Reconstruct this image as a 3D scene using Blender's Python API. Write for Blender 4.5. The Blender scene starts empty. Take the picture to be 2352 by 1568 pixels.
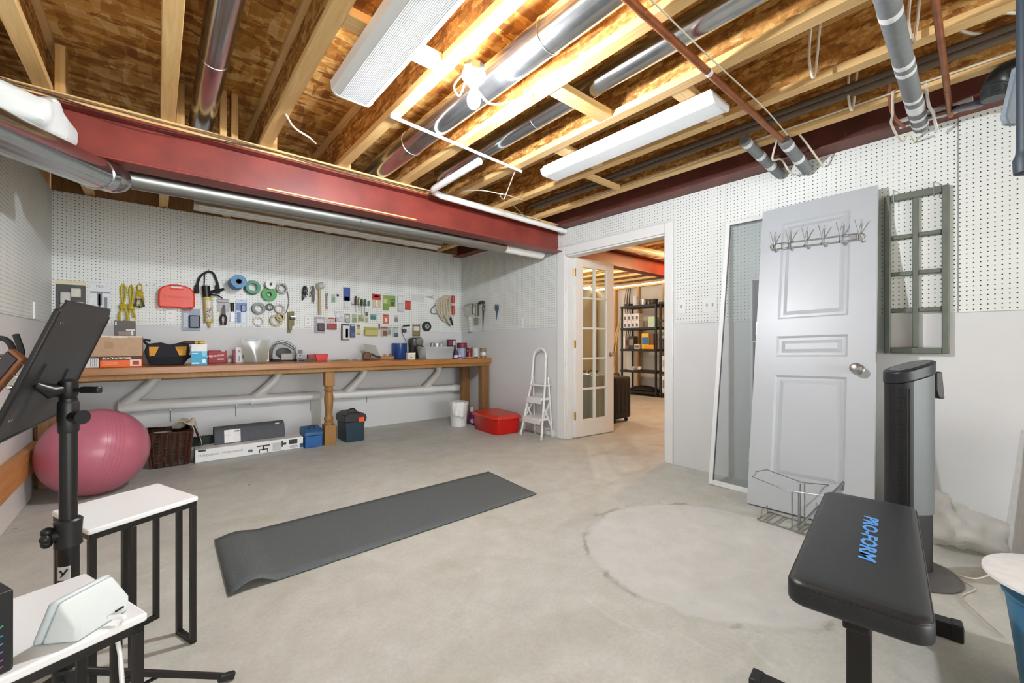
import bpy, bmesh, math, random
from mathutils import Vector, Matrix
random.seed(7)
R = math.radians
SC = bpy.context.scene
COL = SC.collection

# ------------------------------------------------------------------ camera
F_PX, CX, HY, H, YAW = 968.0, 1176.0, 791.0, 1.02, 0.870266
cam_d = bpy.data.cameras.new('camera')
cam = bpy.data.objects.new('camera', cam_d)
COL.objects.link(cam)
cam.location = (0, 0, H)
cam.rotation_euler = (R(90), 0, YAW - R(90))
cam_d.sensor_width = 36.0
cam_d.lens = 36.0 * F_PX / 2352.0
cam_d.shift_y = (HY - 784.0) / 2352.0
cam_d.clip_start = 0.02
SC.camera = cam

# ------------------------------------------------------------------ light
SC.view_settings.view_transform = 'Standard'
SC.view_settings.look = 'None'
SC.view_settings.gamma = 1.0
SC.view_settings.use_curve_mapping = False
SC.view_settings.exposure = 1.32
world = bpy.data.worlds.new('world')
SC.world = world
world.use_nodes = True
world.node_tree.nodes['Background'].inputs[0].default_value = (0.97, 0.985, 1.0, 1)
world.node_tree.nodes['Background'].inputs[1].default_value = 3.6
BULB = Vector((1.125, 1.61, 2.165))

# ------------------------------------------------------------------ geometry of the view (pixel -> real place)
FW = Vector((math.cos(YAW), math.sin(YAW), 0)); RT = Vector((math.sin(YAW), -math.cos(YAW), 0))
def ray(x, y): return FW + RT * ((x - CX) / F_PX) - Vector((0, 0, (y - HY) / F_PX))
def on_z(x, y, z=0.0):
    d = ray(x, y); return Vector((0, 0, H)) + d * ((z - H) / d.z)
def on_x(x, y, X):
    d = ray(x, y); return Vector((0, 0, H)) + d * (X / d.x)
def on_y(x, y, Y):
    d = ray(x, y); return Vector((0, 0, H)) + d * (Y / d.y)
def at(x, y, dep): return Vector((0, 0, H)) + ray(x, y) * dep

# ------------------------------------------------------------------ materials
def lin(h):
    if isinstance(h, str):
        h = h.lstrip('#'); c = [int(h[i:i+2], 16) / 255 for i in (0, 2, 4)]
    else: c = list(h)
    return tuple((v / 12.92 if v <= 0.04045 else ((v + 0.055) / 1.055) ** 2.4) for v in c) + (1,)
MATS = {}
class NT:
    def __init__(s, m): s.t = m.node_tree; s.n = s.t.nodes; s.l = s.t.links
    def add(s, k, **kw):
        o = s.n.new(k)
        for a, v in kw.items(): setattr(o, a, v)
        return o
    def link(s, a, b): s.l.new(a, b)
    def math(s, op, a, b=None):
        o = s.add('ShaderNodeMath', operation=op)
        for i, v in enumerate((a, b)):
            if v is None: continue
            if isinstance(v, (int, float)): o.inputs[i].default_value = v
            else: s.link(v, o.inputs[i])
        return o.outputs[0]
    def mix(s, fac, a, b, blend='MIX'):
        o = s.add('ShaderNodeMix', data_type='RGBA', blend_type=blend)
        for i, v in ((0, fac), (6, a), (7, b)):
            if isinstance(v, (int, float)): o.inputs[i].default_value = v
            elif isinstance(v, tuple): o.inputs[i].default_value = v
            else: s.link(v, o.inputs[i])
        return o.outputs[2]
    def ramp(s, fac, stops):
        o = s.add('ShaderNodeValToRGB'); e = o.color_ramp.elements
        while len(e) < len(stops): e.new(0.5)
        for q, (p, c) in zip(e, stops): q.position = p; q.color = c
        s.link(fac, o.inputs[0]); return o.outputs[0]
    def noise(s, vec, scale, detail=3.0, rough=0.5, dist=0.0):
        o = s.add('ShaderNodeTexNoise'); o.inputs['Scale'].default_value = scale
        o.inputs['Detail'].default_value = detail; o.inputs['Roughness'].default_value = rough
        o.inputs['Distortion'].default_value = dist
        if vec is not None: s.link(vec, o.inputs['Vector'])
        return o.outputs['Fac']
    def coords(s, kind='Object', scale=None, rot=None):
        o = s.add('ShaderNodeTexCoord').outputs[kind]
        if scale or rot:
            m = s.add('ShaderNodeMapping'); s.link(o, m.inputs[0])
            if scale: m.inputs['Scale'].default_value = scale
            if rot: m.inputs['Rotation'].default_value = rot
            o = m.outputs[0]
        return o
    def bump(s, h, strength, dist, bsdf):
        o = s.add('ShaderNodeBump'); o.inputs['Strength'].default_value = strength; o.inputs['Distance'].default_value = dist
        s.link(h, o.inputs['Height']); s.link(o.outputs[0], bsdf.inputs['Normal'])
def base(name):
    m = bpy.data.materials.new(name); m.use_nodes = True
    t = NT(m); b = t.n['Principled BSDF']; MATS[name] = m
    return m, t, b
def mat(col, rough=0.5, metal=0.0, var=0.06, nscale=30.0, bump=0.0, alpha=1.0, spec=0.5, coat=0.0):
    """plain coloured material with a little procedural tone variation"""
    key = f'paint_{col}_{rough}_{metal}_{bump}_{alpha}'
    if key in MATS: return MATS[key]
    m, t, b = base(key)
    c = lin(col)
    v = t.coords('Object'); n = t.noise(v, nscale, 3)
    lo = tuple(x * (1 - var) for x in c[:3]) + (1,); hi = tuple(min(1, x * (1 + var)) for x in c[:3]) + (1,)
    t.link(t.ramp(n, [(0.3, lo), (0.7, hi)]), b.inputs['Base Color'])
    b.inputs['Roughness'].default_value = rough; b.inputs['Metallic'].default_value = metal
    b.inputs['Specular IOR Level'].default_value = spec
    b.inputs['Coat Weight'].default_value = coat
    b.inputs['Alpha'].default_value = alpha
    if bump: t.bump(t.noise(v, nscale * 8, 4), bump, 0.002, b)
    return m
def mat_wood(name, a, b_, axis=0, scale=1.0, rough=0.5, knots=True):
    if name in MATS: return MATS[name]
    m, t, b = base(name)
    sc = [14.0 * scale] * 3; sc[axis] = 0.9 * scale
    v = t.coords('Object', scale=tuple(sc))
    n = t.noise(v, 2.2, 5, 0.6, 1.2)
    c = t.ramp(n, [(0.25, lin(b_)), (0.5, tuple((x + y) / 2 for x, y in zip(lin(a), lin(b_)))), (0.75, lin(a))])
    if knots:
        vo = t.add('ShaderNodeTexVoronoi'); vo.inputs['Scale'].default_value = 0.8
        t.link(v, vo.inputs['Vector'])
        k = t.math('LESS_THAN', vo.outputs['Distance'], 0.11)
        c = t.mix(t.math('MULTIPLY', k, 0.5), c, lin('#5b3a1c'))
    t.link(c, b.inputs['Base Color']); b.inputs['Roughness'].default_value = rough
    t.bump(n, 0.15, 0.002, b)
    return m
def mat_osb(name, axis_rot=0.0, fl=(7, 24, 24), cols=('#bd8136', '#e0ac5a', '#f2d28e', '#94602a')):
    m, t, b = base(name)
    v = t.coords('Object', scale=fl, rot=(0, 0, axis_rot))
    nz = t.add('ShaderNodeTexNoise'); nz.inputs['Scale'].default_value = 1.3; t.link(v, nz.inputs['Vector'])
    w = t.add('ShaderNodeVectorMath', operation='MULTIPLY_ADD'); t.link(nz.outputs['Color'], w.inputs[0])
    w.inputs[1].default_value = (1.2, 1.2, 1.2); t.link(v, w.inputs[2])
    vo = t.add('ShaderNodeTexVoronoi'); vo.inputs['Scale'].default_value = 1.0; t.link(w.outputs[0], vo.inputs['Vector'])
    sep = t.add('ShaderNodeSeparateColor'); t.link(vo.outputs['Color'], sep.inputs[0])
    v2 = t.coords('Object', scale=(fl[1], fl[0], fl[2]), rot=(0.4, 0.3, axis_rot + 0.5))
    vo2 = t.add('ShaderNodeTexVoronoi'); vo2.inputs['Scale'].default_value = 1.2; t.link(v2, vo2.inputs['Vector'])
    sep2 = t.add('ShaderNodeSeparateColor'); t.link(vo2.outputs['Color'], sep2.inputs[0])
    k = t.math('ADD', t.math('MULTIPLY', sep.outputs[0], 0.62), t.math('MULTIPLY', sep2.outputs[1], 0.38))
    c = t.ramp(k, [(0.12, lin(cols[3])), (0.4, lin(cols[0])), (0.65, lin(cols[1])), (0.9, lin(cols[2]))])
    g = t.noise(t.coords('Object', scale=(60, 200, 60)), 1.0, 3)
    c = t.mix(0.35, c, t.ramp(g, [(0.3, (0.5, 0.42, 0.32, 1)), (0.7, (1, 1, 1, 1))]), 'MULTIPLY')
    t.link(c, b.inputs['Base Color']); b.inputs['Roughness'].default_value = 0.75
    t.bump(k, 0.25, 0.003, b)
    return m
def mat_peg(name, u, v):
    """white pegboard: dark holes on a one inch grid, in the panel's own coordinates"""
    m, t, b = base(name)
    s = t.add('ShaderNodeSeparateXYZ'); t.link(t.coords('Object'), s.inputs[0])
    P = 0.0252
    def cell(o):
        return t.math('SUBTRACT', t.math('FRACT', t.math('DIVIDE', o, P)), 0.5)
    a, c = cell(s.outputs[u]), cell(s.outputs[v])
    d = t.math('SQRT', t.math('ADD', t.math('MULTIPLY', a, a), t.math('MULTIPLY', c, c)))
    k = t.math('LESS_THAN', d, 0.128)
    n = t.noise(t.coords('Object'), 3.0, 3)
    wcol = t.ramp(n, [(0.3, lin('#dfe4df')), (0.7, lin('#e6eae6'))])
    t.link(t.mix(k, wcol, lin('#17150f')), b.inputs['Base Color'])
    b.inputs['Roughness'].default_value = 0.42
    dim = t.math('MULTIPLY', t.math('GREATER_THAN', d, 0.15), 1.0)
    t.bump(dim, 0.5, 0.003, b)
    return m
def mat_concrete():
    m, t, b = base('concrete_floor')
    v = t.coords('Object')
    n1 = t.noise(v, 1.1, 6, 0.6, 0.6); n2 = t.noise(v, 7.0, 5, 0.65, 0.3); n3 = t.noise(v, 70, 3)
    c = t.ramp(n1, [(0.28, lin('#b2b3ab')), (0.5, lin('#c0c2bb')), (0.72, lin('#cbcec8'))])
    c = t.mix(0.5, c, t.ramp(n2, [(0.3, lin('#b0b2aa')), (0.72, lin('#d5d8d2'))]))
    c = t.mix(0.12, c, t.ramp(n3, [(0.3, lin('#7f796b')), (0.7, lin('#dddad0'))]))
    # green-brown blotches and pale trowel marks
    n4 = t.noise(t.coords('Object', scale=(1, 1.7, 1)), 1.7, 4, 0.5, 1.0)
    c = t.mix(t.ramp(n4, [(0.55, (0, 0, 0, 1)), (0.75, (.4, .4, .4, 1))]), c, lin('#9b9b87'))
    n5 = t.noise(t.coords('Object', scale=(2.5, 1, 1), rot=(0, 0, 0.6)), 2.6, 5, 0.6, 1.5)
    c = t.mix(t.ramp(n5, [(0.62, (0, 0, 0, 1)), (0.74, (.55, .55, .55, 1))]), c, lin('#d8d7d0'))
    # round filled-in patch where the slab was repaired
    s = t.add('ShaderNodeSeparateXYZ'); t.link(v, s.inputs[0])
    dx = t.math('SUBTRACT', s.outputs[0], 2.10); dy = t.math('SUBTRACT', s.outputs[1], 0.98)
    d = t.math('SQRT', t.math('ADD', t.math('MULTIPLY', dx, dx), t.math('MULTIPLY', dy, dy)))
    d = t.math('ADD', d, t.math('MULTIPLY', t.math('SUBTRACT', n2, 0.5), 0.16))
    c = t.mix(t.ramp(d, [(0.57, (.55, .55, .55, 1)), (0.60, (0, 0, 0, 1))]), c, t.ramp(n2, [(0.3, lin('#cccfcd')), (0.7, lin('#d9dbd9'))]))
    ring = t.ramp(d, [(0.585, (0, 0, 0, 1)), (0.60, (1, 1, 1, 1)), (0.61, (1, 1, 1, 1)), (0.63, (0, 0, 0, 1))])
    n6 = t.noise(v, 4.5, 4)
    c = t.mix(t.math('MULTIPLY', ring, t.ramp(n6, [(0.5, (.05, .05, .05, 1)), (0.6, (.55, .55, .55, 1))])), c, lin('#6a665b'))
    # small dark specks and stains
    vo = t.add('ShaderNodeTexVoronoi'); vo.inputs['Scale'].default_value = 2.6; t.link(v, vo.inputs['Vector'])
    c = t.mix(t.math('MULTIPLY', t.math('LESS_THAN', vo.outputs['Distance'], 0.03), 0.6), c, lin('#57503f'))
    t.link(c, b.inputs['Base Color'])
    b.inputs['Roughness'].default_value = 0.55; b.inputs['Specular IOR Level'].default_value = 0.35
    t.bump(n2, 0.12, 0.01, b)
    return m
def mat_galv(name='galvanised_steel', col='#b9bdbf', rough=0.17):
    m, t, b = base(name)
    n = t.noise(t.coords('Object'), 14, 4)
    c = lin(col)
    t.link(t.ramp(n, [(.3, tuple(x * .9 for x in c[:3]) + (1,)), (.7, c)]), b.inputs['Base Color'])
    b.inputs['Metallic'].default_value = 0.97
    t.link(t.math('ADD', t.math('MULTIPLY', n, 0.06), rough), b.inputs['Roughness'])
    return m
def mat_glass(name, tint='#eef4f2', opacity=0.10, rough=0.03, through=None):
    """thin clear pane: mostly see-through, with a sheen"""
    m, t, b = base(name)
    tr = t.add('ShaderNodeBsdfTransparent'); tr.inputs[0].default_value = lin(through or tint)
    gl = t.add('ShaderNodeBsdfGlossy'); gl.inputs['Roughness'].default_value = rough
    fr = t.add('ShaderNodeLayerWeight'); fr.inputs[0].default_value = 0.5
    k = t.math('ADD', t.math('MULTIPLY', t.math('POWER', fr.outputs['Facing'], 4.0), 0.5), 0.035 + opacity * 0.06)
    mx = t.add('ShaderNodeMixShader'); t.link(k, mx.inputs[0]); t.link(tr.outputs[0], mx.inputs[1]); t.link(gl.outputs[0], mx.inputs[2])
    out = t.n['Material Output']
    if opacity > 0.15:
        df = t.add('ShaderNodeBsdfDiffuse'); df.inputs[0].default_value = lin(tint)
        m2 = t.add('ShaderNodeMixShader'); m2.inputs[0].default_value = opacity
        t.link(mx.outputs[0], m2.inputs[1]); t.link(df.outputs[0], m2.inputs[2]); t.link(m2.outputs[0], out.inputs[0])
    else: t.link(mx.outputs[0], out.inputs[0])
    t.n.remove(b)
    return m
def mat_emit(name, col, strength):
    m, t, b = base(name)
    b.inputs['Base Color'].default_value = lin(col)
    b.inputs['Emission Color'].default_value = lin(col); b.inputs['Emission Strength'].default_value = strength
    return m
M = {}
M['drywall'] = mat('#d8dada', 0.6, var=0.015, nscale=4, bump=0.03)
M['white_paint'] = mat('#e6e8e6', 0.35, var=0.01, nscale=6)
M['door_white'] = mat('#b7bdc1', 0.38, var=0.012, nscale=8)
M['peg_xz'] = mat_peg('pegboard_xz', 0, 2)
M['peg_yz'] = mat_peg('pegboard_yz', 1, 2)
M['floor'] = mat_concrete()
M['osb'] = mat_osb('osb_sheathing', 0.3)
M['osb_web'] = mat_osb('osb_web', 0.0, (40, 11, 48), ('#ab7330', '#cc964c', '#e2ba74', '#855523'))
M['lumber'] = mat_wood('lumber_along_y', '#f0cf97', '#d8ab63', 1)
M['lumber_x'] = mat_wood('lumber_along_x', '#f0cf97', '#d8ab63', 0)
M['lumber_z'] = mat_wood('lumber_along_z', '#dcb577', '#bd8d4b', 2)
M['bench_wood'] = mat_wood('bench_wood', '#b57a3e', '#8a5526', 0, 0.8, 0.28)
M['bench_leg'] = mat_wood('bench_leg_wood', '#a97f45', '#876030', 2, 1.0, 0.5, False)
M['dark_wood'] = mat_wood('dark_leg_wood', '#9a7142', '#6e4c26', 2, 1.0, 0.5, False)
M['ledge_wood'] = mat_wood('ledge_wood', '#d19a5c', '#b57a3f', 1, 1.0, 0.5, False)
M['red_steel'] = mat('#82352b', 0.42, 0.0, var=0.22, nscale=5, bump=0.1)
M['dark_red_steel'] = mat('#6b3a30', 0.55, 0.0, var=0.25, nscale=6, bump=0.1)
M['galv'] = mat_galv()
M['galv_dull'] = mat_galv('galvanised_dull', '#a4a7a4', 0.34)
M['chrome'] = mat('#d6d8d8', 0.18, 1.0, var=0.02)
M['steel'] = mat('#b4b6b6', 0.32, 1.0, var=0.05)
M['brass'] = mat('#c9a95a', 0.3, 0.9, var=0.05)
M['copper'] = mat('#9c5f3c', 0.38, 0.75, var=0.25, nscale=12)
M['pvc'] = mat('#eceeec', 0.3, var=0.015)
M['foam'] = mat('#7d8183', 0.8, var=0.08, nscale=60, bump=0.1)
M['tape'] = mat('#e4e6e6', 0.4, var=0.05)
M['black_pipe'] = mat('#2b3133', 0.3, var=0.1)
M['cable'] = mat('#ddd6c2', 0.45, var=0.05)
M['cable_brown'] = mat('#8b6f52', 0.5, var=0.1)
M['black'] = mat('#161718', 0.42, var=0.12)
M['black_metal'] = mat('#1c1a19', 0.38, 0.2, var=0.15)
M['black_rubber'] = mat('#202224', 0.7, var=0.15, nscale=80, bump=0.1)
M['glass'] = mat_glass('clear_glass')
M['screen'] = mat_glass('insect_screen', '#d5dbdb', 0.16, 0.5)
M['screen_dark'] = mat_glass('dark_screen', '#2e3233', 0.82, 0.4)
M['clear_plastic'] = mat_glass('clear_plastic', '#dcdbd2', 0.30, 0.22)
M['bag_plastic'] = mat_glass('bag_plastic', '#f1f0ea', 0.42, 0.45, '#fbfbf9')
M['tub_plastic'] = mat_glass('milky_plastic', '#d9dedd', 0.55, 0.2)
M['blue_plastic'] = mat_glass('blue_plastic', '#2b4f9a', 0.45, 0.1)
M['lens'] = mat('#eef2f3', 0.22, var=0.01, nscale=400)

# ------------------------------------------------------------------ mesh builder
def basis(d, upv=Vector((0, 0, 1))):
    d = Vector(d).normalized()
    if abs(d.dot(upv)) > 0.97: upv = Vector((1, 0, 0))
    a = upv.cross(d).normalized(); return a, d.cross(a).normalized()
class MB:
    def __init__(s): s.v = []; s.f = []
    def add(s, vs, fs):
        o = len(s.v); s.v += [Vector(p) for p in vs]; s.f += [tuple(i + o for i in f) for f in fs]; return s
    def box(s, lo, hi):
        x0, y0, z0 = lo; x1, y1, z1 = hi
        return s.add([(x0, y0, z0), (x1, y0, z0), (x1, y1, z0), (x0, y1, z0), (x0, y0, z1), (x1, y0, z1), (x1, y1, z1), (x0, y1, z1)],
                     [(0, 3, 2, 1), (4, 5, 6, 7), (0, 1, 5, 4), (1, 2, 6, 5), (2, 3, 7, 6), (3, 0, 4, 7)])
    def cbox(s, c, sz, m=None):
        h = Vector(sz) / 2
        vs = [Vector((x * h.x, y * h.y, z * h.z)) for z in (-1, 1) for y in (-1, 1) for x in (-1, 1)]
        if m is not None: vs = [m @ p for p in vs]
        c = Vector(c)
        return s.add([p + c for p in vs], [(0, 2, 3, 1), (4, 5, 7, 6), (0, 1, 5, 4), (1, 3, 7, 5), (3, 2, 6, 7), (2, 0, 4, 6)])
    def bar(s, a, b, w, h, upv=Vector((0, 0, 1))):
        a, b = Vector(a), Vector(b); p, q = basis(b - a, upv)
        p, q = p * w / 2, q * h / 2
        vs = [e + i * p + j * q for e in (a, b) for i, j in ((-1, -1), (1, -1), (1, 1), (-1, 1))]
        return s.add(vs, [(0, 3, 2, 1), (4, 5, 6, 7)] + [(i, (i + 1) % 4, (i + 1) % 4 + 4, i + 4) for i in range(4)])
    def tube(s, pts, r, n=8, closed=False, caps=True):
        pts = [Vector(p) for p in pts]; k = len(pts)
        rs = r if isinstance(r, (list, tuple)) else [r] * k
        prev = None; o = len(s.v); vs = []
        for i, p in enumerate(pts):
            if closed: d = pts[(i + 1) % k] - pts[i - 1]
            else: d = pts[min(i + 1, k - 1)] - pts[max(i - 1, 0)]
            if d.length < 1e-9: d = Vector((0, 0, 1))
            d.normalize()
            if prev is None: a, b = basis(d)
            else:
                a = (prev - d * prev.dot(d))
                a = a.normalized() if a.length > 1e-6 else basis(d)[0]
                b = d.cross(a)
            prev = a
            for j in range(n):
                t = 2 * math.pi * j / n
                vs.append(p + (a * math.cos(t) + b * math.sin(t)) * rs[i])
        fs = []
        for i in range(k if closed else k - 1):
            for j in range(n):
                fs.append((i * n + j, i * n + (j + 1) % n, ((i + 1) % k) * n + (j + 1) % n, ((i + 1) % k) * n + j))
        if caps and not closed:
            fs.append(tuple(reversed(range(n)))); fs.append(tuple(range((k - 1) * n, k * n)))
        return s.add(vs, fs)
    def cyl(s, a, b, r, r2=None, n=20): return s.tube([a, b], [r, r if r2 is None else r2], n)
    def ring(s, c, d, R_, r, h, n=28):
        """flat ring (tape roll): outer R_, inner r, length h along d"""
        c = Vector(c); d = Vector(d).normalized(); a, b = basis(d)
        vs = []
        for rad, t in ((R_, 0), (R_, h), (r, h), (r, 0)):
            for j in range(n):
                u = 2 * math.pi * j / n; vs.append(c + d * t + (a * math.cos(u) + b * math.sin(u)) * rad)
        fs = [(q * n + j, q * n + (j + 1) % n, ((q + 1) % 4) * n + (j + 1) % n, ((q + 1) % 4) * n + j) for q in range(4) for j in range(n)]
        return s.add(vs, fs)
    def lathe(s, prof, c=(0, 0, 0), axis=(0, 0, 1), n=24, sx=1.0, sy=1.0):
        c = Vector(c); d = Vector(axis).normalized()
        a, b = (Vector((1, 0, 0)), Vector((0, 1, 0))) if abs(d.z) > 0.99 else basis(d)
        vs = []
        for r, h in prof:
            for j in range(n):
                t = 2 * math.pi * j / n
                vs.append(c + d * h + a * (math.cos(t) * r * sx) + b * (math.sin(t) * r * sy))
        fs = [(i * n + j, i * n + (j + 1) % n, (i + 1) * n + (j + 1) % n, (i + 1) * n + j) for i in range(len(prof) - 1) for j in range(n)]
        if prof[0][0] > 1e-6: fs.append(tuple(reversed(range(n))))
        if prof[-1][0] > 1e-6: fs.append(tuple(range((len(prof) - 1) * n, len(prof) * n)))
        return s.add(vs, fs)
    def sphere(s, c, r, n=24, m=14, sc=(1, 1, 1)):
        prof = [(max(1e-5, math.sin(math.pi * i / m)), -math.cos(math.pi * i / m)) for i in range(m + 1)]
        o = len(s.v); s.lathe(prof, (0, 0, 0), (0, 0, 1), n)
        for i in range(o, len(s.v)):
            p = s.v[i]; s.v[i] = Vector(c) + Vector((p.x * r * sc[0], p.y * r * sc[1], p.z * r * sc[2]))
        return s
    def prism(s, poly, d, o=(0, 0, 0), u=(1, 0, 0), v=(0, 0, 1)):
        """extrude a 2d outline lying in (u,v) by vector d"""
        o, u, v, d = Vector(o), Vector(u), Vector(v), Vector(d); k = len(poly)
        a = [o + u * p + v * q for p, q in poly]
        return s.add(a + [p + d for p in a], [tuple(reversed(range(k))), tuple(range(k, 2 * k))] + [(i, (i + 1) % k, (i + 1) % k + k, i + k) for i in range(k)])
    def grid(s, fn, nu, nv):
        vs = [fn(i / nu, j / nv) for j in range(nv + 1) for i in range(nu + 1)]
        w = nu + 1
        return s.add(vs, [(j * w + i, j * w + i + 1, (j + 1) * w + i + 1, (j + 1) * w + i) for j in range(nv) for i in range(nu)])
    def build(s, name, material, parent=None, smooth=None, bevel=0.0, seg=2, solid=0.0, sub=0):
        me = bpy.data.meshes.new(name)
        org = Vector((0, 0, 0))
        if parent is not None:
            q = parent
            while q is not None:
                org += q.location; q = q.parent
        me.from_pydata([tuple(p - org) for p in s.v], [], s.f); me.validate()
        me.materials.append(material)
        bm = bmesh.new(); bm.from_mesh(me); bmesh.ops.recalc_face_normals(bm, faces=bm.faces[:]); bm.to_mesh(me); bm.free()
        o = bpy.data.objects.new(name, me); COL.objects.link(o)
        if parent is not None: o.parent = parent
        if bevel:
            md = o.modifiers.new('bevel', 'BEVEL'); md.width = bevel; md.segments = seg; md.limit_method = 'ANGLE'; md.angle_limit = R(40)
        if solid:
            md = o.modifiers.new('solid', 'SOLIDIFY'); md.thickness = solid; md.offset = 0
        if sub:
            md = o.modifiers.new('sub', 'SUBSURF'); md.levels = sub; md.render_levels = sub
        if smooth is None: smooth = True
        if smooth:
            for p in me.polygons: p.use_smooth = True
            if hasattr(me, 'set_sharp_from_angle'): me.set_sharp_from_angle(angle=R(38))
        return o
def thing(name, label, cat, loc=(0, 0, 0), group=None):
    o = bpy.data.objects.new(name, None); COL.objects.link(o); o.location = loc
    o.empty_display_size = 0.05
    o['label'] = label; o['category'] = cat
    if group: o['group'] = group
    return o
def tag(o, label, cat, group=None):
    """turn one top-level mesh into a thing: origin moved to its base"""
    o['label'] = label; o['category'] = cat
    if group: o['group'] = group
    me = o.data
    xs = [v.co for v in me.vertices]
    b = Vector((sum(p.x for p in xs) / len(xs), sum(p.y for p in xs) / len(xs), min(p.z for p in xs)))
    me.transform(Matrix.Translation(-b)); o.location = b
    return o
def struct(o): o['kind'] = 'structure'; return o
def text(name, body, size, material, parent, o, u, v, depth=0.0004, align='CENTER', shear=0.0, bold=0.0, vs=1.0):
    """flat lettering as a mesh: origin o, reading direction u, up direction v"""
    cu = bpy.data.curves.new(name, 'FONT'); cu.body = body; cu.size = size; cu.extrude = depth
    cu.align_x = align; cu.align_y = 'CENTER'; cu.shear = shear; cu.offset = bold; cu.resolution_u = 2
    tmp = bpy.data.objects.new(name, cu); COL.objects.link(tmp)
    bpy.context.view_layer.update()
    me = bpy.data.meshes.new_from_object(tmp.evaluated_get(bpy.context.evaluated_depsgraph_get()))
    bpy.data.objects.remove(tmp); bpy.data.curves.remove(cu)
    u, v = Vector(u).normalized(), Vector(v).normalized(); w = u.cross(v)
    org = Vector((0, 0, 0)); q = parent
    while q is not None: org += q.location; q = q.parent
    mt = Matrix((( u.x, v.x, w.x, o[0] - org.x), (u.y, v.y, w.y, o[1] - org.y), (u.z, v.z, w.z, o[2] - org.z), (0, 0, 0, 1)))
    me.transform(mt @ Matrix.Diagonal((1, vs, 1, 1))); me.materials.clear(); me.materials.append(material); me.name = name
    ob = bpy.data.objects.new(name, me); COL.objects.link(ob); ob.parent = parent
    return ob
def arc(c, a, b, r, t0, t1, n=10):
    c, a, b = Vector(c), Vector(a), Vector(b)
    return [c + a * (r * math.cos(t0 + (t1 - t0) * i / n)) + b * (r * math.sin(t0 + (t1 - t0) * i / n)) for i in range(n + 1)]
def spline(pts, k=6):
    """Catmull-Rom through the points"""
    p = [Vector(q) for q in pts]; p = [p[0] * 2 - p[1]] + p + [p[-1] * 2 - p[-2]]; out = []
    for i in range(1, len(p) - 2):
        for j in range(k):
            t = j / k; a, b, c, d = p[i-1], p[i], p[i+1], p[i+2]
            out.append(0.5 * ((2*b) + (c - a) * t + (2*a - 5*b + 4*c - d) * t*t + (3*b - a - 3*c + d) * t**3))
    out.append(p[-2]); return out
# ================================================================== the setting
XL, XR, YB, YF = -0.67, 3.37, 5.13, -5.6
X2, Y2 = 8.05, 6.4                     # far walls of the storage room behind the doorway
ZJ, ZC = 2.31, 2.61                    # underside of joists, underside of subfloor
DY0, DY1, DZ = 1.93, 3.10, 1.985       # doorway in the right wall
floor = struct(MB().box((XL - .13, YF, -0.1), (X2 + .1, Y2 + .1, 0)).build('floor', M['floor'], smooth=False))

wall_back = struct(MB().box((XL - .13, YB, 0), (XR + .12, YB + .12, 2.30)).build('wall_back', M['drywall'], smooth=False))
MB().box((XL, YB + .01, 2.302), (XR + .115, YB + .115, ZC - .002)).build('rim_board', M['dark_wood'], wall_back, smooth=False)  # darker wood than the left rim: shade above the pegboard put into the colour
wall_left = struct(MB().box((XL - .13, YF, 0), (XL, YB, 2.30)).build('wall_left', M['drywall'], smooth=False))
MB().box((XL - .12, YF, 2.302), (XL - .01, YB + .115, ZC - .002)).build('rim_board', M['lumber'], wall_left, smooth=False)
mb = MB()
mb.box((XR, YF, 0), (XR + .12, DY0, ZJ - .05)); mb.box((XR, DY1, 0), (XR + .12, YB, ZJ - .05)); mb.box((XR, DY0, DZ), (XR + .12, DY1, ZJ - .05))
wall_right = struct(mb.build('wall_right', M['drywall'], smooth=False))
def peg_panel(parent, lo, hi, material):
    o = MB().box(lo, hi).build('pegboard_panel', material, parent, smooth=False)
    # panel's own origin at its lower corner, so that the hole grid starts there
    b = Vector(lo) - Vector((0, 0, 0))
    o.data.transform(Matrix.Translation(-b)); o.location = b
    return o
PT = 0.006; ZP = 1.197
for a, b in ((XL + .002, .549), (.551, 2.99), (2.992, XR - .007)): peg_panel(wall_back, (a, YB - PT, ZP), (b, YB - .0002, 2.30), M['peg_xz'])
peg_panel(wall_left, (XL + .0002, 2.70, ZP), (XL + PT, YB - .008, 2.30), M['peg_yz'])
peg_panel(wall_left, (XL + .0002, YF + .1, ZP), (XL + PT, 2.698, 2.30), M['peg_yz'])
for a, b, z0, z1 in ((YF + .05, .188, ZP, 2.285), (.192, 1.425, ZP, 2.262), (1.427, DY0 - .085, ZP, 2.262), (DY0 - .085, DY1 + .14, DZ + .1, 2.262), (DY1 + .145, YB - .008, ZP, 2.262)):
    off = .009 if a < 0 else PT
    peg_panel(wall_right, (XR - off, a, z0), (XR - .0002, b, z1), M['peg_yz'])
# outlet and switch plates on the walls
def plate(parent, c, n, w=.07, h=.115, kind='outlet', count=1):
    """white wall plate facing direction n ('-y' or '-x')"""
    ax = Vector((1, 0, 0)) if n == '-y' else Vector((0, 1, 0))
    nv = Vector((0, -1, 0)) if n == '-y' else Vector((-1, 0, 0))
    c = Vector(c)
    mt = Matrix((ax, nv, (0, 0, 1))).transposed()
    o = MB().cbox(c + nv * .003, (w, .006, h), mt).build(kind + '_plate', M['white_paint'], parent, bevel=.002)
    q = MB()
    for i in range(count):
        cx = (i - (count - 1) / 2) * .046
        if kind == 'outlet':
            for dz in (-.022, .022):
                for dx in (-.006, .006): q.cbox(c + ax * (cx + dx) + nv * .0065 + Vector((0, 0, dz)), (.003, .002, .010), mt)
        else: q.cbox(c + ax * cx + nv * .010, (.009, .010, .022), mt)
    q.build('slot' if kind == 'outlet' else 'toggle', mat('#3a3b3a', .5) if kind == 'outlet' else mat('#b9bbba', .4), o)
plate(wall_back, on_y(391, 725, YB - PT), '-y'); plate(wall_back, on_y(707, 737, YB - PT), '-y')
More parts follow.
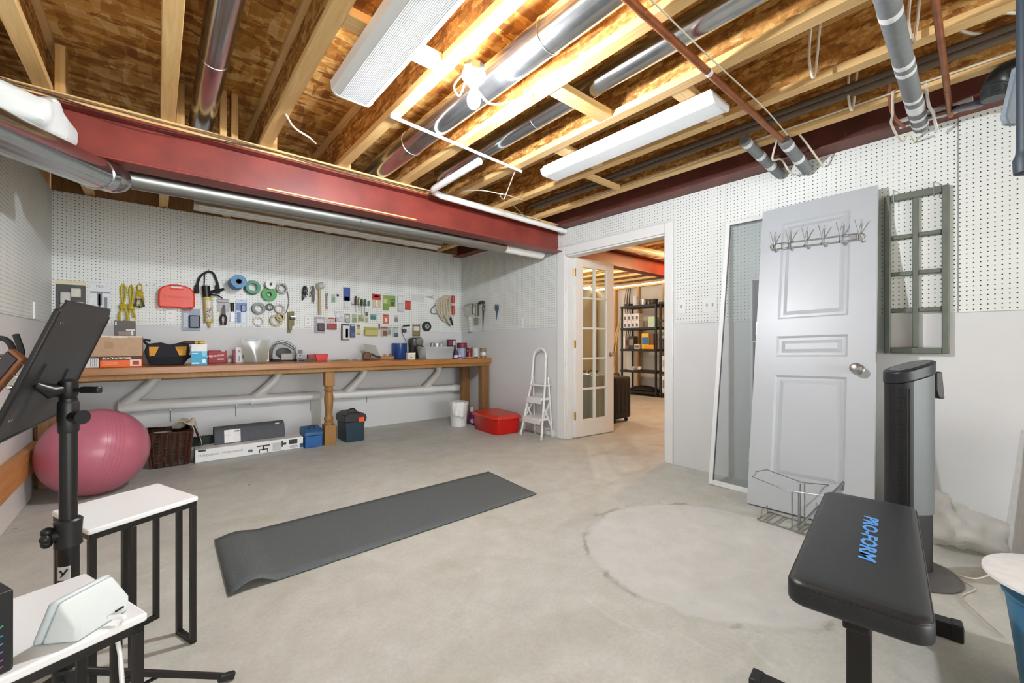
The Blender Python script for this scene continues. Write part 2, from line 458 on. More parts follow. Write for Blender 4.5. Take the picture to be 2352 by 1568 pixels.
plate(wall_right, on_x(1197, 742, XR - PT), '-x'); plate(wall_right, on_x(1566, 704, XR - PT), '-x', kind='switch')
plate(wall_right, on_x(1631, 700, XR - PT), '-x', w=.115, kind='switch', count=2)
plate(wall_left, on_x(58, 705, XL + PT) , '-x') if False else None
MB().box((XL + PT, 4.42, 1.20), (XL + PT + .012, 4.50, 1.32)).build('outlet_plate', M['white_paint'], wall_left, bevel=.002)

# painted kickboard block and raw timber ledge along the left wall
trim_1 = struct(MB().box((XL, YF + .1, 0), (-.635, 4.20, .185)).build('trim_1', M['white_paint'], bevel=.003))
led = MB().box((XL + .0015, YF + .1, .187), (-.614, 4.42, .345)).build('ledge_board', M['ledge_wood'], bevel=.004)
tag(led, 'long raw orange timber board running along the left wall above the floor', 'board')
for i, (y, w) in enumerate(((4.50, .05), (4.62, .09))):
    MB().box((XL, y, 0), (XL + .04, y + w, .62)).build('wall_stud', M['dark_wood'], wall_left, bevel=.002)
MB().box((2.6, YB - .012, 0), (XR, YB, .0)).v and None
baseboard = struct(MB().box((XR - .014, DY1 + .15, 0.005), (XR - .0005, 3.62, .07)).build('baseboard_right', M['white_paint'], bevel=.003))

# doorway casing
def casing(name, boxes):
    m = MB()
    for lo, hi in boxes: m.box(lo, hi)
    return struct(m.build(name, M['white_paint'], bevel=.005))
CP = XR - .018
casing('trim_2', [((CP, DY0 - .07, 0), (XR - .0005, DY0 + .004, DZ + .085))])
casing('trim_3', [((CP, DY1 - .004, 0), (XR - .0005, DY1 + .11, DZ + .085))])
casing('trim_4', [((CP, DY0 + .005, DZ - .004), (XR - .0005, DY1 - .005, DZ + .085))])
casing('trim_5', [((XR + .0005, DY0 + .0005, 0), (XR + .1195, DY0 + .018, DZ - .0205)), ((XR + .0005, DY1 - .018, 0), (XR + .1195, DY1 - .0005, DZ - .0205)), ((XR + .0005, DY0 + .0005, DZ - .02), (XR + .1195, DY1 - .0005, DZ - .0005))])

# ceiling: sheathing sheets on engineered joists
ceiling = struct(MB().box((XL - .13, YF, ZC), (X2 + .1, Y2 + .1, ZC + .02)).build('ceiling', M['osb'], smooth=False))
jw = MB().box((-.005, YF, ZJ + .038), (.005, Y2, ZC - .038)).build('joist', M['osb_web'], ceiling, smooth=False)
jb = MB().box((-.033, YF, ZJ), (.033, Y2, ZJ + .038)).build('bottom_flange', M['lumber'], jw, bevel=.003)
jt = MB().box((-.033, YF, ZC - .0385), (.033, Y2, ZC - .0005)).build('top_flange', M['lumber'], jw, bevel=.003)
sb = MB().box((.038, 3.17, ZJ), (.078, 3.26, ZC - .04)).build('squash_block', M['lumber_z'], jw, bevel=.003)
JX = [-.44 + .49 * k for k in range(8)] + [3.9 + .49 * k for k in range(9)]
for i, x in enumerate(JX):
    if i == 0: jw.location.x = x; continue
    c = jw.copy(); COL.objects.link(c); c.parent = ceiling; c.location.x = x
    for ch in (jb, jt, sb):
        q = ch.copy(); COL.objects.link(q); q.parent = c
def blocking(x0, x1, y, z, w=.089, h=.038): MB().box((x0, y - w / 2, z), (x1, y + w / 2, z + h)).build('blocking', M['lumber_x'], ceiling, bevel=.003)
p = on_z(1347, 243, ZJ + .02); blocking(1.553, 1.977, p.y, ZJ + .004)
blocking(.573, .997, 1.72, ZJ + .003); blocking(.573, .997, 1.0, ZJ + .003)
blocking(2.043, 2.467, 1.95, ZJ + .003); blocking(2.043, 2.467, 1.1, ZJ + .003)
p = on_z(1385, 418, ZJ + .02); blocking(2.533, 2.957, p.y, ZJ + .004, .04)
for x in (.30, .36): MB().box((x, 3.17, ZJ), (x + .038, 3.26, ZC - .002)).build('squash_block', M['lumber_z'], ceiling, bevel=.003)

# storage room beyond the doorway
wall_far = struct(MB().box((X2, .4, 0), (X2 + .1, Y2 + .1, ZJ - .005)).build('wall_far', mat('#d6d3c8', .7, var=.05, nscale=3), smooth=False))
for i in range(9):
    y = 1.0 + i * .60
    MB().box((X2 - .09, y, 0), (X2 - .0005, y + .038, ZJ - .045)).build('wall_stud', M['lumber_z'], wall_far, bevel=.002)
MB().box((X2 - .09, .5, ZJ - .044), (X2 - .0005, Y2 - .1, ZJ - .006)).build('top_plate', M['lumber'], wall_far, bevel=.002)
wall_side = struct(MB().box((XR + .12, Y2, 0), (X2, Y2 + .1, ZJ - .005)).build('wall_side', mat('#cfc3a8', .7, var=.06, nscale=3), smooth=False))
for i in range(8):
    x = 3.7 + i * .6
    MB().box((x, Y2 - .09, 0), (x + .038, Y2 - .0005, ZJ - .045)).build('wall_stud', M['lumber_z'], wall_side, bevel=.002)
struct(MB().box((XR + .12, .3, 0), (X2, .4, ZJ - .005)).build('wall_near', mat('#cfc3a8', .7, var=.06, nscale=3), smooth=False))

# ================================================================== steel
def ibeam(name, label, a, b, w, z0, z1, tf, tw, m, side=None):
    """I-beam along x (or along y) between two points at its bottom centre line"""
    t = thing(name, label, 'beam', (a[0], a[1], z0))
    a, b = Vector((a[0], a[1], 0)), Vector((b[0], b[1], 0))
    for nm, c0, c1, ww in (('bottom_flange', z0, z0 + tf, w), ('web', z0 + tf + .0002, z1 - tf - .0002, tw), ('top_flange', z1 - tf, z1, w)):
        q = MB().bar(a + Vector((0, 0, (c0 + c1) / 2)), b + Vector((0, 0, (c0 + c1) / 2)), ww, c1 - c0)
        q.build(nm, m, t, bevel=.002)
    return t
bt = ibeam('steel_beam', 'wide red painted steel beam crossing the room under the joists', (XL - .05, 3.21), (XR - .0015, 3.21), .15, 2.022, 2.268, .012, .009, M['red_steel'])
MB().box((XL - .05, 3.13, 2.269), (XR - .01, 3.30, ZJ - .0008)).build('timber_plate', M['lumber_x'], bt, bevel=.003)
MB().box((.55, 3.131, 2.034), (1.62, 3.15, 2.043)).build('timber_strip', M['lumber_x'], bt)
ibeam('steel_beam', 'dark red steel beam resting on top of the right pegboard wall', (3.295, YF), (3.295, YB - .01), .145, 2.264, 2.55, .011, .009, M['dark_red_steel'])
ibeam('steel_beam', 'orange lit red steel beam seen through the doorway in the storage room', (XR + .125, 3.42), (X2 - .1, 3.42), .15, 2.05, 2.27, .012, .009, M['red_steel'])

# ================================================================== ducts and pipes
def tube_thing(name, label, cat, pts, r, m, n=20, group=None, seams=None, seam_m=None):
    t = thing(name, label, cat, pts[0], group)
    MB().tube(pts, r, n).build('pipe', m, t)
    rr = r[0] if isinstance(r, (list, tuple)) else r
    for (p, d) in (seams or []):
        d = Vector(d).normalized(); p = Vector(p)
        MB().tube([p - d * .006, p - d * .004, p + d * .004, p + d * .006], [rr * 1.005, rr * 1.05, rr * 1.05, rr * 1.005], n).build('seam', seam_m or m, t)
    return t
yd = (0, 1, 0); xd = (1, 0, 0)
tube_thing('air_duct', 'slim round silver duct in the second joist bay from the left', 'duct', [(.215, YF + .1, 2.42), (.215, 3.33, 2.42)], .063, M['galv'], 24, seams=[((.215, 2.5, 2.42), yd)])
tube_thing('air_duct', 'fat shiny round silver duct running past the bare bulb', 'duct', [(1.325, YF + .1, 2.385), (1.325, 3.42, 2.385)], .078, M['galv'], 28, seams=[((1.325, 2.62, 2.385), yd), ((1.325, 1.32, 2.385), yd)])
tube_thing('air_duct', 'round silver duct crossing behind the copper pipe and timber block', 'duct', [(1.80, YF + .1, 2.42), (1.80, 3.05, 2.42)], .062, M['galv'], 24, seams=[((1.80, 1.9, 2.42), yd)])
bk = Vector((-.2, 3.36, 2.0))
t = tube_thing('air_duct', 'long dull grey duct hung behind the red beam above the bench', 'duct', [(-.12, 3.40, 2.012), (2.75, 3.40, 2.03)], .06, M['galv_dull'], 24, seams=[((1.25, 3.40, 2.02), xd)])
for x in (.05, 1.03, 2.01): MB().bar((x, 3.40, 2.08), (x, 3.40, ZJ - .0005), .02, .002).build('hanger_strap', M['galv_dull'], t)
t = tube_thing('drain_pipe', 'white plastic pipe end joining the grey duct behind the red beam', 'pipe', [(2.76, 3.40, 2.03), (3.30, 3.40, 2.03)], .052, M['pvc'], 24, seams=[((3.0, 3.40, 2.03), xd)])
MB().bar((2.99, 3.40, 2.08), (2.99, 3.40, ZJ - .0005), .02, .002).build('hanger_strap', M['galv_dull'], t)
# fat duct sweeping in from the left edge to the beam
p0, p1 = at(-90, 262, 1.42), at(215, 395, 2.22)
p2 = at(243, 404, 2.32)
t = tube_thing('air_duct', 'thick silver duct with elbow end sweeping in at the left edge', 'duct', [p0, p0.lerp(p1, .5), p1, p2], [.083, .083, .083, .083], M['galv'], 32)
d = (p1 - p0).normalized()
MB().tube([p1 - d * .008, p1 - d * .003, p1 + d * .003, p1 + d * .008], [.083, .089, .089, .083], 32).build('seam', M['galv'], t)
MB().tube([p2, p2 + Vector((.03, .02, .0)), p2 + Vector((.06, .05, .005))], [.083, .082, .064], 32).build('elbow', M['galv'], t)
# white wrapped insulation bundle over that duct
c = at(35, 268, 1.95)
def lump(u, v):
    a, e = u * 2 * math.pi, (v - .5) * math.pi
    w = 1 + .10 * math.sin(3 * a + 2 * e) + .07 * math.sin(5 * a - 3 * e)
    k = 4.0
    x = math.copysign(abs(math.cos(e) * math.cos(a)) ** (2 / k), math.cos(a)) ; y = math.copysign(abs(math.cos(e) * math.sin(a)) ** (2 / k), math.sin(a)); z = math.copysign(abs(math.sin(e)) ** (2 / k), e)
    return c + Vector((x * .17 * w, y * .22 * w, z * .085 * w))
tag(MB().grid(lump, 28, 14).build('insulation_wrap', mat('#dfe3df', .75, var=.05, nscale=14, bump=.3), None), 'white crumpled insulation wrap tucked against the red beam at the left', 'insulation')
# white plastic drain running along the red beam
tube_thing('drain_pipe', 'white plastic pipe turning along the face of the red beam', 'pipe',
    [(1.69, 2.35, 2.275), (1.69, 2.95, 2.262)] + arc((1.79, 2.95, 2.26), (-1, 0, 0), (0, 1, 0), .10, 0.15, 1.45, 6) + [(1.80, 3.055, 2.255), (XR - .02, 3.085, 2.232)], .026, M['pvc'], 18)
tube_thing('conduit', 'thin white conduit strapped across the joists near the bulb', 'conduit', [(1.0, 2.24, 2.298), (2.06, 2.335, 2.298)], .010, M['pvc'], 10)
# copper line with grey insulated drops at the right wall
t = tube_thing('copper_pipe', 'long copper pipe crossing under the joists toward the right wall', 'pipe', [(1.05, .905, 2.285), (2.97, .915, 2.285)], .0165, M['copper'], 14, seams=[((1.42, .907, 2.285), xd), ((1.60, .907, 2.285), xd), ((2.72, .914, 2.285), xd)])
MB().cyl((1.95, .909, 2.285), (1.975, .909, 2.285), .0175, n=14).build('label_tape', M['tape'], t)
def foam_pipe(label, pts, r, bands):
    t = thing('insulated_pipe', label, 'pipe', pts[0])
    MB().tube(pts, r, 20).build('foam_sleeve', M['foam'], t)
    P = [Vector(q) for q in pts]; d = (P[-1] - P[0])
    for f, w in bands:
        a = P[0] + d * f; e = d.normalized() * w
        # follow the straight last leg
        MB().tube([a, a + e], r * 1.035, 20).build('tape_band', M['tape'], t)
    return t
foam_pipe('grey foam wrapped pipe end where the copper pipe enters the pegboard', [(2.975, .912, 2.285), (3.34, .885, 2.19)], .034, [(.12, .03), (.55, .03)])
foam_pipe('grey foam wrapped pipe left of the copper pipe end', [(2.86, 1.10, 2.32), (3.33, 1.045, 2.21)], .031, [(.05, .03), (.40, .03), (.68, .04)])
foam_pipe('fat grey foam wrapped pipe with white tape bands at upper right', [(1.55, .275, 2.268), (3.33, .335, 2.262)], .036, [(.30, .035), (.53, .035), (.575, .03), (.75, .03), (.80, .09), (.89, .03), (.955, .03)])
tube_thing('copper_pipe', 'thin copper pipe beside the fat grey foam pipe', 'pipe', [(1.7, .165, 2.28), (3.28, .213, 2.255)], .0125, M['copper'], 12, seams=[((2.95, .204, 2.26), xd)])
tube_thing('insulated_pipe', 'short white wrapped pipe lying on the pegboard top at right', 'pipe', [(3.265, .42, 2.285), (3.27, .33, 2.292), (3.275, .22, 2.285), (3.27, .13, 2.293)], [.026, .030, .027, .029], mat('#d9dad8', .7, bump=.3), 16)
# black drain with elbow
p = Vector((2.985, .055, 2.165))
tube_thing('drain_pipe', 'black plastic drain with a chunky elbow in the top right corner', 'pipe', [p, p + Vector((0, 0, .055))] + arc(p + Vector((-.0, -.055, .055)), (0, 1, 0), (0, 0, 1), .055, .2, 1.35, 6) + [p + Vector((-.02, -.10, .112)), p + Vector((-.06, -.6, .122))], .041, M['black_pipe'], 24,
           seams=[(p + Vector((0, 0, .012)), (0, 0, 1)), (p + Vector((0, 0, .055)), (0, 0, 1)), (p + Vector((-.02, -.10, .112)), (0, -1, .05))])
tube_thing('drain_pipe', 'narrow dark clear pipe sloping into the black drain elbow', 'pipe', [p + Vector((.03, .045, .008)), p + Vector((.22, .14, .09))], .018, mat('#4a4a52', .25), 14)
# dark runs tucked beside the last joist
tube_thing('insulated_pipe', 'long dark grey foam pipe along the last joist above the right wall', 'pipe', [(2.87, -1.0, 2.378), (2.87, 3.05, 2.378)], .021, mat('#6a5b4d', .7), 14)
tube_thing('insulated_pipe', 'dark brown pipe beside the long foam pipe above the right wall', 'pipe', [(2.78, -1.0, 2.372), (2.78, 3.05, 2.372)], .016, mat('#57483a', .7), 12)
# storage room pipe
tube_thing('drain_pipe', 'white pipe below the ceiling seen through the doorway', 'pipe', [(XR + .13, 3.25, 2.25), (5.4, 3.05, 2.245), (X2 - .1, 2.9, 2.24)], .045, mat('#e9dcc6', .4), 18)

# PVC dust line on the back wall under the bench
def pvc_line(x0, x1, label):
    z = lambda x: .470 - (x + .25) * .0165
    t = thing('dust_pipe', label, 'pipe', (x0, YB - .07, z(x0)))
    MB().tube([(x0, YB - .068, z(x0)), (x1, YB - .068, z(x1))], .050, 24).build('pipe', M['pvc'], t)
    return t, z
def branch(t, x, z0, top=.775):
    y = YB - .068
    MB().tube([(x - .10, y, z0), (x + .10, y, z0 - .003)], .0545, 24).build('coupling', M['pvc'], t)
    MB().tube([(x - .07, y, z0 + .01), (x + .05, y - .01, z0 + .12), (x + .11, y - .01, z0 + .18)] + [(x + .15, y - .01, z0 + .235), (x + .155, y - .01, top)], .045, 20).build('wye_branch', M['pvc'], t)
ta, zf = pvc_line(-.26, 1.405, 'white dust pipe under the bench left of the turned leg')
for x in (-.16, .84): branch(ta, x, zf(x))
tb, zf = pvc_line(1.52, 3.22, 'white dust pipe with capped end under the bench right of the turned leg')
for x in (1.77, 2.80): branch(tb, x, zf(x))
MB().tube([(3.17, YB - .068, zf(3.2)), (3.20, YB - .068, zf(3.2)), (3.265, YB - .075, zf(3.2) - .004)], [.055, .055, .054], 24).build('end_cap', M['pvc'], tb)
for x in (.10, .62, 1.33): MB().tube([(x, YB - .005, zf(x) - .17), (x, YB - .01, zf(x) - .06), (x, YB - .06, zf(x) - .055)], .004, 8).build('hanger', M['steel'], ta)
for x in (1.98,): MB().tube([(x, YB - .005, zf(x) - .13), (x, YB - .01, zf(x) - .06), (x, YB - .06, zf(x) - .055)], .004, 8).build('hanger', M['steel'], tb)

# ================================================================== wires
def wire(label, pts, r=.004, m=None, k=6, name='electrical_cable'):
    o = MB().tube(spline(pts, k), r, 6).build(name, m or M['cable'], None)
    return tag(o, label, 'cable')
random.seed(3)
def along_beam(dy, dz, amp, label, m):
    pts = [(x, 3.122 + dy + random.uniform(-.004, .004), 2.300 + dz + random.uniform(-amp, amp)) for x in [-.6 + .3 * i for i in range(13)]]
    wire(label, pts, .0035, m, 4)
along_beam(-.008, -.012, .008, 'uppermost thin brown cable stapled along the red beam plate', M['cable_brown'])
along_beam(-.014, -.024, .010, 'lower thin brown cable stapled along the red beam plate', M['cable_brown'])
wire('dark cable sagging across the upper face of the red beam', [(-.6, 3.12, 2.30), (-.3, 3.11, 2.262), (0, 3.10, 2.232), (.3, 3.105, 2.262), (.7, 3.11, 2.285), (1.2, 3.11, 2.275), (1.7, 3.11, 2.285)], .0035, mat('#4a2a22', .5))
wire('white cable stub drooping from the joist left of the long white light', [(.55, 2.62, 2.312), (.62, 2.72, 2.295), (.72, 2.80, 2.30), (.80, 2.95, 2.34)], .006)
wire('white cable curving from the bulb holder toward the duct', [BULB + Vector((.03, .02, .06)), BULB + Vector((.12, .03, .03)), BULB + Vector((.24, .02, .08)), BULB + Vector((.34, -.02, .14))], .005, mat('#f2f2ee', .4))
wire('white cable looped beside the bulb holder', [BULB + Vector((-.03, .03, .12)), BULB + Vector((-.075, .05, .05)), BULB + Vector((-.045, .05, .015)), BULB + Vector((-.02, .03, .10))], .004, mat('#f2f2ee', .4))
wire('pale cable tied under the joist near the white beam pipe', [(2.02, 2.36, 2.30), (2.10, 2.55, 2.22), (2.12, 2.62, 2.18), (2.20, 2.75, 2.28), (2.48, 2.80, 2.305)], .004)
wire('second pale cable fanning out above the white beam pipe', [(2.08, 2.58, 2.20), (2.0, 2.75, 2.26), (1.95, 2.95, 2.30)], .004)
wire('grey cable dropping over the red beam by the right wall', [(2.45, 2.92, 2.30), (2.75, 3.06, 2.27), (3.05, 3.10, 2.24), (3.33, 3.10, 2.20)], .004, mat('#8f8a80', .5))
for i, (x, y, px) in enumerate(((2.35, .60, 'left'), (2.40, .26, 'middle'), (2.84, .55, 'right'))):
    wire(['pair of cream cable loops hanging between joists near the copper pipe', 'triple cream cable loop hanging from the joist at upper right', 'short cream cable loop hanging by the foam pipe band'][i],
         [(x, y, 2.606), (x + .015, y + .02, 2.40), (x + .03, y + .01, 2.29), (x + .045, y, 2.34), (x + .05, y - .02, 2.606)], .006)
for i, q in enumerate(((2.30, .14), (2.66, -.02), (2.72, .14), (2.62, .06), (2.42, .12))):
    wire(['white cable curl beside the thin copper pipe at the top edge', 'cream cable stub curving near the black drain', 'cream cable sweep above the thin copper pipe end', 'cream cable crossing between the last two joists', 'white cable curl hanging at the top right'][i],
         [(q[0], q[1] + .06, 2.50), (q[0] + .04, q[1], 2.42), (q[0] + .10, q[1] - .06, 2.40), (q[0] + .2, q[1] - .10, 2.43)], .0075)
wire('cream cable running down the fat grey foam pipe', [(2.95, .28, 2.34), (3.02, .275, 2.25), (3.1, .265, 2.23), (3.2, .27, 2.24), (3.31, .265, 2.20)], .007, mat('#d9d8d2', .4))
wire('looped cream and red cables left of the fat foam pipe end', [(2.93, .40, 2.34), (3.0, .41, 2.25), (3.12, .43, 2.24), (3.28, .41, 2.19), (3.22, .37, 2.20), (3.33, .36, 2.19)], .006)
wire('red brown cable hanging left of the fat foam pipe end', [(2.92, .415, 2.42), (2.96, .415, 2.31), (3.05, .41, 2.25), (3.2, .39, 2.24)], .009, mat('#9a5a42', .5))
wire('cream cables looped between the two grey foam pipe ends', [(2.98, .95, 2.31), (3.05, 1.0, 2.22), (3.15, .98, 2.24), (3.22, .96, 2.18), (3.33, .96, 2.18)], .006)
wire('cream cable hanging by the pegboard top right of the copper pipe', [(3.05, .86, 2.34), (3.12, .83, 2.28), (3.28, .80, 2.20), (3.34, .80, 2.19)], .006)
wire('long cream cable stapled along the joist beside the dark foam pipe', [(2.95, -.6, 2.33), (2.94, .6, 2.335), (2.95, 1.4, 2.33), (2.955, 2.2, 2.325), (2.97, 3.0, 2.32)], .005)
wire('thin cable running beside the copper pipe under the joists', [(1.1, .86, 2.303), (1.8, .865, 2.295), (2.5, .862, 2.297), (2.9, .87, 2.28)], .0035)

# ================================================================== lights
def bulb_lamp(label, loc, col, strength, name='bare_bulb_lamp'):
    t = thing(name, label, 'lamp', (loc[0], loc[1], loc[2] - .05))
    l = Vector(loc)
    mo = MB().lathe([(.052, .145), (.052, .11)], l, n=8)
    mo.build('junction_box', M['galv'], t)
    MB().lathe([(.001, .048), (.020, .048), (.024, .06), (.050, .085), (.056, .095), (.056, .108), (.001, .109)], l, n=28).build('porcelain_holder', mat('#f4f4f2', .25), t)
    MB().lathe([(.001, -.050), (.016, -.047), (.027, -.034), (.031, -.015), (.029, .004), (.020, .024), (.014, .036), (.013, .046), (.001, .047)], l, n=24).build('bulb', mat_emit('bulb_glow_' + name + col, col, strength), t)
    return t
bulb_lamp('bare lit bulb in a white porcelain holder on a joist', BULB, '#f4f7ff', 1000.0)
bulb_lamp('bare warm bulb in the storage room ceiling behind the glazed door', (5.37, 4.75, 2.165), '#fff0dc', 480.0)
bulb_lamp('bare warm bulb in the storage room unseen, placed to light the steel beam', (5.86, 2.45, 2.165), '#ffc88c', 700.0)  # out of view; put here so the near face of the beam is lit
def strip_light(label, x0, x1, y0, y1, z0, z1):
    t = thing('strip_light', label, 'light', ((x0 + x1) / 2, y1, z0))
    MB().box((x0 + .01, y0 + .012, z1 - .016), (x1 - .01, y1 - .012, z1)).build('housing', M['white_paint'], t, bevel=.002)
    prof = [(x0, z1 - .018), (x0 + .004, z0 + .022), (x0 + .022, z0 + .003), (x0 + .035, z0), (x1 - .035, z0), (x1 - .022, z0 + .003), (x1 - .004, z0 + .022), (x1, z1 - .018)]
    lens = MB().prism(prof, (0, y1 - y0 - .024, 0), (0, y0 + .012, 0), (1, 0, 0), (0, 0, 1)).build('lens', M['lens'], t)
    for y in (y0, y1 - .011):
        MB().prism([(p[0] + (.002 if p[0] > (x0 + x1) / 2 else -.002), p[1] - .002) for p in prof[:]], (0, .011, 0), (0, y, 0), (1, 0, 0), (0, 0, 1)).build('end_cap', M['white_paint'], t)
    # ribs of the prismatic cover
    q = MB(); k = int((x1 - x0 - .07) / .007)
    for i in range(k):
        x = x0 + .035 + (i + .5) * (x1 - x0 - .07) / k
        q.add([(x - .002, y0 + .013, z0 - .0001), (x, y0 + .013, z0 - .0016), (x + .002, y0 + .013, z0 - .0001), (x - .002, y1 - .013, z0 - .0001), (x, y1 - .013, z0 - .0016), (x + .002, y1 - .013, z0 - .0001)], [(0, 1, 4, 3), (1, 2, 5, 4)])
    q.build('prism_rib', M['lens'], lens)['kind'] = 'stuff'
    return t
strip_light('long white prismatic strip light left of the bare bulb', .64, .845, .89, 2.11, 2.225, ZJ - .001)
strip_light('long white strip light near the right wall', 2.125, 2.325, .965, 2.20, 2.245, ZJ - .001)
t = thing('shop_light', 'old white shop light hung behind the red beam over the bench', 'light', (1.4, 4.40, 2.165))
MB().box((.24, 4.36, 2.20), (2.60, 4.44, 2.25)).build('housing', mat('#cfcfc6', .5), t, bevel=.003)
MB().prism([(-.10, 2.165), (-.04, 2.20), (.04, 2.20), (.10, 2.165), (.10, 2.17), (.04, 2.206), (-.04, 2.206), (-.10, 2.17)], (2.36, 0, 0), (.24, 4.40, 0), (0, 1, 0), (0, 0, 1)).build('reflector', mat('#d8d8cf', .5), t)
for y in (4.365, 4.435): MB().cyl((.27, y, 2.178), (2.57, y, 2.178), .012, n=12).build('fluorescent_tube', mat('#eeeeea', .3), t)
for x in (.5, 2.3): MB().cyl((x, 4.40, 2.25), (x, 4.40, ZJ), .002, n=6).build('hanging_chain', M['steel'], t)
# ================================================================== workbench
BT, BF = .842, 4.40                    # top height, front edge
t = thing('workbench', 'long brown timber workbench under the back pegboard', 'workbench', (1.35, 4.75, 0))
for i in range(5):                     # planks of the top
    y0 = BF + i * .1445
    MB().box((XL + .012, y0 + .0006, BT - .056), (XR - .012, y0 + .1440, BT)).build('top_plank', M['bench_wood'], t, bevel=.004)
MB().box((XL + .02, BF + .035, BT - .098), (XR - .02, BF + .07, BT - .0565)).build('apron', M['bench_leg'], t, bevel=.003)
MB().box((XL + .02, YB - .04, BT - .15), (XR - .02, YB - .003, BT - .0565)).build('wall_cleat', M['bench_leg'], t, bevel=.003)
def sq(m, x, y, z0, z1, h): m.box((x - h, y - h, z0), (x + h, y + h, z1))
lx, ly = 1.345, 4.50
lg = MB(); sq(lg, lx, ly, .60, BT - .0985, .046); sq(lg, lx, ly, 0, .205, .052)
lg.lathe([(.046, .205), (.046, .225), (.036, .235), (.044, .25), (.047, .27), (.040, .285), (.033, .30), (.036, .34), (.043, .42), (.045, .47), (.040, .52), (.034, .535), (.044, .548), (.046, .565), (.036, .578), (.044, .592), (.044, .60)], (lx, ly, 0), n=24)
lg.build('turned_leg', M['bench_leg'], t, bevel=.003)
for x0, x1, y0, y1 in ((3.235, 3.345, 4.435, 4.525), (3.20, 3.31, 4.83, 4.92), (-.64, -.55, 4.405, 4.495)):
    z1 = BT - .0985 if y0 < 4.6 else BT - .057
    MB().box((x0, y0, 0), (x1, y1, z1)).build('leg', M['dark_wood'], t, bevel=.004)

# ================================================================== things under the bench
t = thing('exercise_ball', 'large pink exercise ball by the left wall', 'ball', (-.32, 4.045, 0))
bm_ = mat('#b7677b', .34, var=.05, nscale=6, coat=.2)
MB().sphere((-.32, 4.045, .288), .288, 48, 32).build('shell', bm_, t)
q = MB()
for k in range(-2, 3):
    rr = math.sqrt(.2885 ** 2 - (k * .022) ** 2)
    ax = Vector((.9, .35, -.2)).normalized(); a, b = basis(ax)
    q.tube([Vector((-.32, 4.045, .288)) + ax * (k * .022) + (a * math.cos(u) + b * math.sin(u)) * rr for u in [2 * math.pi * i / 60 for i in range(60)]], .0007, 5, closed=True)
q.build('moulded_ridge', bm_, t)

# wicker basket with a cloth hanging over its edge
bx0, bx1, by0, by1, bh = -.035, .205, 4.53, 4.80, .285
t = thing('wicker_basket', 'dark brown wicker basket beside the pink ball', 'basket', ((bx0 + bx1) / 2, (by0 + by1) / 2, 0))
mw, tt, bb = base('wicker')
vz = tt.coords('Object'); s_ = tt.add('ShaderNodeSeparateXYZ'); tt.link(vz, s_.inputs[0])
wv = tt.math('SINE', tt.math('MULTIPLY', s_.outputs[2], 620.0)); hx = tt.math('SINE', tt.math('MULTIPLY', tt.math('ADD', s_.outputs[0], s_.outputs[1]), 70.0))
hh = tt.math('MULTIPLY', wv, hx)
tt.link(tt.ramp(hh, [(0.0, lin('#2c150d')), (.7, lin('#5d3423'))]), bb.inputs['Base Color']); bb.inputs['Roughness'].default_value = .35; tt.bump(hh, 1.0, .004, bb)
ex = .028
def corner(i, z):
    f = z / bh; e = ex * f
    return [(bx0 - e, by0 - e), (bx1 + e, by0 - e), (bx1 + e, by1 + e), (bx0 - e, by1 + e)][i]
q = MB()
for i in range(4):
    a0, b0, a1, b1 = corner(i, 0), corner((i + 1) % 4, 0), corner(i, bh), corner((i + 1) % 4, bh)
    q.grid(lambda u, v: Vector((a0[0] + (b0[0] - a0[0]) * u + ((a1[0] + (b1[0] - a1[0]) * u) - (a0[0] + (b0[0] - a0[0]) * u)) * v,
                               a0[1] + (b0[1] - a0[1]) * u + ((a1[1] + (b1[1] - a1[1]) * u) - (a0[1] + (b0[1] - a0[1]) * u)) * v, .004 + v * (bh - .004))), 6, 4)
q.add([(bx0, by0, .006), (bx1, by0, .006), (bx1, by1, .006), (bx0, by1, .006)], [(0, 1, 2, 3)])
q.build('woven_side', mw, t, solid=.009)
wk = mat('#4a2819', .35, var=.3, nscale=40)
for z, r in ((bh, .013), (.008, .010), (bh * .5, .004)):
    MB().tube([(*corner(i, z), z + .003) for i in range(4)], r, 8, closed=True).build('braided_rim' if r > .005 else 'woven_band', wk, t)
for i in range(4):
    for k in range(5):
        u = (k + .5) / 5; p, q2 = corner(i, 0), corner((i + 1) % 4, 0); p1, q1 = corner(i, bh), corner((i + 1) % 4, bh)
        MB().tube([(p[0] + (q2[0] - p[0]) * u, p[1] + (q2[1] - p[1]) * u, .01), (p1[0] + (q1[0] - p1[0]) * u, p1[1] + (q1[1] - p1[1]) * u, bh)], .008, 6).build('stake', wk, t)
for i in range(4): MB().tube([(*corner(i, 0), .01), (*corner(i, bh), bh)], .011, 8).build('corner_post', wk, t)
def cloth(u, v):
    x = .10 + .24 * u; y = 4.56 + .2 * v
    z = .30 + .055 * math.sin(u * 3.0) * (1 - .5 * v) + .022 * math.sin(9 * u + 5 * v) + .02 * math.cos(8 * v - 4 * u)
    if u > .62: x = .10 + .24 * .62 + (u - .62) * .14; z -= (u - .62) * .38
    return Vector((x, y, max(z, .296 if u < .62 else .02)))
tag(MB().grid(cloth, 30, 20).build('work_cloth', mat('#bdb3a0', .85, var=.12, nscale=50, bump=.4), None, solid=.004), 'crumpled beige cloth draped over the rim of the wicker basket', 'cloth')
tag(MB().box((-.02, 4.60, .012), (.10, 4.78, .262)).build('notepad_box', mat('#d9d9d4', .6), None, bevel=.004), 'white carton standing inside the wicker basket', 'box')

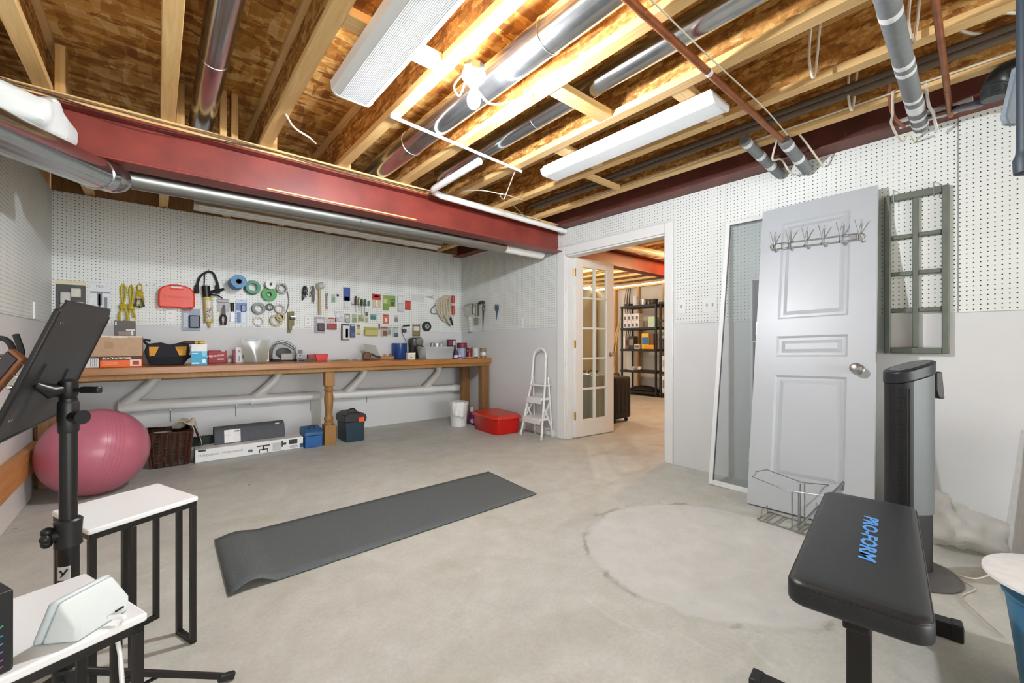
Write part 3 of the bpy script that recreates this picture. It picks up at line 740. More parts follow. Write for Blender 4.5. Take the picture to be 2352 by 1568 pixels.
# long white product carton
LX0, LX1, LY0, LY1 = .25, 1.10, 4.485, 4.66
t = thing('product_carton', 'long flat white printed carton lying under the bench', 'box', ((LX0 + LX1) / 2, 4.57, 0))
wh = mat('#e7e9e8', .45, var=.02)
MB().box((LX0, LY0, .001), (LX1, LY1, .118)).build('carton', wh, t, bevel=.003)
MB().box((LX0 - .001, LY0 - .001, .0005), (LX1 + .001, LY1, .012)).build('grey_base_band', mat('#8f989c', .5), t)
ink, dk = mat('#8f9494', .6), mat('#2a2d30', .5)
text('lettering', 'Multiposition', .028, ink, t, (LX0 + .095, LY0 - .0016, .066), (1, 0, 0), (0, 0, 1))
text('lettering', 'Multipositional', .026, ink, t, (LX0 + .27, LY0 - .0016, .068), (1, 0, 0), (0, 0, 1))
MB().box((LX0 + .02, LY0 - .0018, .100), (LX0 + .075, LY0 - .0008, .115)).build('logo_block', dk, t)
def mount_print(x, z, s):
    q = MB(); y = LY0 - .0016
    q.cbox((x, y, z + .018 * s), (.10 * s, .001, .010 * s)); q.cbox((x, y, z), (.012 * s, .001, .04 * s)); q.cbox((x, y, z - .012 * s), (.06 * s, .001, .008 * s))
    for dx in (-.03, .03): q.cbox((x + dx * s, y, z - .025 * s), (.006 * s, .001, .03 * s))
    q.build('product_print', dk, t)
mount_print(LX0 + .51, .060, 1.1)
MB().cbox((LX0 + .405, LY0 - .0016, .050), (.035, .001, .022)).build('product_print', mat('#566876', .5), t)
MB().cbox((LX0 + .62, LY0 - .0016, .055), (.07, .001, .075)).build('product_print', mat('#c2c6c8', .5), t)
MB().cbox((LX0 + .665, LY0 - .0018, .075), (.012, .001, .06)).build('product_print', dk, t); MB().cbox((LX0 + .685, LY0 - .0018, .072), (.03, .001, .02)).build('product_print', dk, t)
MB().cbox((LX0 + .76, LY0 - .0018, .082), (.075, .001, .042)).build('product_print', dk, t); MB().cbox((LX0 + .765, LY0 - .0018, .035), (.07, .001, .025)).build('product_print', mat('#b9bec1', .5), t)
MB().cbox((LX0 + .833, LY0 - .0018, .035), (.03, .001, .04)).build('product_print', mat('#1d4569', .5), t)
# charcoal soundbar style box resting on the carton
t = thing('charcoal_roll', 'charcoal rounded roll with a white label on the long carton', 'roll', (.68, 4.66, .119))
MB().prism([(0, 0), (.14, 0), (.14, .13), (.125, .145), (.09, .15), (.06, .147), (.03, .12), (.012, .07)], (.57, 0, 0), (.395, 4.60, .119), (0, 1, 0), (0, 0, 1)).build('body', mat('#4d5157', .7, var=.1, nscale=60), t, bevel=.006)
MB().prism([(0, 0), (.0285, .112), (.031, .112), (.003, 0)], (.125, 0, 0), (.47, 4.596, .126), (0, 1, 0), (0, 0, 1)).build('label_card', mat('#e4e6e4', .5), t)
MB().cbox((.565, 4.6075, .225), (.04, .004, .007)).build('label_mark', dk, t)
MB().cbox((.90, 4.634, .25), (.035, .012, .012)).build('logo_mark', mat('#cfd0d0', .5), t)
q = MB()
q.bar((.23, 4.74, .14), (.42, 4.75, .15), .05, .07)
for i in range(9): q.cyl((.24 + i * .02, 4.735, .175), (.24 + i * .02, 4.735, .193), .008, n=8)
tag(q.build('scrub_brush', mat('#1d2a20', .7), None), 'dark green stud bristled strip behind the charcoal roll', 'brush')
# blue lidded case
t = thing('blue_case', 'blue plastic case with hinged lid beside the long carton', 'case', (1.19, 4.56, 0))
bl, bl2 = mat('#1b5c9e', .4), mat('#33608f', .4)
MB().box((1.112, 4.46, 0), (1.275, 4.66, .115)).build('body', bl, t, bevel=.008)
MB().prism([(0, 0), (.21, 0), (.21, .06), (.185, .075), (.03, .055), (0, .03)], (.171, 0, 0), (1.108, 4.456, .1165), (0, 1, 0), (0, 0, 1)).build('lid', bl2, t, bevel=.006)
MB().tube(spline([(1.17, 4.51, .175), (1.165, 4.52, .20), (1.19, 4.545, .205), (1.215, 4.53, .20), (1.21, 4.515, .18)], 4), .005, 8).build('handle', mat('#27313d', .4), t)
# dark toolbox
t = thing('tool_box', 'dark teal tool box with black lid and orange sticker', 'toolbox', (1.60, 4.60, 0))
MB().prism([(1.505, 0), (1.69, 0), (1.70, .21), (1.495, .21)], (0, .27, 0), (0, 4.45, 0), (1, 0, 0), (0, 0, 1)).build('body', mat('#15323f', .45), t, bevel=.008)
MB().prism([(1.485, .205), (1.712, .205), (1.716, .25), (1.70, .285), (1.64, .305), (1.55, .305), (1.495, .28), (1.482, .25)], (0, .30, 0), (0, 4.435, 0), (1, 0, 0), (0, 0, 1)).build('lid', mat('#2b2c31', .4), t, bevel=.010)
MB().cbox((1.655, 4.433, .232), (.058, .004, .052)).build('price_sticker', mat('#ff5a2c', .5), t)
MB().cbox((1.655, 4.4315, .275), (.05, .012, .04)).build('latch', mat('#4a1f1c', .4), t)
MB().tube(spline([(1.54, 4.52, .30), (1.55, 4.53, .325), (1.62, 4.58, .328), (1.66, 4.60, .30)], 4), .008, 8).build('handle', M['black'], t)
# white bucket with a cloth over the rim
bc = (2.915, 4.50)
t = thing('bucket', 'white plastic bucket at the right end under the bench', 'bucket', (bc[0], bc[1], 0))
MB().lathe([(.001, .004), (.093, .003), (.098, .0), (.118, .29), (.124, .29), (.124, .262), (.122, .262), (.122, .30), (.110, .30), (.092, .012), (.001, .012)], (bc[0], bc[1], 0), n=36).build('pail', mat('#e3e5e2', .4), t)
MB().tube(arc((bc[0] + .02, bc[1] - .02, .26), Vector((.8, -.6, 0)), Vector((.35, .45, -.55)), .127, 0, math.pi, 14), .003, 6).build('wire_handle', M['steel'], t)
dv = Vector((-.62, -.78, 0)); pv = Vector((.78, -.62, 0))
def rag(u, v):
    r = .129 + .004 * math.sin(9 * u) ; a = (u - .5) * 1.15
    rad = dv * math.cos(a) + pv * math.sin(a)
    if v < .3: return Vector((bc[0], bc[1], .306 + .003 * math.sin(14 * u))) + rad * (.06 + .07 * v / .3)
    return Vector((bc[0], bc[1], .303 - (v - .3) * (.22 + .05 * u))) + rad * (r + .006 * math.sin(12 * u + 4 * v))
tag(MB().grid(rag, 18, 14).build('rag', mat('#eceeec', .85, bump=.3), None, solid=.004), 'white rag hung over the rim of the white bucket', 'cloth')
t = thing('detergent_jug', 'purple and white jug between the bucket and red tub', 'jug', (3.06, 4.48, 0))
MB().box((3.055, 4.40, 0), (3.145, 4.56, .16)).build('body', mat('#6d2b58', .4), t, bevel=.02, seg=3)
MB().box((3.054, 4.398, .02), (3.146, 4.45, .08)).build('label', mat('#dcdce2', .5), t, bevel=.01)
MB().cyl((3.10, 4.48, .16), (3.10, 4.48, .215), .022, n=14).build('cap', mat('#d7d9de', .4), t)
# red storage tub
t = thing('storage_tub', 'bright red lidded storage tub beside the white step ladder', 'tub', (3.04, 3.86, 0))
c0 = [Vector((2.885, 3.70, 0)), Vector((3.235, 3.66, 0)), Vector((3.295, 4.22, 0)), Vector((2.93, 4.24, 0))]
cen = sum(c0, Vector()) / 4
rd = mat('#c3120d', .33, var=.06, nscale=5); rl = mat('#cf3b28', .35, var=.06, nscale=5)
def loop(poly, s, z, cut=.10):
    out = []
    n = len(poly)
    for i in range(n):
        p = cen + (poly[i] - cen) * s; a = cen + (poly[i - 1] - cen) * s; b = cen + (poly[(i + 1) % n] - cen) * s
        for f in (a, b): out.append(p.lerp(f, cut) + Vector((0, 0, z)))
    return out
def stack(m, loops):
    k = len(loops[0]); o = len(m.v)
    m.add([p for L in loops for p in L], [(i * k + j, i * k + (j + 1) % k, (i + 1) * k + (j + 1) % k, (i + 1) * k + j) for i in range(len(loops) - 1) for j in range(k)] + [tuple(reversed(range(k))), tuple(range((len(loops) - 1) * k, len(loops) * k))])
    return m
stack(MB(), [loop(c0, .92, 0), loop(c0, .94, .01), loop(c0, 1.0, .175)]).build('body', rd, t, bevel=.006)
stack(MB(), [loop(c0, 1.05, .172), loop(c0, 1.075, .178), loop(c0, 1.075, .192), loop(c0, 1.04, .205), loop(c0, .9, .222), loop(c0, .86, .222)]).build('lid', rl, t, bevel=.004)
# white step ladder
t = thing('step_ladder', 'white folding step ladder standing by the doorway casing', 'ladder', (3.25, 3.42, 0))
fa, fb = Vector((3.15, 3.585, 0)), Vector((3.145, 3.245, 0))
ta_, tb_ = Vector((3.265, 3.525, .60)), Vector((3.262, 3.305, .60))
wm = mat('#e6e7e4', .35)
top = arc((3.285, 3.415, .88), (0, 1, 0), (.08, 0, 1), .098, 0, math.pi, 12)
MB().tube([fa, ta_] + top + [tb_, fb], .0125, 10).build('front_frame', wm, t)
for (p, z) in ((.34, .0), (.70, 1)):
    a, b = fa.lerp(ta_, p), fb.lerp(tb_, p)
    MB().box((a.x - .03, b.y + .012, a.z - .014), (a.x + .11, a.y - .012, a.z + .014)).build('step', wm, t, bevel=.005)
    MB().box((a.x - .035, b.y + .012, a.z - .05), (a.x - .028, a.y - .012, a.z + .014)).build('step_lip', wm, t, bevel=.002)
MB().box((3.245, 3.30, .555), (3.36, 3.53, .575)).build('top_step', wm, t, bevel=.006)
ga, gb = Vector((3.345, 3.56, 0)), Vector((3.345, 3.275, 0))
ha, hb = Vector((3.30, 3.535, .66)), Vector((3.30, 3.295, .66))
MB().tube([ga, ha], .010, 8).build('rear_leg', wm, t); MB().tube([gb, hb], .010, 8).build('rear_leg', wm, t)
MB().tube([ga.lerp(ha, .12), gb.lerp(hb, .12)], .007, 8).build('rear_brace', wm, t)
for a, b in ((fa.lerp(ta_, .34), ga.lerp(ha, .6)), (fb.lerp(tb_, .34), gb.lerp(hb, .6)), (fa.lerp(ta_, .55), ga.lerp(ha, .15)), (fb.lerp(tb_, .55), gb.lerp(hb, .15))):
    MB().bar(a + Vector((.01, 0, 0)), b, .004, .022).build('side_link', wm, t)
for p in (fa, fb, ga, gb): MB().cyl(p + Vector((0, 0, .0005)), p + Vector((0, 0, .03)), .0155, n=10).build('rubber_foot', mat('#cfd0cc', .6), t)

# ================================================================== yoga mat
mt_ = [on_z(1122, 1085), on_z(1232, 1136), on_z(525, 1372), on_z(493, 1243)]
def matf(u, v):
    a = mt_[3].lerp(mt_[0], u); b = mt_[2].lerp(mt_[1], u); p = a.lerp(b, v)
    k = max(0.0, 1 - u / .10)
    lift = .028 * math.sin(min(1, (u / .10)) * math.pi) ** 1.2 * (.55 + .75 * v) if u < .10 else 0
    return p + Vector((0, 0, .007 + lift))
mw, tt, bb = base('yoga_mat_foam')
vz = tt.coords('Object', scale=(260, 90, 1)); nn = tt.noise(vz, 1.0, 2)
tt.link(tt.ramp(nn, [(.3, lin('#4f5557')), (.7, lin('#626a6b'))]), bb.inputs['Base Color']); bb.inputs['Roughness'].default_value = .8; tt.bump(nn, .5, .002, bb)
o = MB().grid(matf, 60, 10).build('yoga_mat', mw, None, solid=.006)
tag(o, 'dark grey yoga mat unrolled on the concrete with one curled end', 'mat')

# ================================================================== nesting side tables
wt = mat('#eceeee', .22, var=.015, nscale=5)
def side_table(label, c, u, v, s, zt, seed):
    """square white top on four U-shaped black legs; c = near corner, u/v = unit edges"""
    c, u, v = Vector(c), Vector(u).normalized(), Vector(v).normalized()
    mid = c + u * s / 2 + v * s / 2
    t = thing('side_table', label, 'table', (mid.x, mid.y, 0), 'small white topped side tables')
    zt0 = zt - .016
    poly = [c, c + u * s, c + u * s + v * s, c + v * s]
    k = MB(); k.add([p + Vector((0, 0, zt0)) for p in poly] + [p + Vector((0, 0, zt)) for p in poly], [(3, 2, 1, 0), (4, 5, 6, 7)] + [(i, (i + 1) % 4, (i + 1) % 4 + 4, i + 4) for i in range(4)])
    k.build('table_top', wt, t, bevel=.004)
    w = .016; ins = .012
    q = [c + (u + v) * ins, c + u * (s - ins) + v * ins, c + (u + v) * (s - ins), c + u * ins + v * (s - ins)]
    for i in range(4):
        a, b = q[i], q[(i + 1) % 4]; d = (b - a).normalized()
        e = a + d * .095
        zz = zt0 - w / 2 - .0005
        MB().bar(a + Vector((0, 0, zz)) - d * w / 2, b + Vector((0, 0, zz)) + d * w / 2, w, w).build('frame_rail', M['black_metal'], t, bevel=.001)
        for p in (a, e): MB().bar(p + Vector((0, 0, 0)), p + Vector((0, 0, zt0 - w - .001)), w, w, d).build('leg', M['black_metal'], t, bevel=.001)
        MB().bar(a + Vector((0, 0, w / 2)), e + Vector((0, 0, w / 2)), w * .98, w, Vector((0, 0, 1))).build('foot', M['black_metal'], t, bevel=.001)
    return t
B_, C_, A_ = Vector((-.147, 1.666, 0)), Vector((.105, 1.798, 0)), Vector((-.255, 1.943, 0))
side_table('white topped black legged side table behind the music stand pole', B_, C_ - B_, A_ - B_, .29, .50, 1)
R_, F_, = Vector((-.013, 1.083, 0)), Vector((-.136, 1.336, 0))
ud = Vector((-.94, -.37, 0)).normalized(); vd = Vector((ud.y, -ud.x, 0))
N_ = R_ + ud * .30
side_table('white topped black legged side table holding the smart display', N_, -ud, vd, .30, .50, 2)
# ================================================================== music stand
P1, P2, P3 = at(145, 690, .92), at(255, 712, 1.30), at(135, 948, 1.24)
du = (P1 - P2).normalized(); dvv = (P3 - P2); dvv = (dvv - du * dvv.dot(du)); DW, DH = (P1 - P2).length, dvv.length; dvv.normalize()
dn = du.cross(dvv).normalized()
if dn.dot(Vector((0, 0, H)) - P2) < 0: dn = -dn
def onplane(x, y, o, n):
    d = ray(x, y); c = Vector((0, 0, H)); return c + d * ((o - c).dot(n) / d.dot(n))
PX_, PY_ = at(157, 1100, 1.02).x, at(157, 1100, 1.02).y
t = thing('music_stand', 'black metal music stand with tilted solid desk at the left', 'music stand', (PX_, PY_, 0))
mst = mat('#2a2a2b', .45, .3, var=.15, nscale=300)
k = MB(); o_ = P2
def dp(a, b, c=0.0): return o_ + du * a + dvv * b + dn * c
cr = .02
pl = [(0, cr), (cr, 0), (DW - cr, 0), (DW, cr), (DW, DH - cr), (DW - cr, DH), (cr, DH), (0, DH - cr)]
k.prism(pl, dn * .003, o_, du, dvv); k.build('desk', mst, t)
for a in (0, DW):
    MB().bar(dp(a, cr, .0), dp(a, DH - cr, .0), .012, .012, dn).build('desk_rim', M['black_metal'], t, bevel=.004)
MB().bar(dp(cr, 0, 0), dp(DW - cr, 0, 0), .006, .006, dn).build('desk_rim', M['black_metal'], t, bevel=.002)
MB().bar(dp(0, DH, -.02), dp(DW, DH, -.02), .004, .05, dn).build('desk_lip', M['black_metal'], t)
for a, b in ((.04, .05), (.055, .05), (DW - .04, .05), (DW - .055, .05), (DW - .04, DH - .05), (DW - .055, DH - .05)):
    MB().cyl(dp(a, b, .002), dp(a, b, .0045), .003, n=8).build('rivet', M['chrome'], t)
ja, jb_ = onplane(75, 882, P2, dn) + dn * .004, onplane(131, 886, P2, dn) + dn * .004
hub = Vector((PX_, PY_, at(160, 895, 1.02).z))
for j, s in ((ja, 1), (jb_, -1)):
    MB().tube([j, j.lerp(hub, .45) + Vector((0, 0, -.012)), hub + (j - hub) * .12], [.007, .016, .012], 10).build('bracket_arm', M['black_metal'], t)
    MB().bar(j, j - dvv * .05, .006, .006, dn).build('bracket_tab', M['black_metal'], t)
MB().bar(ja, jb_, .014, .006, dn).build('bracket_bar', M['black_metal'], t)
kn = MB().cyl(hub, hub + RT * .055, .006, n=10); kn.cbox(hub + RT * .055, (.045, .014, .016), Matrix((RT, FW, (0, 0, 1))).transposed()); kn.build('tilt_knob', M['black'], t, bevel=.003)
MB().lathe([(.014, -.02), (.018, -.01), (.018, .02), (.010, .026)], hub, n=16).build('tilt_joint', M['black_metal'], t)
ztube = hub.z - .02

zc1 = at(157, 945, 1.02).z
MB().lathe([(.018, -.02), (.0195, -.015), (.0195, .05), (.018, .055)], (PX_, PY_, zc1 - .03), n=20).build('upper_clamp', M['black'], t)
q = MB().cyl(Vector((PX_, PY_, zc1 - .012)), Vector((PX_, PY_, zc1 - .012)) + RT * .045 - FW * .01, .012, .017, 14); q.build('upper_clamp_knob', M['black'], t)
zc = at(157, 1222, 1.02).z
MB().cyl((PX_, PY_, zc - .01), (PX_, PY_, ztube), .0165, n=20).build('upper_tube', M['black_metal'], t)
MB().lathe([(.021, -.032), (.0255, -.03), (.024, 0), (.026, .03), (.022, .034)], (PX_, PY_, zc), n=20).build('height_clamp', M['black'], t)
q = MB(); c = Vector((PX_, PY_, zc)) - RT * .004 - FW * .014
for i in range(5):
    a = 2 * math.pi * i / 5; dd = (-RT * .8 - FW * .6).normalized(); a1, b1 = basis(dd)
    q.sphere(c + dd * .022 + (a1 * math.cos(a) + b1 * math.sin(a)) * .014, .011, 10, 8)
q.cyl(c, c + dd * .03, .013, n=12); q.build('height_knob', M['black'], t)
MB().cyl((PX_, PY_, .12), (PX_, PY_, zc - .02), .0195, n=22).build('lower_tube', M['black_metal'], t)
zs = at(157, 1308, 1.02).z
def stick(u, v):
    a = math.atan2(-FW.y * .93 + RT.y * .35, -FW.x * .93 + RT.x * .35) + (u - .5) * 1.3
    return Vector((PX_ + math.cos(a) * .0199, PY_ + math.sin(a) * .0199, zs - .016 + v * .032))
MB().grid(stick, 8, 1).build('logo_sticker', mat('#dcdcdc', .4), t)
vv = (-FW * .93 + RT * .35).normalized(); uu = Vector((-vv.y, vv.x, 0))
MB().prism([(-.008, .009), (-.004, .009), (0, .001), (.006, .010), (.010, .010), (.001, -.004), (-.003, -.008), (-.006, -.008), (-.002, -.002)], vv * .0008, Vector((PX_, PY_, zs)) + vv * .0199, uu, (0, 0, 1)).build('logo_mark', M['black'], t)
tip = on_z(528, 1562)
a0 = math.atan2(tip.y - PY_, tip.x - PX_); rr = math.hypot(tip.x - PX_, tip.y - PY_)
for i in range(3):
    a = a0 + i * 2 * math.pi / 3 ; dd = Vector((math.cos(a), math.sin(a), 0)); b = Vector((PX_, PY_, 0))
    lg = MB().bar(b + dd * .02 + Vector((0, 0, .22)), b + dd * rr + Vector((0, 0, .012)), .012, .016).build('leg', M['black_metal'], t, bevel=.002)
    MB().bar(b + dd * (rr - .03) + Vector((0, 0, .023)), b + dd * (rr + .012) + Vector((0, 0, .011)), .017, .020).build('rubber_foot', M['black'], lg, bevel=.003)
    MB().bar(b + dd * .015 + Vector((0, 0, .10)), b + dd * rr * .5 + Vector((0, 0, .115)), .010, .005).build('strut', M['black_metal'], t)
MB().lathe([(.024, 0), (.028, .005), (.028, .04), (.022, .045)], (PX_, PY_, .20), n=18).build('leg_hub', M['black'], t)
MB().lathe([(.022, 0), (.024, .03)], (PX_, PY_, .085), n=18).build('brace_hub', M['black'], t)

# ================================================================== things on the near side table
fb, bb_, br = on_z(66, 1487, .5005), on_z(176, 1477, .5005), on_z(300, 1398, .5005)
wv = br - bb_
apx = on_z(66, 1487, .5005).lerp(bb_, .42)
apx = at(108, 1386, apx.dot(FW))
t = thing('smart_display', 'white wedge shaped smart display seen from behind on the near table', 'smart display', ((fb + bb_) / 2 + wv / 2))
whp = mat('#d5dddc', .4, var=.01)
th = (bb_ - fb).normalized() * .014
# screen slab
tri = [fb, fb + th, apx + th, apx]
k = MB(); k.add(tri + [p + wv for p in tri], [(3, 2, 1, 0), (4, 5, 6, 7)] + [(i, (i + 1) % 4, (i + 1) % 4 + 4, i + 4) for i in range(4)])
k.build('screen_housing', mat('#c9d3d6', .35), t, bevel=.006, seg=3)
# wedge base body behind it
i0 = wv.normalized() * .001
bk0 = bb_ + Vector((0, 0, .028))
pr_ = [fb + th * 1.02 + i0, bb_ + i0, bk0 + i0, apx + th * 1.02 + Vector((0, 0, -.001)) + i0]
k = MB(); k.add(pr_ + [p + wv - i0 * 2 for p in pr_], [(3, 2, 1, 0), (4, 5, 6, 7)] + [(i, (i + 1) % 4, (i + 1) % 4 + 4, i + 4) for i in range(4)])
k.build('wedge_body', whp, t, bevel=.006, seg=4)
bm0 = bb_ + wv * .66 + Vector((0, 0, .012)); outd = (bb_ - fb).normalized()
for f in (.72, .80): MB().cbox(bb_ + wv * f + Vector((0, 0, .014)) + outd * .0008, (.007, .003, .003), Matrix((wv.normalized(), outd, (0, 0, 1))).transposed()).build('port', M['black'], t)
wire('white charging cable running from the smart display off the near table', [bb_ + wv * .52 + Vector((0, 0, .012)) + outd * .004, bb_ + wv * .52 + outd * .03 + Vector((0, 0, .010)), at(268, 1450, .80), at(276, 1500, .79), at(280, 1560, .79), at(290, 1700, .80)], .0038, mat('#eef0ef', .4), 6, 'charging_cable')
pc = on_z(158, 1372, .5005)
MB().lathe([(.012, 0), (.014, .001), (.014, .0025), (.009, .003)], (pc.x, pc.y, .5003), n=16).build('table_pad', mat('#d3c9c6', .5))['kind'] = 'tmp'
tp = bpy.data.objects['table_pad']; del tp['kind']; tag(tp, 'small round pad with a red mark beside the smart display', 'pad')
MB().lathe([(.005, .0), (.006, .0006)], (pc.x, pc.y, .5035), n=12).build('red_mark', mat('#c96a5c', .5), tp)
# black product box with coloured streaks
cb = on_z(32, 1535, .5005); hb_ = (1535 - 1352) / F_PX * (cb.dot(FW))
t = thing('product_box', 'black product box with blue and purple streaks at the left edge', 'box', cb)
e1 = Vector((-.42, .90, 0)).normalized(); e2 = Vector((-.9, -.42, 0)).normalized()
poly = [cb, cb + e1 * .07, cb + e1 * .07 + e2 * .14, cb + e2 * .14]
k = MB(); k.add([p for p in poly] + [p + Vector((0, 0, hb_)) for p in poly], [(3, 2, 1, 0), (4, 5, 6, 7)] + [(i, (i + 1) % 4, (i + 1) % 4 + 4, i + 4) for i in range(4)])
k.build('carton', mat('#1a1b1e', .35), t, bevel=.003)
nrm = e2.cross(Vector((0, 0, 1))); nrm = nrm if nrm.dot(cb) < 0 else -nrm
for i, (cc, zz) in enumerate((('#4fae9c', .60), ('#3a83b5', .48), ('#5a8fd0', .38), ('#7a6fc4', .28), ('#8d4fb0', .18), ('#9c3f7a', .10))):
    a = cb + e2 * .012 + Vector((0, 0, hb_ * zz)) + nrm * .0008
    MB().bar(a, a + e2 * .05 + Vector((0, 0, -.012 if i else -.03)), .0012, .0035, nrm).build('printed_streak', mat(cc, .4), t)

# ================================================================== guitar on a floor stand at the left edge
GD = .90
g0, g1 = at(44, 812, GD), at(-60, 935, GD)
gx = (g0 - g1).normalized(); gn = (gx.cross(FW)).normalized(); gb = gx.cross(gn).normalized()
t = thing('guitar', 'brown guitar headstock with silver tuners at the left edge', 'guitar', (g1.x - .1, g1.y, .50))
gw = mat_wood('guitar_neck_wood', '#9a6a48', '#7a4c30', 2, 1, .4, False)
MB().bar(g0, g0 - gx * .15, .036, .016, FW).build('headstock', gw, t, bevel=.004)
MB().bar(g0 - gx * .005 - FW * .010, g0 - gx * .145 - FW * .010, .026, .004, FW).build('headstock_face', mat('#3a3434', .3), t)
nk = g0 - gx * .145
ne = nk - gx * .30
MB().tube([nk, ne], [.018, .022], 10).build('neck', gw, t)
MB().lathe([(.001, -.03), (.08, -.03), (.085, 0), (.08, .03), (.001, .03)], ne - gx * .07, FW, n=28).build('body', mat_wood('guitar_top', '#b07a45', '#8d5a2c', 2, 1, .3, False), t)
for i in range(3):
    a = g0 - gx * (.022 + i * .030) + gb * .0
    for s in (1, -1):
        d_ = (RT * .9 - Vector((0, 0, .25))) * s
        q = MB().cyl(a, a + d_ * .032, .002, n=8); q.sphere(a + d_ * .038, .007, 10, 8, (1, .5, .7)); q.build('tuner', M['chrome'], t)
sp = at(34, 822, GD + .03)
sf = Vector((sp.x, sp.y, 0)) - RT * .33
t = thing('guitar_stand', 'black padded yoke of a guitar stand around the headstock', 'stand', (sf.x, sf.y, 0))
for pts in ([(34, 815), (24, 790), (10, 778), (-8, 776)], [(46, 822), (49, 808), (44, 790), (36, 768)]):
    MB().tube(spline([at(x, y, GD + .01) for x, y in pts], 5), .0055, 8).build('yoke_arm', M['black_rubber'], t)
MB().tube([sp, sp + FW * .03 - RT * .12, Vector((sf.x, sf.y, sp.z - .06)), sf + Vector((0, 0, .02))], .009, 10).build('pole', M['black_metal'], t)
for a in (-1.2, .6, 2.6):
    MB().bar(sf + Vector((0, 0, .10)), sf + Vector((.12 * math.cos(a), .12 * math.sin(a), .01)), .014, .014).build('foot', M['black_metal'], t)

# ================================================================== leaning door, screens and coat hooks at the right wall
def leaning_panel_axes(b0, w, top, hgt):
    b0, top = Vector(b0), Vector(top); v = (top - b0).normalized(); u = Vector(w).normalized(); u = (u - v * u.dot(v)).normalized()
    n = u.cross(v); n = n if n.x < 0 else -n
    return b0, u, v, n
b0, u, v, n = leaning_panel_axes((2.92, 1.093, .001), (0, -1, 0), (3.318, 1.138, 1.955), 1.99)
DWd, DHt = .622, 1.992
t = thing('panel_door', 'white three panel interior door leaning against the right wall', 'door', (b0.x, b0.y - .3, 0))
def slab(m, a0, a1, c0, c1, d0, d1, b0=b0, u=u, v=v, n=n):
    """box in the panel's own axes: a across, c up, d out of the face (towards the room)"""
    pts = [b0 + u * a + v * c + n * d for d in (d0, d1) for a, c in ((a0, c0), (a1, c0), (a1, c1), (a0, c1))]
    return m.add(pts, [(3, 2, 1, 0), (4, 5, 6, 7)] + [(i, (i + 1) % 4, (i + 1) % 4 + 4, i + 4) for i in range(4)])
pz = [(.19, .83), (.95, 1.085), (1.20, 1.87)]; st = .125
m = MB()
slab(m, 0, st, 0, DHt, 0, .034); slab(m, DWd - st, DWd, 0, DHt, 0, .034)
zz = [0] + [e for p in pz for e in p] + [DHt]
for i in range(0, len(zz), 2): slab(m, st, DWd - st, zz[i], zz[i + 1], 0, .034)
m.build('door_frame', M['door_white'], t)
for c0_, c1_ in pz:
    q = MB()
    r_ = lambda s, d: [b0 + u * a + v * c + n * d for a, c in ((st + s, c0_ + s), (DWd - st - s, c0_ + s), (DWd - st - s, c1_ - s), (st + s, c1_ - s))]
    L = [r_(0, .034), r_(.012, .022), r_(.028, .022), r_(.05, .031)]
    q.add([p for l in L for p in l], [(i * 4 + j, i * 4 + (j + 1) % 4, (i + 1) * 4 + (j + 1) % 4, (i + 1) * 4 + j) for i in range(3) for j in range(4)] + [(12, 13, 14, 15)])
    q.build('raised_panel', M['door_white'], t, smooth=False)
dpo = b0 + n * .034
kp = onplane(1970, 848, dpo, n)
MB().lathe([(.032, 0), (.032, .004), (.026, .008), (.012, .012), (.012, .03), (.022, .036), (.029, .048), (.027, .060), (.016, .066), (.001, .067)], kp, n, 24).build('door_knob', M['steel'], t)
for z in (.26, 1.10, 1.72): slab(MB(), -.003, .0, z, z + .09, .003, .032).build('hinge_leaf', mat('#c3cbd0', .35, .6), t)
slab(MB(), DWd, DWd + .0015, .92, .98, .006, .028).build('latch_plate', M['brass'], t)
# coat hooks
hl, hr = onplane(1778, 562, dpo, n), onplane(1975, 537, dpo, n)
hd = (hr - hl).normalized(); hv = v
t = thing('coat_rack', 'chrome wire coat rack with six double hooks on the leaning door', 'coat rack', hl)
L_ = (hr - hl).length
for dz in (0, -.038):
    MB().tube([hl + hv * (dz) + n * .012, hr + hv * (dz) + n * .012], .0028, 8).build('rail_wire', M['chrome'], t)
for e, s in ((hl, -1), (hr, 1)):
    MB().tube(arc(e + hv * -.019 + n * .012, hv, hd * s, .019, 0, math.pi, 8), .0028, 8).build('rail_end', M['chrome'], t)
    MB().cbox(e - hd * s * .03 + hv * -.019 + n * .004, (.004, .03, .05), Matrix((n, hd, hv)).transposed()).build('mount_plate', M['steel'], t)
for i in range(6):
    c = hl + hd * (L_ * (i + .02) / 5.05) + n * .014
    q = MB().tube(spline([c + hv * -.045 + n * .03, c + hv * -.055 + n * .018, c + hv * -.035 + n * .003, c, c + hv * .04 + n * .02 + hd * -.006, c + hv * .075 + n * .035 + hd * -.012], 5), .0032, 8)
    q.tube(spline([c + hv * -.005, c + hv * .035 + n * .02 + hd * .010, c + hv * .07 + n * .035 + hd * .022], 4), .0032, 8)
    q.tube(spline([c + hv * -.035 + hd * .002, c + hv * -.056 + n * .012 + hd * .008, c + hv * -.044 + n * .028 + hd * .010], 4), .003, 8)
    q.build('double_hook', M['chrome'], t)
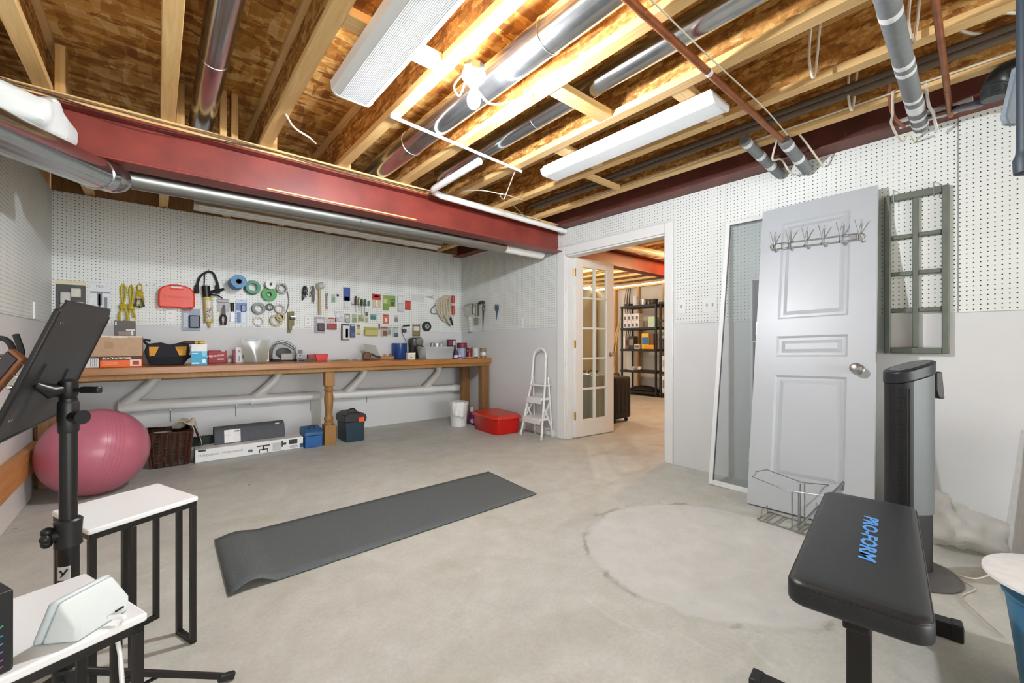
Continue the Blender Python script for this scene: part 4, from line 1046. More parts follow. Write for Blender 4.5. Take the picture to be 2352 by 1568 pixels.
# white framed insect screen
b0, u, v, n = leaning_panel_axes((3.105, 1.432, .001), (0, -1, 0), (3.345, 1.408, 1.945), 1.96)
def framed(label, b0, u, v, n, w, h, fw_, screen, fm, name='window_screen', mid=None):
    t = thing(name, label, 'screen', (b0.x, b0.y, 0))
    S = lambda *a: slab(MB(), *a, b0=b0, u=u, v=v, n=n)
    S(0, fw_, 0, h, 0, .022).build('frame_stile', fm, t, bevel=.002); S(w - fw_, w, 0, h, 0, .022).build('frame_stile', fm, t, bevel=.002)
    S(fw_, w - fw_, 0, fw_ * 1.2, 0, .022).build('frame_rail', fm, t, bevel=.002); S(fw_, w - fw_, h - fw_ * .8, h, 0, .022).build('frame_rail', fm, t, bevel=.002)
    q = MB()
    q.add([b0 + u * a + v * c + n * .011 for a, c in ((fw_, fw_), (w - fw_, fw_), (w - fw_, h - fw_ * .8), (fw_, h - fw_ * .8))], [(0, 1, 2, 3)])
    q.build('mesh_panel', screen, t)
    for a0, a1, c0_, c1_ in ((fw_, fw_ + .006, fw_ * 1.2, h - fw_ * .8), (w - fw_ - .006, w - fw_, fw_ * 1.2, h - fw_ * .8), (fw_, w - fw_, h - fw_ * .8 - .006, h - fw_ * .8)):
        S(a0, a1, c0_, c1_, .012, .016).build('spline_strip', mat('#4d5356', .5), t)
    return t
framed('tall white framed insect screen leaning left of the white door', b0, u, v, n, .46, 1.96, .030, M['screen'], M['white_paint'])
b1, u, v, n = leaning_panel_axes((3.235, 1.20, .001), (0, -1, 0), (3.345, 1.235, 1.50), 1.5)
framed('dark screen with a thin white frame behind the tall insect screen', b1, u, v, n, .40, 1.50, .014, M['screen_dark'], M['white_paint'])
b1, u, v, n = leaning_panel_axes((3.195, 1.185, .001), (0, -1, 0), (3.30, 1.215, 1.05), 1.05)
framed('short dark screen in front of the other dark screen by the door', b1, u, v, n, .38, 1.05, .014, M['screen_dark'], M['white_paint'])
# grey green window grille hung on the pegboard
t = thing('window_grille', 'grey green eight pane window frame hung on the right pegboard', 'window frame', (XR - .03, .36, .95))
gm = mat('#646b60', .55, var=.1, nscale=20, bump=.1)
gy0, gy1, gz0, gz1 = .495, .222, .968, 1.905
gx0, gx1 = XR - .036, XR - .010
def gbox(y0, y1, z0, z1, nm, d=0.0): MB().box((gx0 + d, min(y0, y1), z0), (gx1, max(y0, y1), z1)).build(nm, gm, t, bevel=.005)
gbox(gy0, gy0 - .030, gz0, gz1, 'stile'); gbox(gy1, gy1 + .030, gz0, gz1, 'stile')
gbox(gy0 - .03, gy1 + .03, gz0, gz0 + .035, 'rail'); gbox(gy0 - .03, gy1 + .03, gz1 - .038, gz1, 'rail')
ym = (gy0 + gy1) / 2; gbox(ym - .013, ym + .013, gz0 + .035, gz1 - .038, 'muntin', .004)
for i in range(1, 4):
    z = gz0 + .035 + (gz1 - gz0 - .073) * i / 4
    for a, b in ((gy0 - .03, ym + .013), (ym - .013, gy1 + .03)): gbox(a, b, z - .012, z + .012, 'muntin', .004)
for y in (gy0 - .045, gy1 + .06): MB().tube([(XR - .008, y, gz1 + .03), (gx0 - .004, y, gz1 + .025), (gx0 - .006, y, gz1 - .05), (gx0 - .001, y, gz1 - .055)], .0025, 6).build('peg_hook', M['steel'], t)

# ================================================================== tower fan
tc = at(2088, 1320, 1.875); tc.z = 0
a_, b_ = RT, FW
t = thing('tower_fan', 'silver and black tower fan heater behind the exercise bench', 'fan', tc)
def dshape(lo, hi, nseg=20, rx=.088, ry=.062):
    """rounded slice of the column between two positions along the picture-right axis"""
    pts = []
    xs = [lo + (hi - lo) * i / nseg for i in range(nseg + 1)]
    f = lambda x: ry * (max(0, 1 - abs(x / rx) ** 2.6)) ** (1 / 2.6)
    for x in xs: pts.append((x, -f(x) ))
    for x in reversed(xs): pts.append((x, f(x)))
    return pts
def column(m, lo, hi, z0, zt, slope, grow=0.0):
    p = dshape(lo, hi, rx=.088 + grow, ry=.062 + grow); k = len(p)
    vs = [tc + a_ * x + b_ * y + Vector((0, 0, z0 if isinstance(z0, float) else z0(x))) for x, y in p] + [tc + a_ * x + b_ * y + Vector((0, 0, zt + slope * x)) for x, y in p]
    return m.add(vs, [tuple(reversed(range(k))), tuple(range(k, 2 * k))] + [(i, (i + 1) % k, (i + 1) % k + k, i + k) for i in range(k)])
sl = .30
column(MB(), -.036, .088, .285, .872, sl).build('silver_body', mat('#6c7273', .45, .25, var=.03, nscale=3), t)
column(MB(), -.088, -.0365, .285, .872, sl).build('front_grille', mat('#15161a', .45), t)
q = MB()
for i in range(26):
    z = .31 + i * .019
    for s in (-1,):
        q.tube([tc + a_ * x + b_ * (-.064 * (max(0, 1 - abs(x / .090) ** 2.6)) ** (1 / 2.6)) + Vector((0, 0, z)) for x in (-.083, -.071, -.059)], .002, 5)
q.build('grille_slat', M['black'], t)
for x in (-.078, -.069, -.060, -.051):
    yb = -.0625 * (1 - abs(x / .0885) ** 2.6) ** (1 / 2.6)
    MB().bar(tc + a_ * x + b_ * yb + Vector((0, 0, .29)), tc + a_ * x + b_ * yb + Vector((0, 0, .83)), .0035, .0035).build('grille_bar', M['black'], t)
column(MB(), -.091, .091, lambda x: .8735 + sl * x, .925, sl, .004).build('top_cap', mat('#20242a', .35), t, bevel=.006, seg=3)
q = MB(); p_ = dshape(-.07, .07, rx=.074, ry=.048); q.add([tc + a_ * x + b_ * y + Vector((0, 0, .9265 + sl * x)) for x, y in p_], [tuple(range(len(p_)))]); q.build('control_panel', mat('#6f7678', .3), t)
MB().lathe([(.010, 0), (.010, .002), (.008, .003)], tc + a_ * -.035 + Vector((0, 0, .917)), (-sl, 0, 1), 14).build('control_button', M['chrome'], t)
column(MB(), -.02, .08, .03, .2845, 0.0, -.006).build('stem', M['black'], t)
MB().lathe([(.001, 0), (.16, 0), (.165, .006), (.15, .022), (.09, .034), (.001, .036)], tc + a_ * .03, n=36, sx=1.0, sy=.9).build('base', mat('#4b4a49', .5), t)
hn = tc + a_ * .094 + Vector((0, 0, .845))
MB().tube([hn + a_ * -.012, hn + a_ * .02], .006, 8).build('handle_pin', M['black'], t)
MB().prism([(.012, .055), (.040, .055), (.052, -.065), (.030, -.065), (.018, -.05), (.012, -.02)], b_ * .03, hn - b_ * .015, a_, (0, 0, 1)).build('carry_handle', M['black'], t, bevel=.005)

# ================================================================== exercise bench
near, far = Vector((1.165, .222, 0)), Vector((1.99, .338, 0))
ax = (far - near).normalized(); pp = Vector((-ax.y, ax.x, 0)); ZT = .462
t = thing('exercise_bench', 'black padded flat exercise bench in the right foreground', 'exercise bench', near.lerp(far, .5))
def rr_(w, h, r, k=6):
    out = []
    for cx, cy, s in ((w - r, h - r, 0), (-w + r, h - r, 1), (-w + r, -h + r, 2), (w - r, -h + r, 3)):
        for i in range(k + 1):
            a = (s + i / k) * math.pi / 2; out.append((cx + r * math.cos(a), cy + r * math.sin(a)))
    return out
mid = near.lerp(far, .5); Lh = (far - near).length / 2
loops = []
for ins, z in ((.010, ZT - .058), (.002, ZT - .052), (0, ZT - .045), (0, ZT - .016), (.003, ZT - .008), (.009, ZT - .002), (.018, ZT), (.05, ZT + .001)):
    loops.append([mid + ax * x + pp * y + Vector((0, 0, z)) for x, y in rr_(Lh - ins, .128 - ins, .035 - min(ins, .02) * .5)])
vin, tt, bb = base('black_vinyl')
vn = tt.noise(tt.coords('Object'), 220, 4); tt.link(tt.ramp(vn, [(.3, lin('#1c1f22')), (.7, lin('#272a2e'))]), bb.inputs['Base Color']); bb.inputs['Roughness'].default_value = .42; tt.bump(vn, .2, .001, bb)
stack(MB(), loops).build('pad', vin, t)
MB().tube([mid + ax * x + pp * y + Vector((0, 0, ZT - .010)) for x, y in rr_(Lh - .003, .125, .034)], .0028, 6, closed=True).build('piping', M['black'], t)
c = on_z(1995, 1231, ZT)
e0, e1_ = on_z(1998, 1186, ZT), on_z(1981, 1277, ZT)
tl = (e0 - e1_).length
tx = text('lettering', 'PRO-FORM', tl * .212, mat('#5aa0ea', .5), t, (c.x, c.y, ZT + .0018), -ax, Vector((0, 0, 1)).cross(-ax), .0003, shear=.2, bold=.0022, vs=.66)
s25 = near.lerp(far, .25); s17 = far + ax * .10
MB().bar(near.lerp(far, .08) + Vector((0, 0, ZT - .082)), near.lerp(far, .92) + Vector((0, 0, ZT - .082)), .05, .046).build('spine_rail', M['black_metal'], t, bevel=.004)
MB().bar(s25 + Vector((0, 0, .04)), s25 + Vector((0, 0, ZT - .106)), .05, .05, ax).build('front_post', M['black_metal'], t, bevel=.004)
MB().bar(s25 - ax * .03 - pp * .04 + Vector((0, 0, ZT - .095)), s25 - ax * .03 + pp * .04 + Vector((0, 0, ZT - .095)), .05, .03).build('saddle_plate', M['black'], t, bevel=.003)
for c_, hw in ((s25, .235), (s17, .235)):
    MB().bar(c_ - pp * hw + Vector((0, 0, .028)), c_ + pp * hw + Vector((0, 0, .028)), .052, .054).build('floor_bar', M['black_metal'], t, bevel=.003)
    for s in (-1, 1): MB().bar(c_ + pp * s * (hw - .02) + Vector((0, 0, .0285)), c_ + pp * s * (hw + .012) + Vector((0, 0, .0285)), .058, .057).build('end_cap', M['black'], t, bevel=.005)
MB().bar(s17 + Vector((0, 0, .05)), near.lerp(far, .80) + Vector((0, 0, ZT - .11)), .05, .05).build('rear_post', M['black_metal'], t, bevel=.004)

# ================================================================== wire stand on the floor
t = thing('wire_stand', 'small chrome wire stand on the floor before the leaning door', 'wire rack', on_z(1800, 1200))
ch = mat('#9da09c', .3, .8)
def fz(x, y, z=.006): return on_z(x, y, z)
A, B, C, D = fz(1740, 1192), fz(1768, 1175), fz(1885, 1212), fz(1862, 1230)
MB().tube([A, B, C, D], .004, 8, closed=True).build('base_frame', ch, t)
for f in (.09, .16, .30, .36, .62, .74, .82, .9): MB().tube([A.lerp(D, f), B.lerp(C, f)], .0024, 6).build('base_rung', ch, t)
MB().tube([fz(1749, 1186), fz(1749, 1186) + Vector((0, 0, .035)), fz(1762, 1178) + Vector((0, 0, .045)), fz(1764, 1178)], .003, 6).build('end_loop', ch, t)
ups = [(1819, 1210, 1128), (1834, 1213, 1128), (1838, 1200, 1110), (1848, 1205, 1110)]
tops = []
for x, y0, y1 in ups:
    p = fz(x, y0); d = p.dot(FW); q_ = at(x, y1, d); tops.append(q_)
    MB().tube([p, Vector((p.x, p.y, q_.z))], .0034, 8).build('upright', ch, t)
zt_ = tops[0].z
td = tops[0].dot(FW)
tray = [at(x, y, td + k * .09 - .02) for x, y, k in ((1727, 1094, .35), (1735, 1090, .5), (1736, 1083, .7), (1752, 1080, .9), (1761, 1078, 1), (1843, 1108, 1), (1900, 1113, 1), (1935, 1115, 1), (1905, 1139, 0), (1886, 1137, 0), (1822, 1128, 0), (1812, 1128, 0))]
MB().tube(tray, .0028, 6, closed=True).build('top_outline', ch, t)
p = fz(1832, 1214); q_ = at(1958, 1088, p.dot(FW) * 1.02)
MB().bar(p + Vector((0, 0, .006)), q_, .016, .007).build('folding_arm', mat('#7f8482', .4, .4), t, bevel=.002)
MB().cyl(q_ - RT * .006, q_ + RT * .012, .010, n=10).build('arm_knob', mat('#4d524d', .5), t)

# ================================================================== right edge odds and ends
bcn = Vector((3.14, .20, .0))
def bagf(u_, v_):
    a, e = u_ * 2 * math.pi, (v_ - .5) * math.pi
    w = 1 + .13 * math.sin(3 * a + 1) + .09 * math.sin(7 * a + 4 * e) + .07 * math.cos(5 * e + 2 * a) + .04 * math.sin(13 * a - 6 * e)
    x, y, z = math.cos(e) * math.cos(a) * .19 * w, math.cos(e) * math.sin(a) * .22 * w, .085 + math.sin(e) * .10 * w
    z += max(0, .12 * (y / .25 + .1)) * (1 if e > 0 else 0)
    return bcn + Vector((x, y, max(.002, z)))
bo_ = MB().grid(bagf, 48, 24).build('plastic_bag', M['bag_plastic'], None)
tag(bo_, 'crumpled clear plastic bag on the floor by the right wall', 'bag')
wire('thin pale power cord of the tower fan snaking over the floor', [(tc.x + .16, tc.y - .02, .006), (2.70, .12, .006), (2.80, .06, .006), (2.78, -.01, .006), (2.66, .01, .006), (2.52, -.03, .006), (2.4, -.06, .006)], .004, mat('#c9c6bb', .5), 6)
wire('pale cord trailing from the fan base toward the blue bin', [(2.66, .155, .006), (2.60, .10, .006), (2.48, .13, .006), (2.36, .08, .006), (2.25, .02, .006)], .003, mat('#b5b1a4', .5), 6)
tag(MB().prism([(0, 0), (.30, 0), (.33, .62), (.06, .62)], (.30, .06, 0), (2.82, -.026, .001), Vector((.12, -1, 0)), (0, 0, 1)).build('white_cabinet', mat('#ececea', .5), None, bevel=.006), 'white slanted cabinet side cut off by the right edge', 'cabinet')
# blue bin
bq = Vector((1.915, -.13, 0))
t = thing('waste_bin', 'blue plastic bin in the lower right corner', 'bin', bq)
MB().lathe([(.001, .004), (.105, .004), (.11, 0), (.145, .30), (.152, .305), (.152, .315), (.138, .315), (.10, .02), (.001, .02)], bq, n=32).build('tub', mat('#3d7fa3', .4), t)
t = thing('dustpan', 'white plastic tray with a raised box resting across the blue bin', 'tray', bq + Vector((0, 0, .345)))
MB().lathe([(.001, 0), (.165, .0), (.178, .008), (.176, .016), (.16, .018), (.12, .020), (.001, .022)], bq + Vector((-.01, .02, .352)), (-.05, .12, 1), n=36, sx=1.05, sy=.95).build('rim', mat('#eef0f0', .35), t)
MB().box((bq.x + .03, bq.y - .12, .376), (bq.x + .15, bq.y + .06, .44)).build('handle_box', mat('#dfe7e6', .35), t, bevel=.02, seg=3)
t = thing('black_jar', 'black jar with a white stripe beside the blue bin', 'jar', (1.66, -.10, 0))
MB().lathe([(.001, 0), (.07, 0), (.075, .01), (.075, .2), (.06, .24), (.045, .25), (.001, .25)], (1.68, -.13, 0), n=24).build('body', mat('#14201a', .25), t)
# dark hanging post at the very right
t = thing('hanging_post', 'dark slate padded post hanging from the ceiling at right edge', 'post', Vector((2.06, -.035, 1.5)))
hp = at(2360, 400, 1.34)
MB().lathe([(.012, 0), (.030, .006), (.032, .05), (.026, .065), (.024, .08), (.024, ZJ - hp.z - .001)], hp, n=20).build('post', mat('#2e3d49', .5), t)
gp = [at(x, y, 1.40) for x, y in ((2311, 265), (2318, 283), (2345, 284), (2347, 150), (2338, 150), (2330, 185))]
k = MB(); kk = len(gp); k.add(gp + [p_ + FW * .02 for p_ in gp], [tuple(reversed(range(kk))), tuple(range(kk, 2 * kk))] + [(i, (i + 1) % kk, (i + 1) % kk + kk, i + kk) for i in range(kk)])
k.build('grey_flap', mat('#7d8a93', .5), t, bevel=.004)
# ================================================================== glazed door in the doorway
hg = Vector((XR + .092, DY1 - .022, 0)); fe = Vector((4.075, 3.022, 0))
e_ = (fe - hg).normalized(); nn_ = Vector((-e_.y, e_.x, 0)); DL = .612
door_1 = bpy.data.objects.new('door_1', None); COL.objects.link(door_1); door_1.location = (hg.x, hg.y, 0); door_1['kind'] = 'structure'
def db(a0, a1, z0, z1, d0=-.035, d1=0.0):
    pts = [hg + e_ * a + nn_ * d + Vector((0, 0, z)) for z in (z0, z1) for a, d in ((a0, d0), (a1, d0), (a1, d1), (a0, d1))]
    return MB().add(pts, [(3, 2, 1, 0), (4, 5, 6, 7)] + [(i, (i + 1) % 4, (i + 1) % 4 + 4, i + 4) for i in range(4)])
SW, Z0, Z1, GB, GT = .118, .012, 1.962, .195, 1.868
db(.004, SW, Z0, Z1).build('stile', M['white_paint'], door_1, bevel=.003)
db(DL - SW, DL, Z0, Z1).build('stile', M['white_paint'], door_1, bevel=.003)
db(SW, DL - SW, Z0, GB).build('rail', M['white_paint'], door_1, bevel=.003)
db(SW, DL - SW, GT, Z1).build('rail', M['white_paint'], door_1, bevel=.003)
cm = DL / 2; db(cm - .014, cm + .014, GB, GT, -.031, -.004).build('muntin', M['white_paint'], door_1, bevel=.003)
RH = (GT - GB) / 5
for i in range(5):
    z = GB + RH * i
    for a0, a1 in ((SW, cm - .014), (cm + .014, DL - SW)):
        if i: db(a0, a1, z - .011, z + .011, -.031, -.004).build('muntin', M['white_paint'], door_1, bevel=.003)
        db(a0 + .0005, a1 - .0005, z + (.0115 if i else .0005), z + RH - (.0115 if i < 4 else .0005), -.020, -.016).build('pane', M['glass'], door_1, smooth=False)
for z in (.20, .98, 1.76):
    MB().cyl(hg + Vector((-.004, -.030, z)), hg + Vector((-.004, -.030, z + .085)), .007, n=10).build('hinge', M['brass'], door_1)
    db(-.001, .012, z, z + .085, -.0365, -.0355).build('hinge_leaf', M['brass'], door_1)
kz = .905
q = MB().lathe([(.028, 0), (.028, .004), (.010, .010), (.010, .03), (.022, .038), (.026, .05), (.02, .06), (.001, .062)], hg + e_ * (DL - .055) - nn_ * .035 + Vector((0, 0, kz)), -nn_, 20); q.build('door_knob', M['steel'], door_1)

# ================================================================== storage room things
def carton(label, x0, x1, y0, y1, z0, z1, col, tape=True, cat='box', group=None, name='cardboard_box'):
    t = thing(name, label, cat, ((x0 + x1) / 2, (y0 + y1) / 2, z0), group)
    MB().box((x0, y0, z0), (x1, y1, z1)).build('carton', mat(col, .7, var=.06, nscale=8), t, bevel=.004)
    if tape: MB().box((x0 - .0006, (y0 + y1) / 2 - .02, z1 - .06), (x1 + .0006, (y0 + y1) / 2 + .02, z1 + .0007)).build('tape', mat('#c9b48c', .4), t)
    return t
def suitcase(label, x, y, w, d, h, m, m2):
    t = thing('suitcase', label, 'suitcase', (x, y, 0))
    MB().box((x - w / 2, y - d / 2, .05), (x + w / 2, y + d / 2, h)).build('shell', m, t, bevel=.035, seg=4)
    for s in (-.35, -.12, .12, .35): MB().box((x + s * w - .012, y - d / 2 - .004, .12), (x + s * w + .012, y - d / 2 + .01, h - .08)).build('shell_rib', m, t, bevel=.004)
    MB().box((x - w / 2 - .003, y - .006, .06), (x + w / 2 + .003, y + .006, h - .01)).build('zip_band', m2, t, bevel=.002)
    for sx in (-1, 1):
        for sy in (-1, 1):
            q = MB().cyl((x + sx * (w / 2 - .05) - .008, y + sy * (d / 2 - .05), .025), (x + sx * (w / 2 - .05) + .008, y + sy * (d / 2 - .05), .025), .0245, n=12); q.cyl((x + sx * (w / 2 - .05), y + sy * (d / 2 - .05), .03), (x + sx * (w / 2 - .05), y + sy * (d / 2 - .05), .07), .012, n=8); q.build('wheel', M['black'], t)
    MB().tube(spline([(x - .08, y, h - .005), (x - .07, y, h + .03), (x + .07, y, h + .03), (x + .08, y, h - .005)], 4), .010, 8).build('handle', m2, t)
    return t
suitcase('grey hard shell suitcase behind the glazed door', 4.22, 3.42, .42, .26, .66, mat('#8b9194', .35, .3), M['black'])
suitcase('black fabric suitcase just past the glazed door edge', 4.66, 3.40, .36, .26, .60, mat('#1b1a1b', .7), mat('#3c3c3e', .5))
carton('large brown carton behind the grey suitcase, bottom of the stack', 4.55, 5.15, 4.3, 4.8, .0, .62, '#7d5a3a')
carton('brown carton stacked on the large carton behind the door', 4.60, 5.10, 4.33, 4.78, .621, 1.12, '#6e4b2f')
carton('small brown carton on top of the stack behind the door', 4.65, 4.95, 4.38, 4.7, 1.121, 1.42, '#84603d')
carton('second brown carton column base behind the glazed door', 5.2, 5.75, 4.9, 5.4, .0, .80, '#5f412a')
carton('dark brown carton on the second column behind the door', 5.24, 5.72, 4.93, 5.36, .801, 1.36, '#4d3523')
def shelf_unit(label, x0, x1, y0, y1, zs, m):
    t = thing('shelf_unit', label, 'shelf', ((x0 + x1) / 2, (y0 + y1) / 2, 0))
    for z in zs:
        MB().box((x0, y0, z - .045), (x1, y1, z)).build('shelf_deck', m, t, bevel=.006)
    for x in (x0 + .03, x1 - .03):
        for y in (y0 + .021, y1 - .021):
            MB().cyl((x, y, 0), (x, y, zs[-1] - .046), .022, n=12).build('post', m, t)
    return t
bp = mat('#232324', .55)
SX0, SX1 = 7.36, 7.80
shelf_unit('tall black plastic shelf unit in the storage room', SX0, SX1, 4.42, 5.24, (.09, .50, .93, 1.36, 1.81), bp)
shelf_unit('second black shelf unit cut off by the doorway casing', SX0 + .02, SX1, 3.45, 4.38, (.09, .50, 1.14, 1.50, 1.84), bp)
def oy(px): return on_x(px, 791, SX0 + .03).y
def cook(label, py, z, r, h, m, name='cooking_pot', x=7.5):
    t = thing(name, label, 'pot', (x, py, z))
    MB().lathe([(.001, 0), (r * .95, 0), (r, .01), (r, h), (r * 1.06, h + .004), (r * .96, h + .004), (r * .9, .02), (.001, .015)], (x, py, z + .0005), n=24).build('body', m, t)
    for s in (-1, 1): MB().tube(spline([(x, py + s * r, z + h * .85), (x - .0, py + s * (r + .025), z + h * .95), (x - .04, py + s * (r + .025), z + h * .95), (x - .04, py + s * r * .95, z + h * .85)], 4), .006, 6).build('handle', m, t)
    return t
Z5 = 1.81
cook('black frying pan on the top shelf at its left end', 5.13, Z5, .08, .045, M['black'], 'frying_pan')
cook('tall pale ice bucket on the top storage shelf', 4.96, Z5, .06, .20, mat('#d8d5cd', .4))
cook('shiny steel pot on the top storage shelf', 4.77, Z5, .075, .12, M['steel'])
cook('dark roasting pan on the top storage shelf', 4.56, Z5, .08, .10, mat('#3c3733', .4, .5))
for i, y in enumerate((4.30, 4.20)): tag(MB().lathe([(.001, 0), (.035, 0), (.037, .1), (.033, .1), (.032, .01), (.001, .008)], (7.5, y, 1.8405), n=16).build('glass_jar', mat('#d9dcd8', .2), None), ['clear glass jar on the second shelf unit near the pot', 'clear glass jar nearest the casing on the second shelf unit'][i], 'jar')
k = 0
for r in range(2):
    for c in range(4):
        y0 = 5.19 - c * .092
        t = carton(['leftmost', 'second from left', 'third from left', 'rightmost'][c] + [' small white carton in the lower row on the storage shelf', ' small white carton in the upper row on the storage shelf'][r], 7.40, 7.55, y0 - .088, y0, 1.3605 + r * .145, 1.3605 + r * .145 + .143, '#d8d8d6', False, 'box', ['lower row of small white cartons', 'upper row of small white cartons'][r], 'product_carton')
        MB().box((7.3985, y0 - .065, 1.385 + r * .145), (7.3995, y0 - .02, 1.45 + r * .145)).build('product_print', mat('#5b5d60', .5), t)
tag(MB().box((7.40, 4.47, 1.3605), (7.56, 4.62, 1.565)).build('green_box', mat('#b4d3b4', .5), None, bevel=.004), 'pale green box on the upper storage shelf', 'box')
def shelf_box(label, p0, p1, z0, h, col, accent=None, name='product_carton'):
    y0, y1 = sorted((oy(p0), oy(p1)))
    t = thing(name, label, 'box', (7.48, (y0 + y1) / 2, z0))
    MB().box((7.40, y0, z0 + .0005), (7.55, y1, z0 + h)).build('carton', mat(col, .5), t, bevel=.004)
    if accent: MB().box((7.3988, y0 + .01, z0 + h * .3), (7.3996, y1 - .01, z0 + h * .75)).build('product_print', mat(accent, .5), t)
Zm = .93
shelf_box('upright white carton at the left of the middle storage shelf', 1429, 1435, Zm, .27, '#dedbd5')
shelf_box('brown printed carton on the middle storage shelf', 1436, 1443, Zm, .25, '#6f5a48', '#3a2e27')
shelf_box('dark square carton with round dial print on the middle shelf', 1443.5, 1455, Zm, .26, '#3a3733', '#88847c')
shelf_box('low white carton on the middle storage shelf', 1456, 1468, Zm, .10, '#d7d2cb', '#6a625a')
shelf_box('yellow and blue carton on the middle storage shelf', 1473, 1489, Zm, .31, '#e6c63c', '#4377b0')
shelf_box('dark brown slim carton beside the yellow carton', 1490.5, 1500, Zm, .30, '#6a5644')
tag(MB().box((7.375, oy(1502), Zm + .0005), (7.396, oy(1481), Zm + .085)).build('yellow_packet', mat('#e9a92a', .5), None, bevel=.004), 'bright orange yellow packet in front of the cartons', 'packet')
t = thing('phone_base', 'pale phone base lying on the lower storage shelf', 'phone', (7.48, 5.0, .50))
MB().prism([(0, 0), (.16, 0), (.16, .07), (.0, .03)], (0, .14, 0), (7.40, 4.95, .5005), (1, 0, 0), (0, 0, 1)).build('body', mat('#c9ccc6', .4), t, bevel=.004)
tag(MB().lathe([(.012, 0), (.034, .0), (.034, .05), (.012, .05)], (7.42, 4.80, .55), (-1, 0, 0), 18).build('tape_roll', mat('#e2e0d8', .5), None), 'white roll standing on the lower storage shelf', 'roll')
tag(MB().lathe([(.001, 0), (.22, .0), (.24, .02), (.2, .06), (.06, .10), (.001, .10)], (7.56, 4.80, .0905), n=28, sx=.7, sy=1.4).build('black_bundle', mat('#151515', .6), None), 'flat black bundle on the bottom storage shelf', 'bundle')
shelf_box('white carton on the lower deck of the second shelf unit', 1520, 1531, .50, .30, '#dddcda', '#a7a9ac')
shelf_box('white appliance carton on the bottom of the second shelf unit', 1520, 1531, .09, .33, '#e3e3e2', '#6d7f8d')
shelf_box('small grey carton above the white carton on the second unit', 1519, 1531, 1.14, .16, '#9a9a98', '#55585a')
for i in range(6):
    x, y = 7.15 - .03 * i, 5.36 + .04 * (i % 3)
    tag(MB().bar((x - .25 * (i % 2), y - .02 * i, .0), (7.6, 5.42 + .03 * i, 1.6 - .12 * i), .025, .012).build('trim_strip', M['lumber_z'], None), ['tall raw trim strip leaning left of the shelf unit', 'second raw trim strip leaning by the shelf unit', 'pale trim strip leaning across the others by the shelf', 'short trim strip leaning beside the shelf post', 'narrow trim strip at the back of the leaning bunch', 'shortest trim strip at the front of the leaning bunch'][i], 'trim strip')
for i in range(3):
    wire(['dark cable hanging down the storage wall left of the shelf', 'second dark cable hanging left of the storage shelf', 'grey cable looped on the storage wall by the shelf'][i], [(7.95, 5.40 + i * .05, 2.25), (7.94, 5.42 + i * .06, 1.9), (7.945, 5.38 + i * .05, 1.5), (7.94, 5.43 + i * .04, 1.1)], .012, mat(['#26211d', '#3a322b', '#8f8674'][i], .6))
# ================================================================== things hung on the back pegboard
WY = YB - PT - .0008
def W(x, y, off=0.0): return on_y(x, y, WY - off)
def rect(x0, y0, x1, y1, off=0.0):
    xm, ym = (x0 + x1) / 2, (y0 + y1) / 2
    X0, X1 = W(x0, ym).x, W(x1, ym).x; z1, z0 = W(xm, y0).z, W(xm, y1).z
    return X0, X1, z0, z1
PANELS = [o for o in wall_back.children if o.name.startswith('pegboard_panel')]
def hook(x, z, r=.0016, l=.03, parent=None):
    MB().tube([(x, WY + .0005, z), (x, WY - l * .8, z - .001), (x, WY - l, z + .008)], r, 6).build('peg_hook', M['steel'], parent)
def hang(label, box, col, bands=(), blisters=(), name='blister_pack', cat='package', th=.004, rough=.4, tilt=0.0, off=.002, txt=None):
    """hanging card: bands and blisters are (fx0, fy0, fx1, fy1, colour[, depth]) as fractions of the card, y from the top"""
    X0, X1, z0, z1 = rect(*box); w, h = X1 - X0, z1 - z0
    t = thing(name, label, cat, ((X0 + X1) / 2, WY - off - th, z0))
    yb, yf = WY - off, WY - off - th
    MB().box((X0, yf, z0), (X1, yb, z1)).build('backing_card', mat(col, rough), t, bevel=min(.003, w * .1))
    for b in bands: MB().box((X0 + b[0] * w, yf - .0010, z1 - b[3] * h), (X0 + b[2] * w, yf + .0006, z1 - b[1] * h)).build('printed_band', mat(b[4], rough), t)
    for b in blisters:
        d = b[5] if len(b) > 5 else .02
        MB().box((X0 + b[0] * w, yf - d, z1 - b[3] * h), (X0 + b[2] * w, yf + .0004, z1 - b[1] * h)).build('moulded_pack', mat(b[4], .3), t, bevel=min(.01, d * .45, w * .12), seg=3)
    hook((X0 + X1) / 2, z1 - .006, parent=t)
    if txt: text('lettering', txt[0], txt[1], mat(txt[2], .5), t, ((X0 + X1) / 2, yf - .0016, z1 - h * txt[3]), (1, 0, 0), (0, 0, 1))
    return t
t = hang('large black and cream lock set pack at the far left of the pegboard', (128, 644, 197, 752), '#3c3c3a', [(0, 0, 1, .09, '#d9d2ae')], [(.16, .25, .50, .5, '#c9c9c4', .03), (.5, .16, .85, .36, '#d5d2c2', .03), (.63, .45, .95, .7, '#bfc0bc', .03), (.15, .5, .48, .9, '#b9bab6', .03)])
t = hang('white product card with a black glove picture', (205, 648, 254, 724), '#dfe3e6', [(.05, .28, 1, .33, '#8a8d92'), (.35, .33, .6, .7, '#77797f'), (.42, .36, .52, .75, '#222326'), (.68, .45, .85, .8, '#7c808c'), (.42, .82, .55, .98, '#26272b'), (.7, .84, .85, .98, '#9a9aa2')], th=.003, txt=('FIDE', .026, '#8d9196', .13))
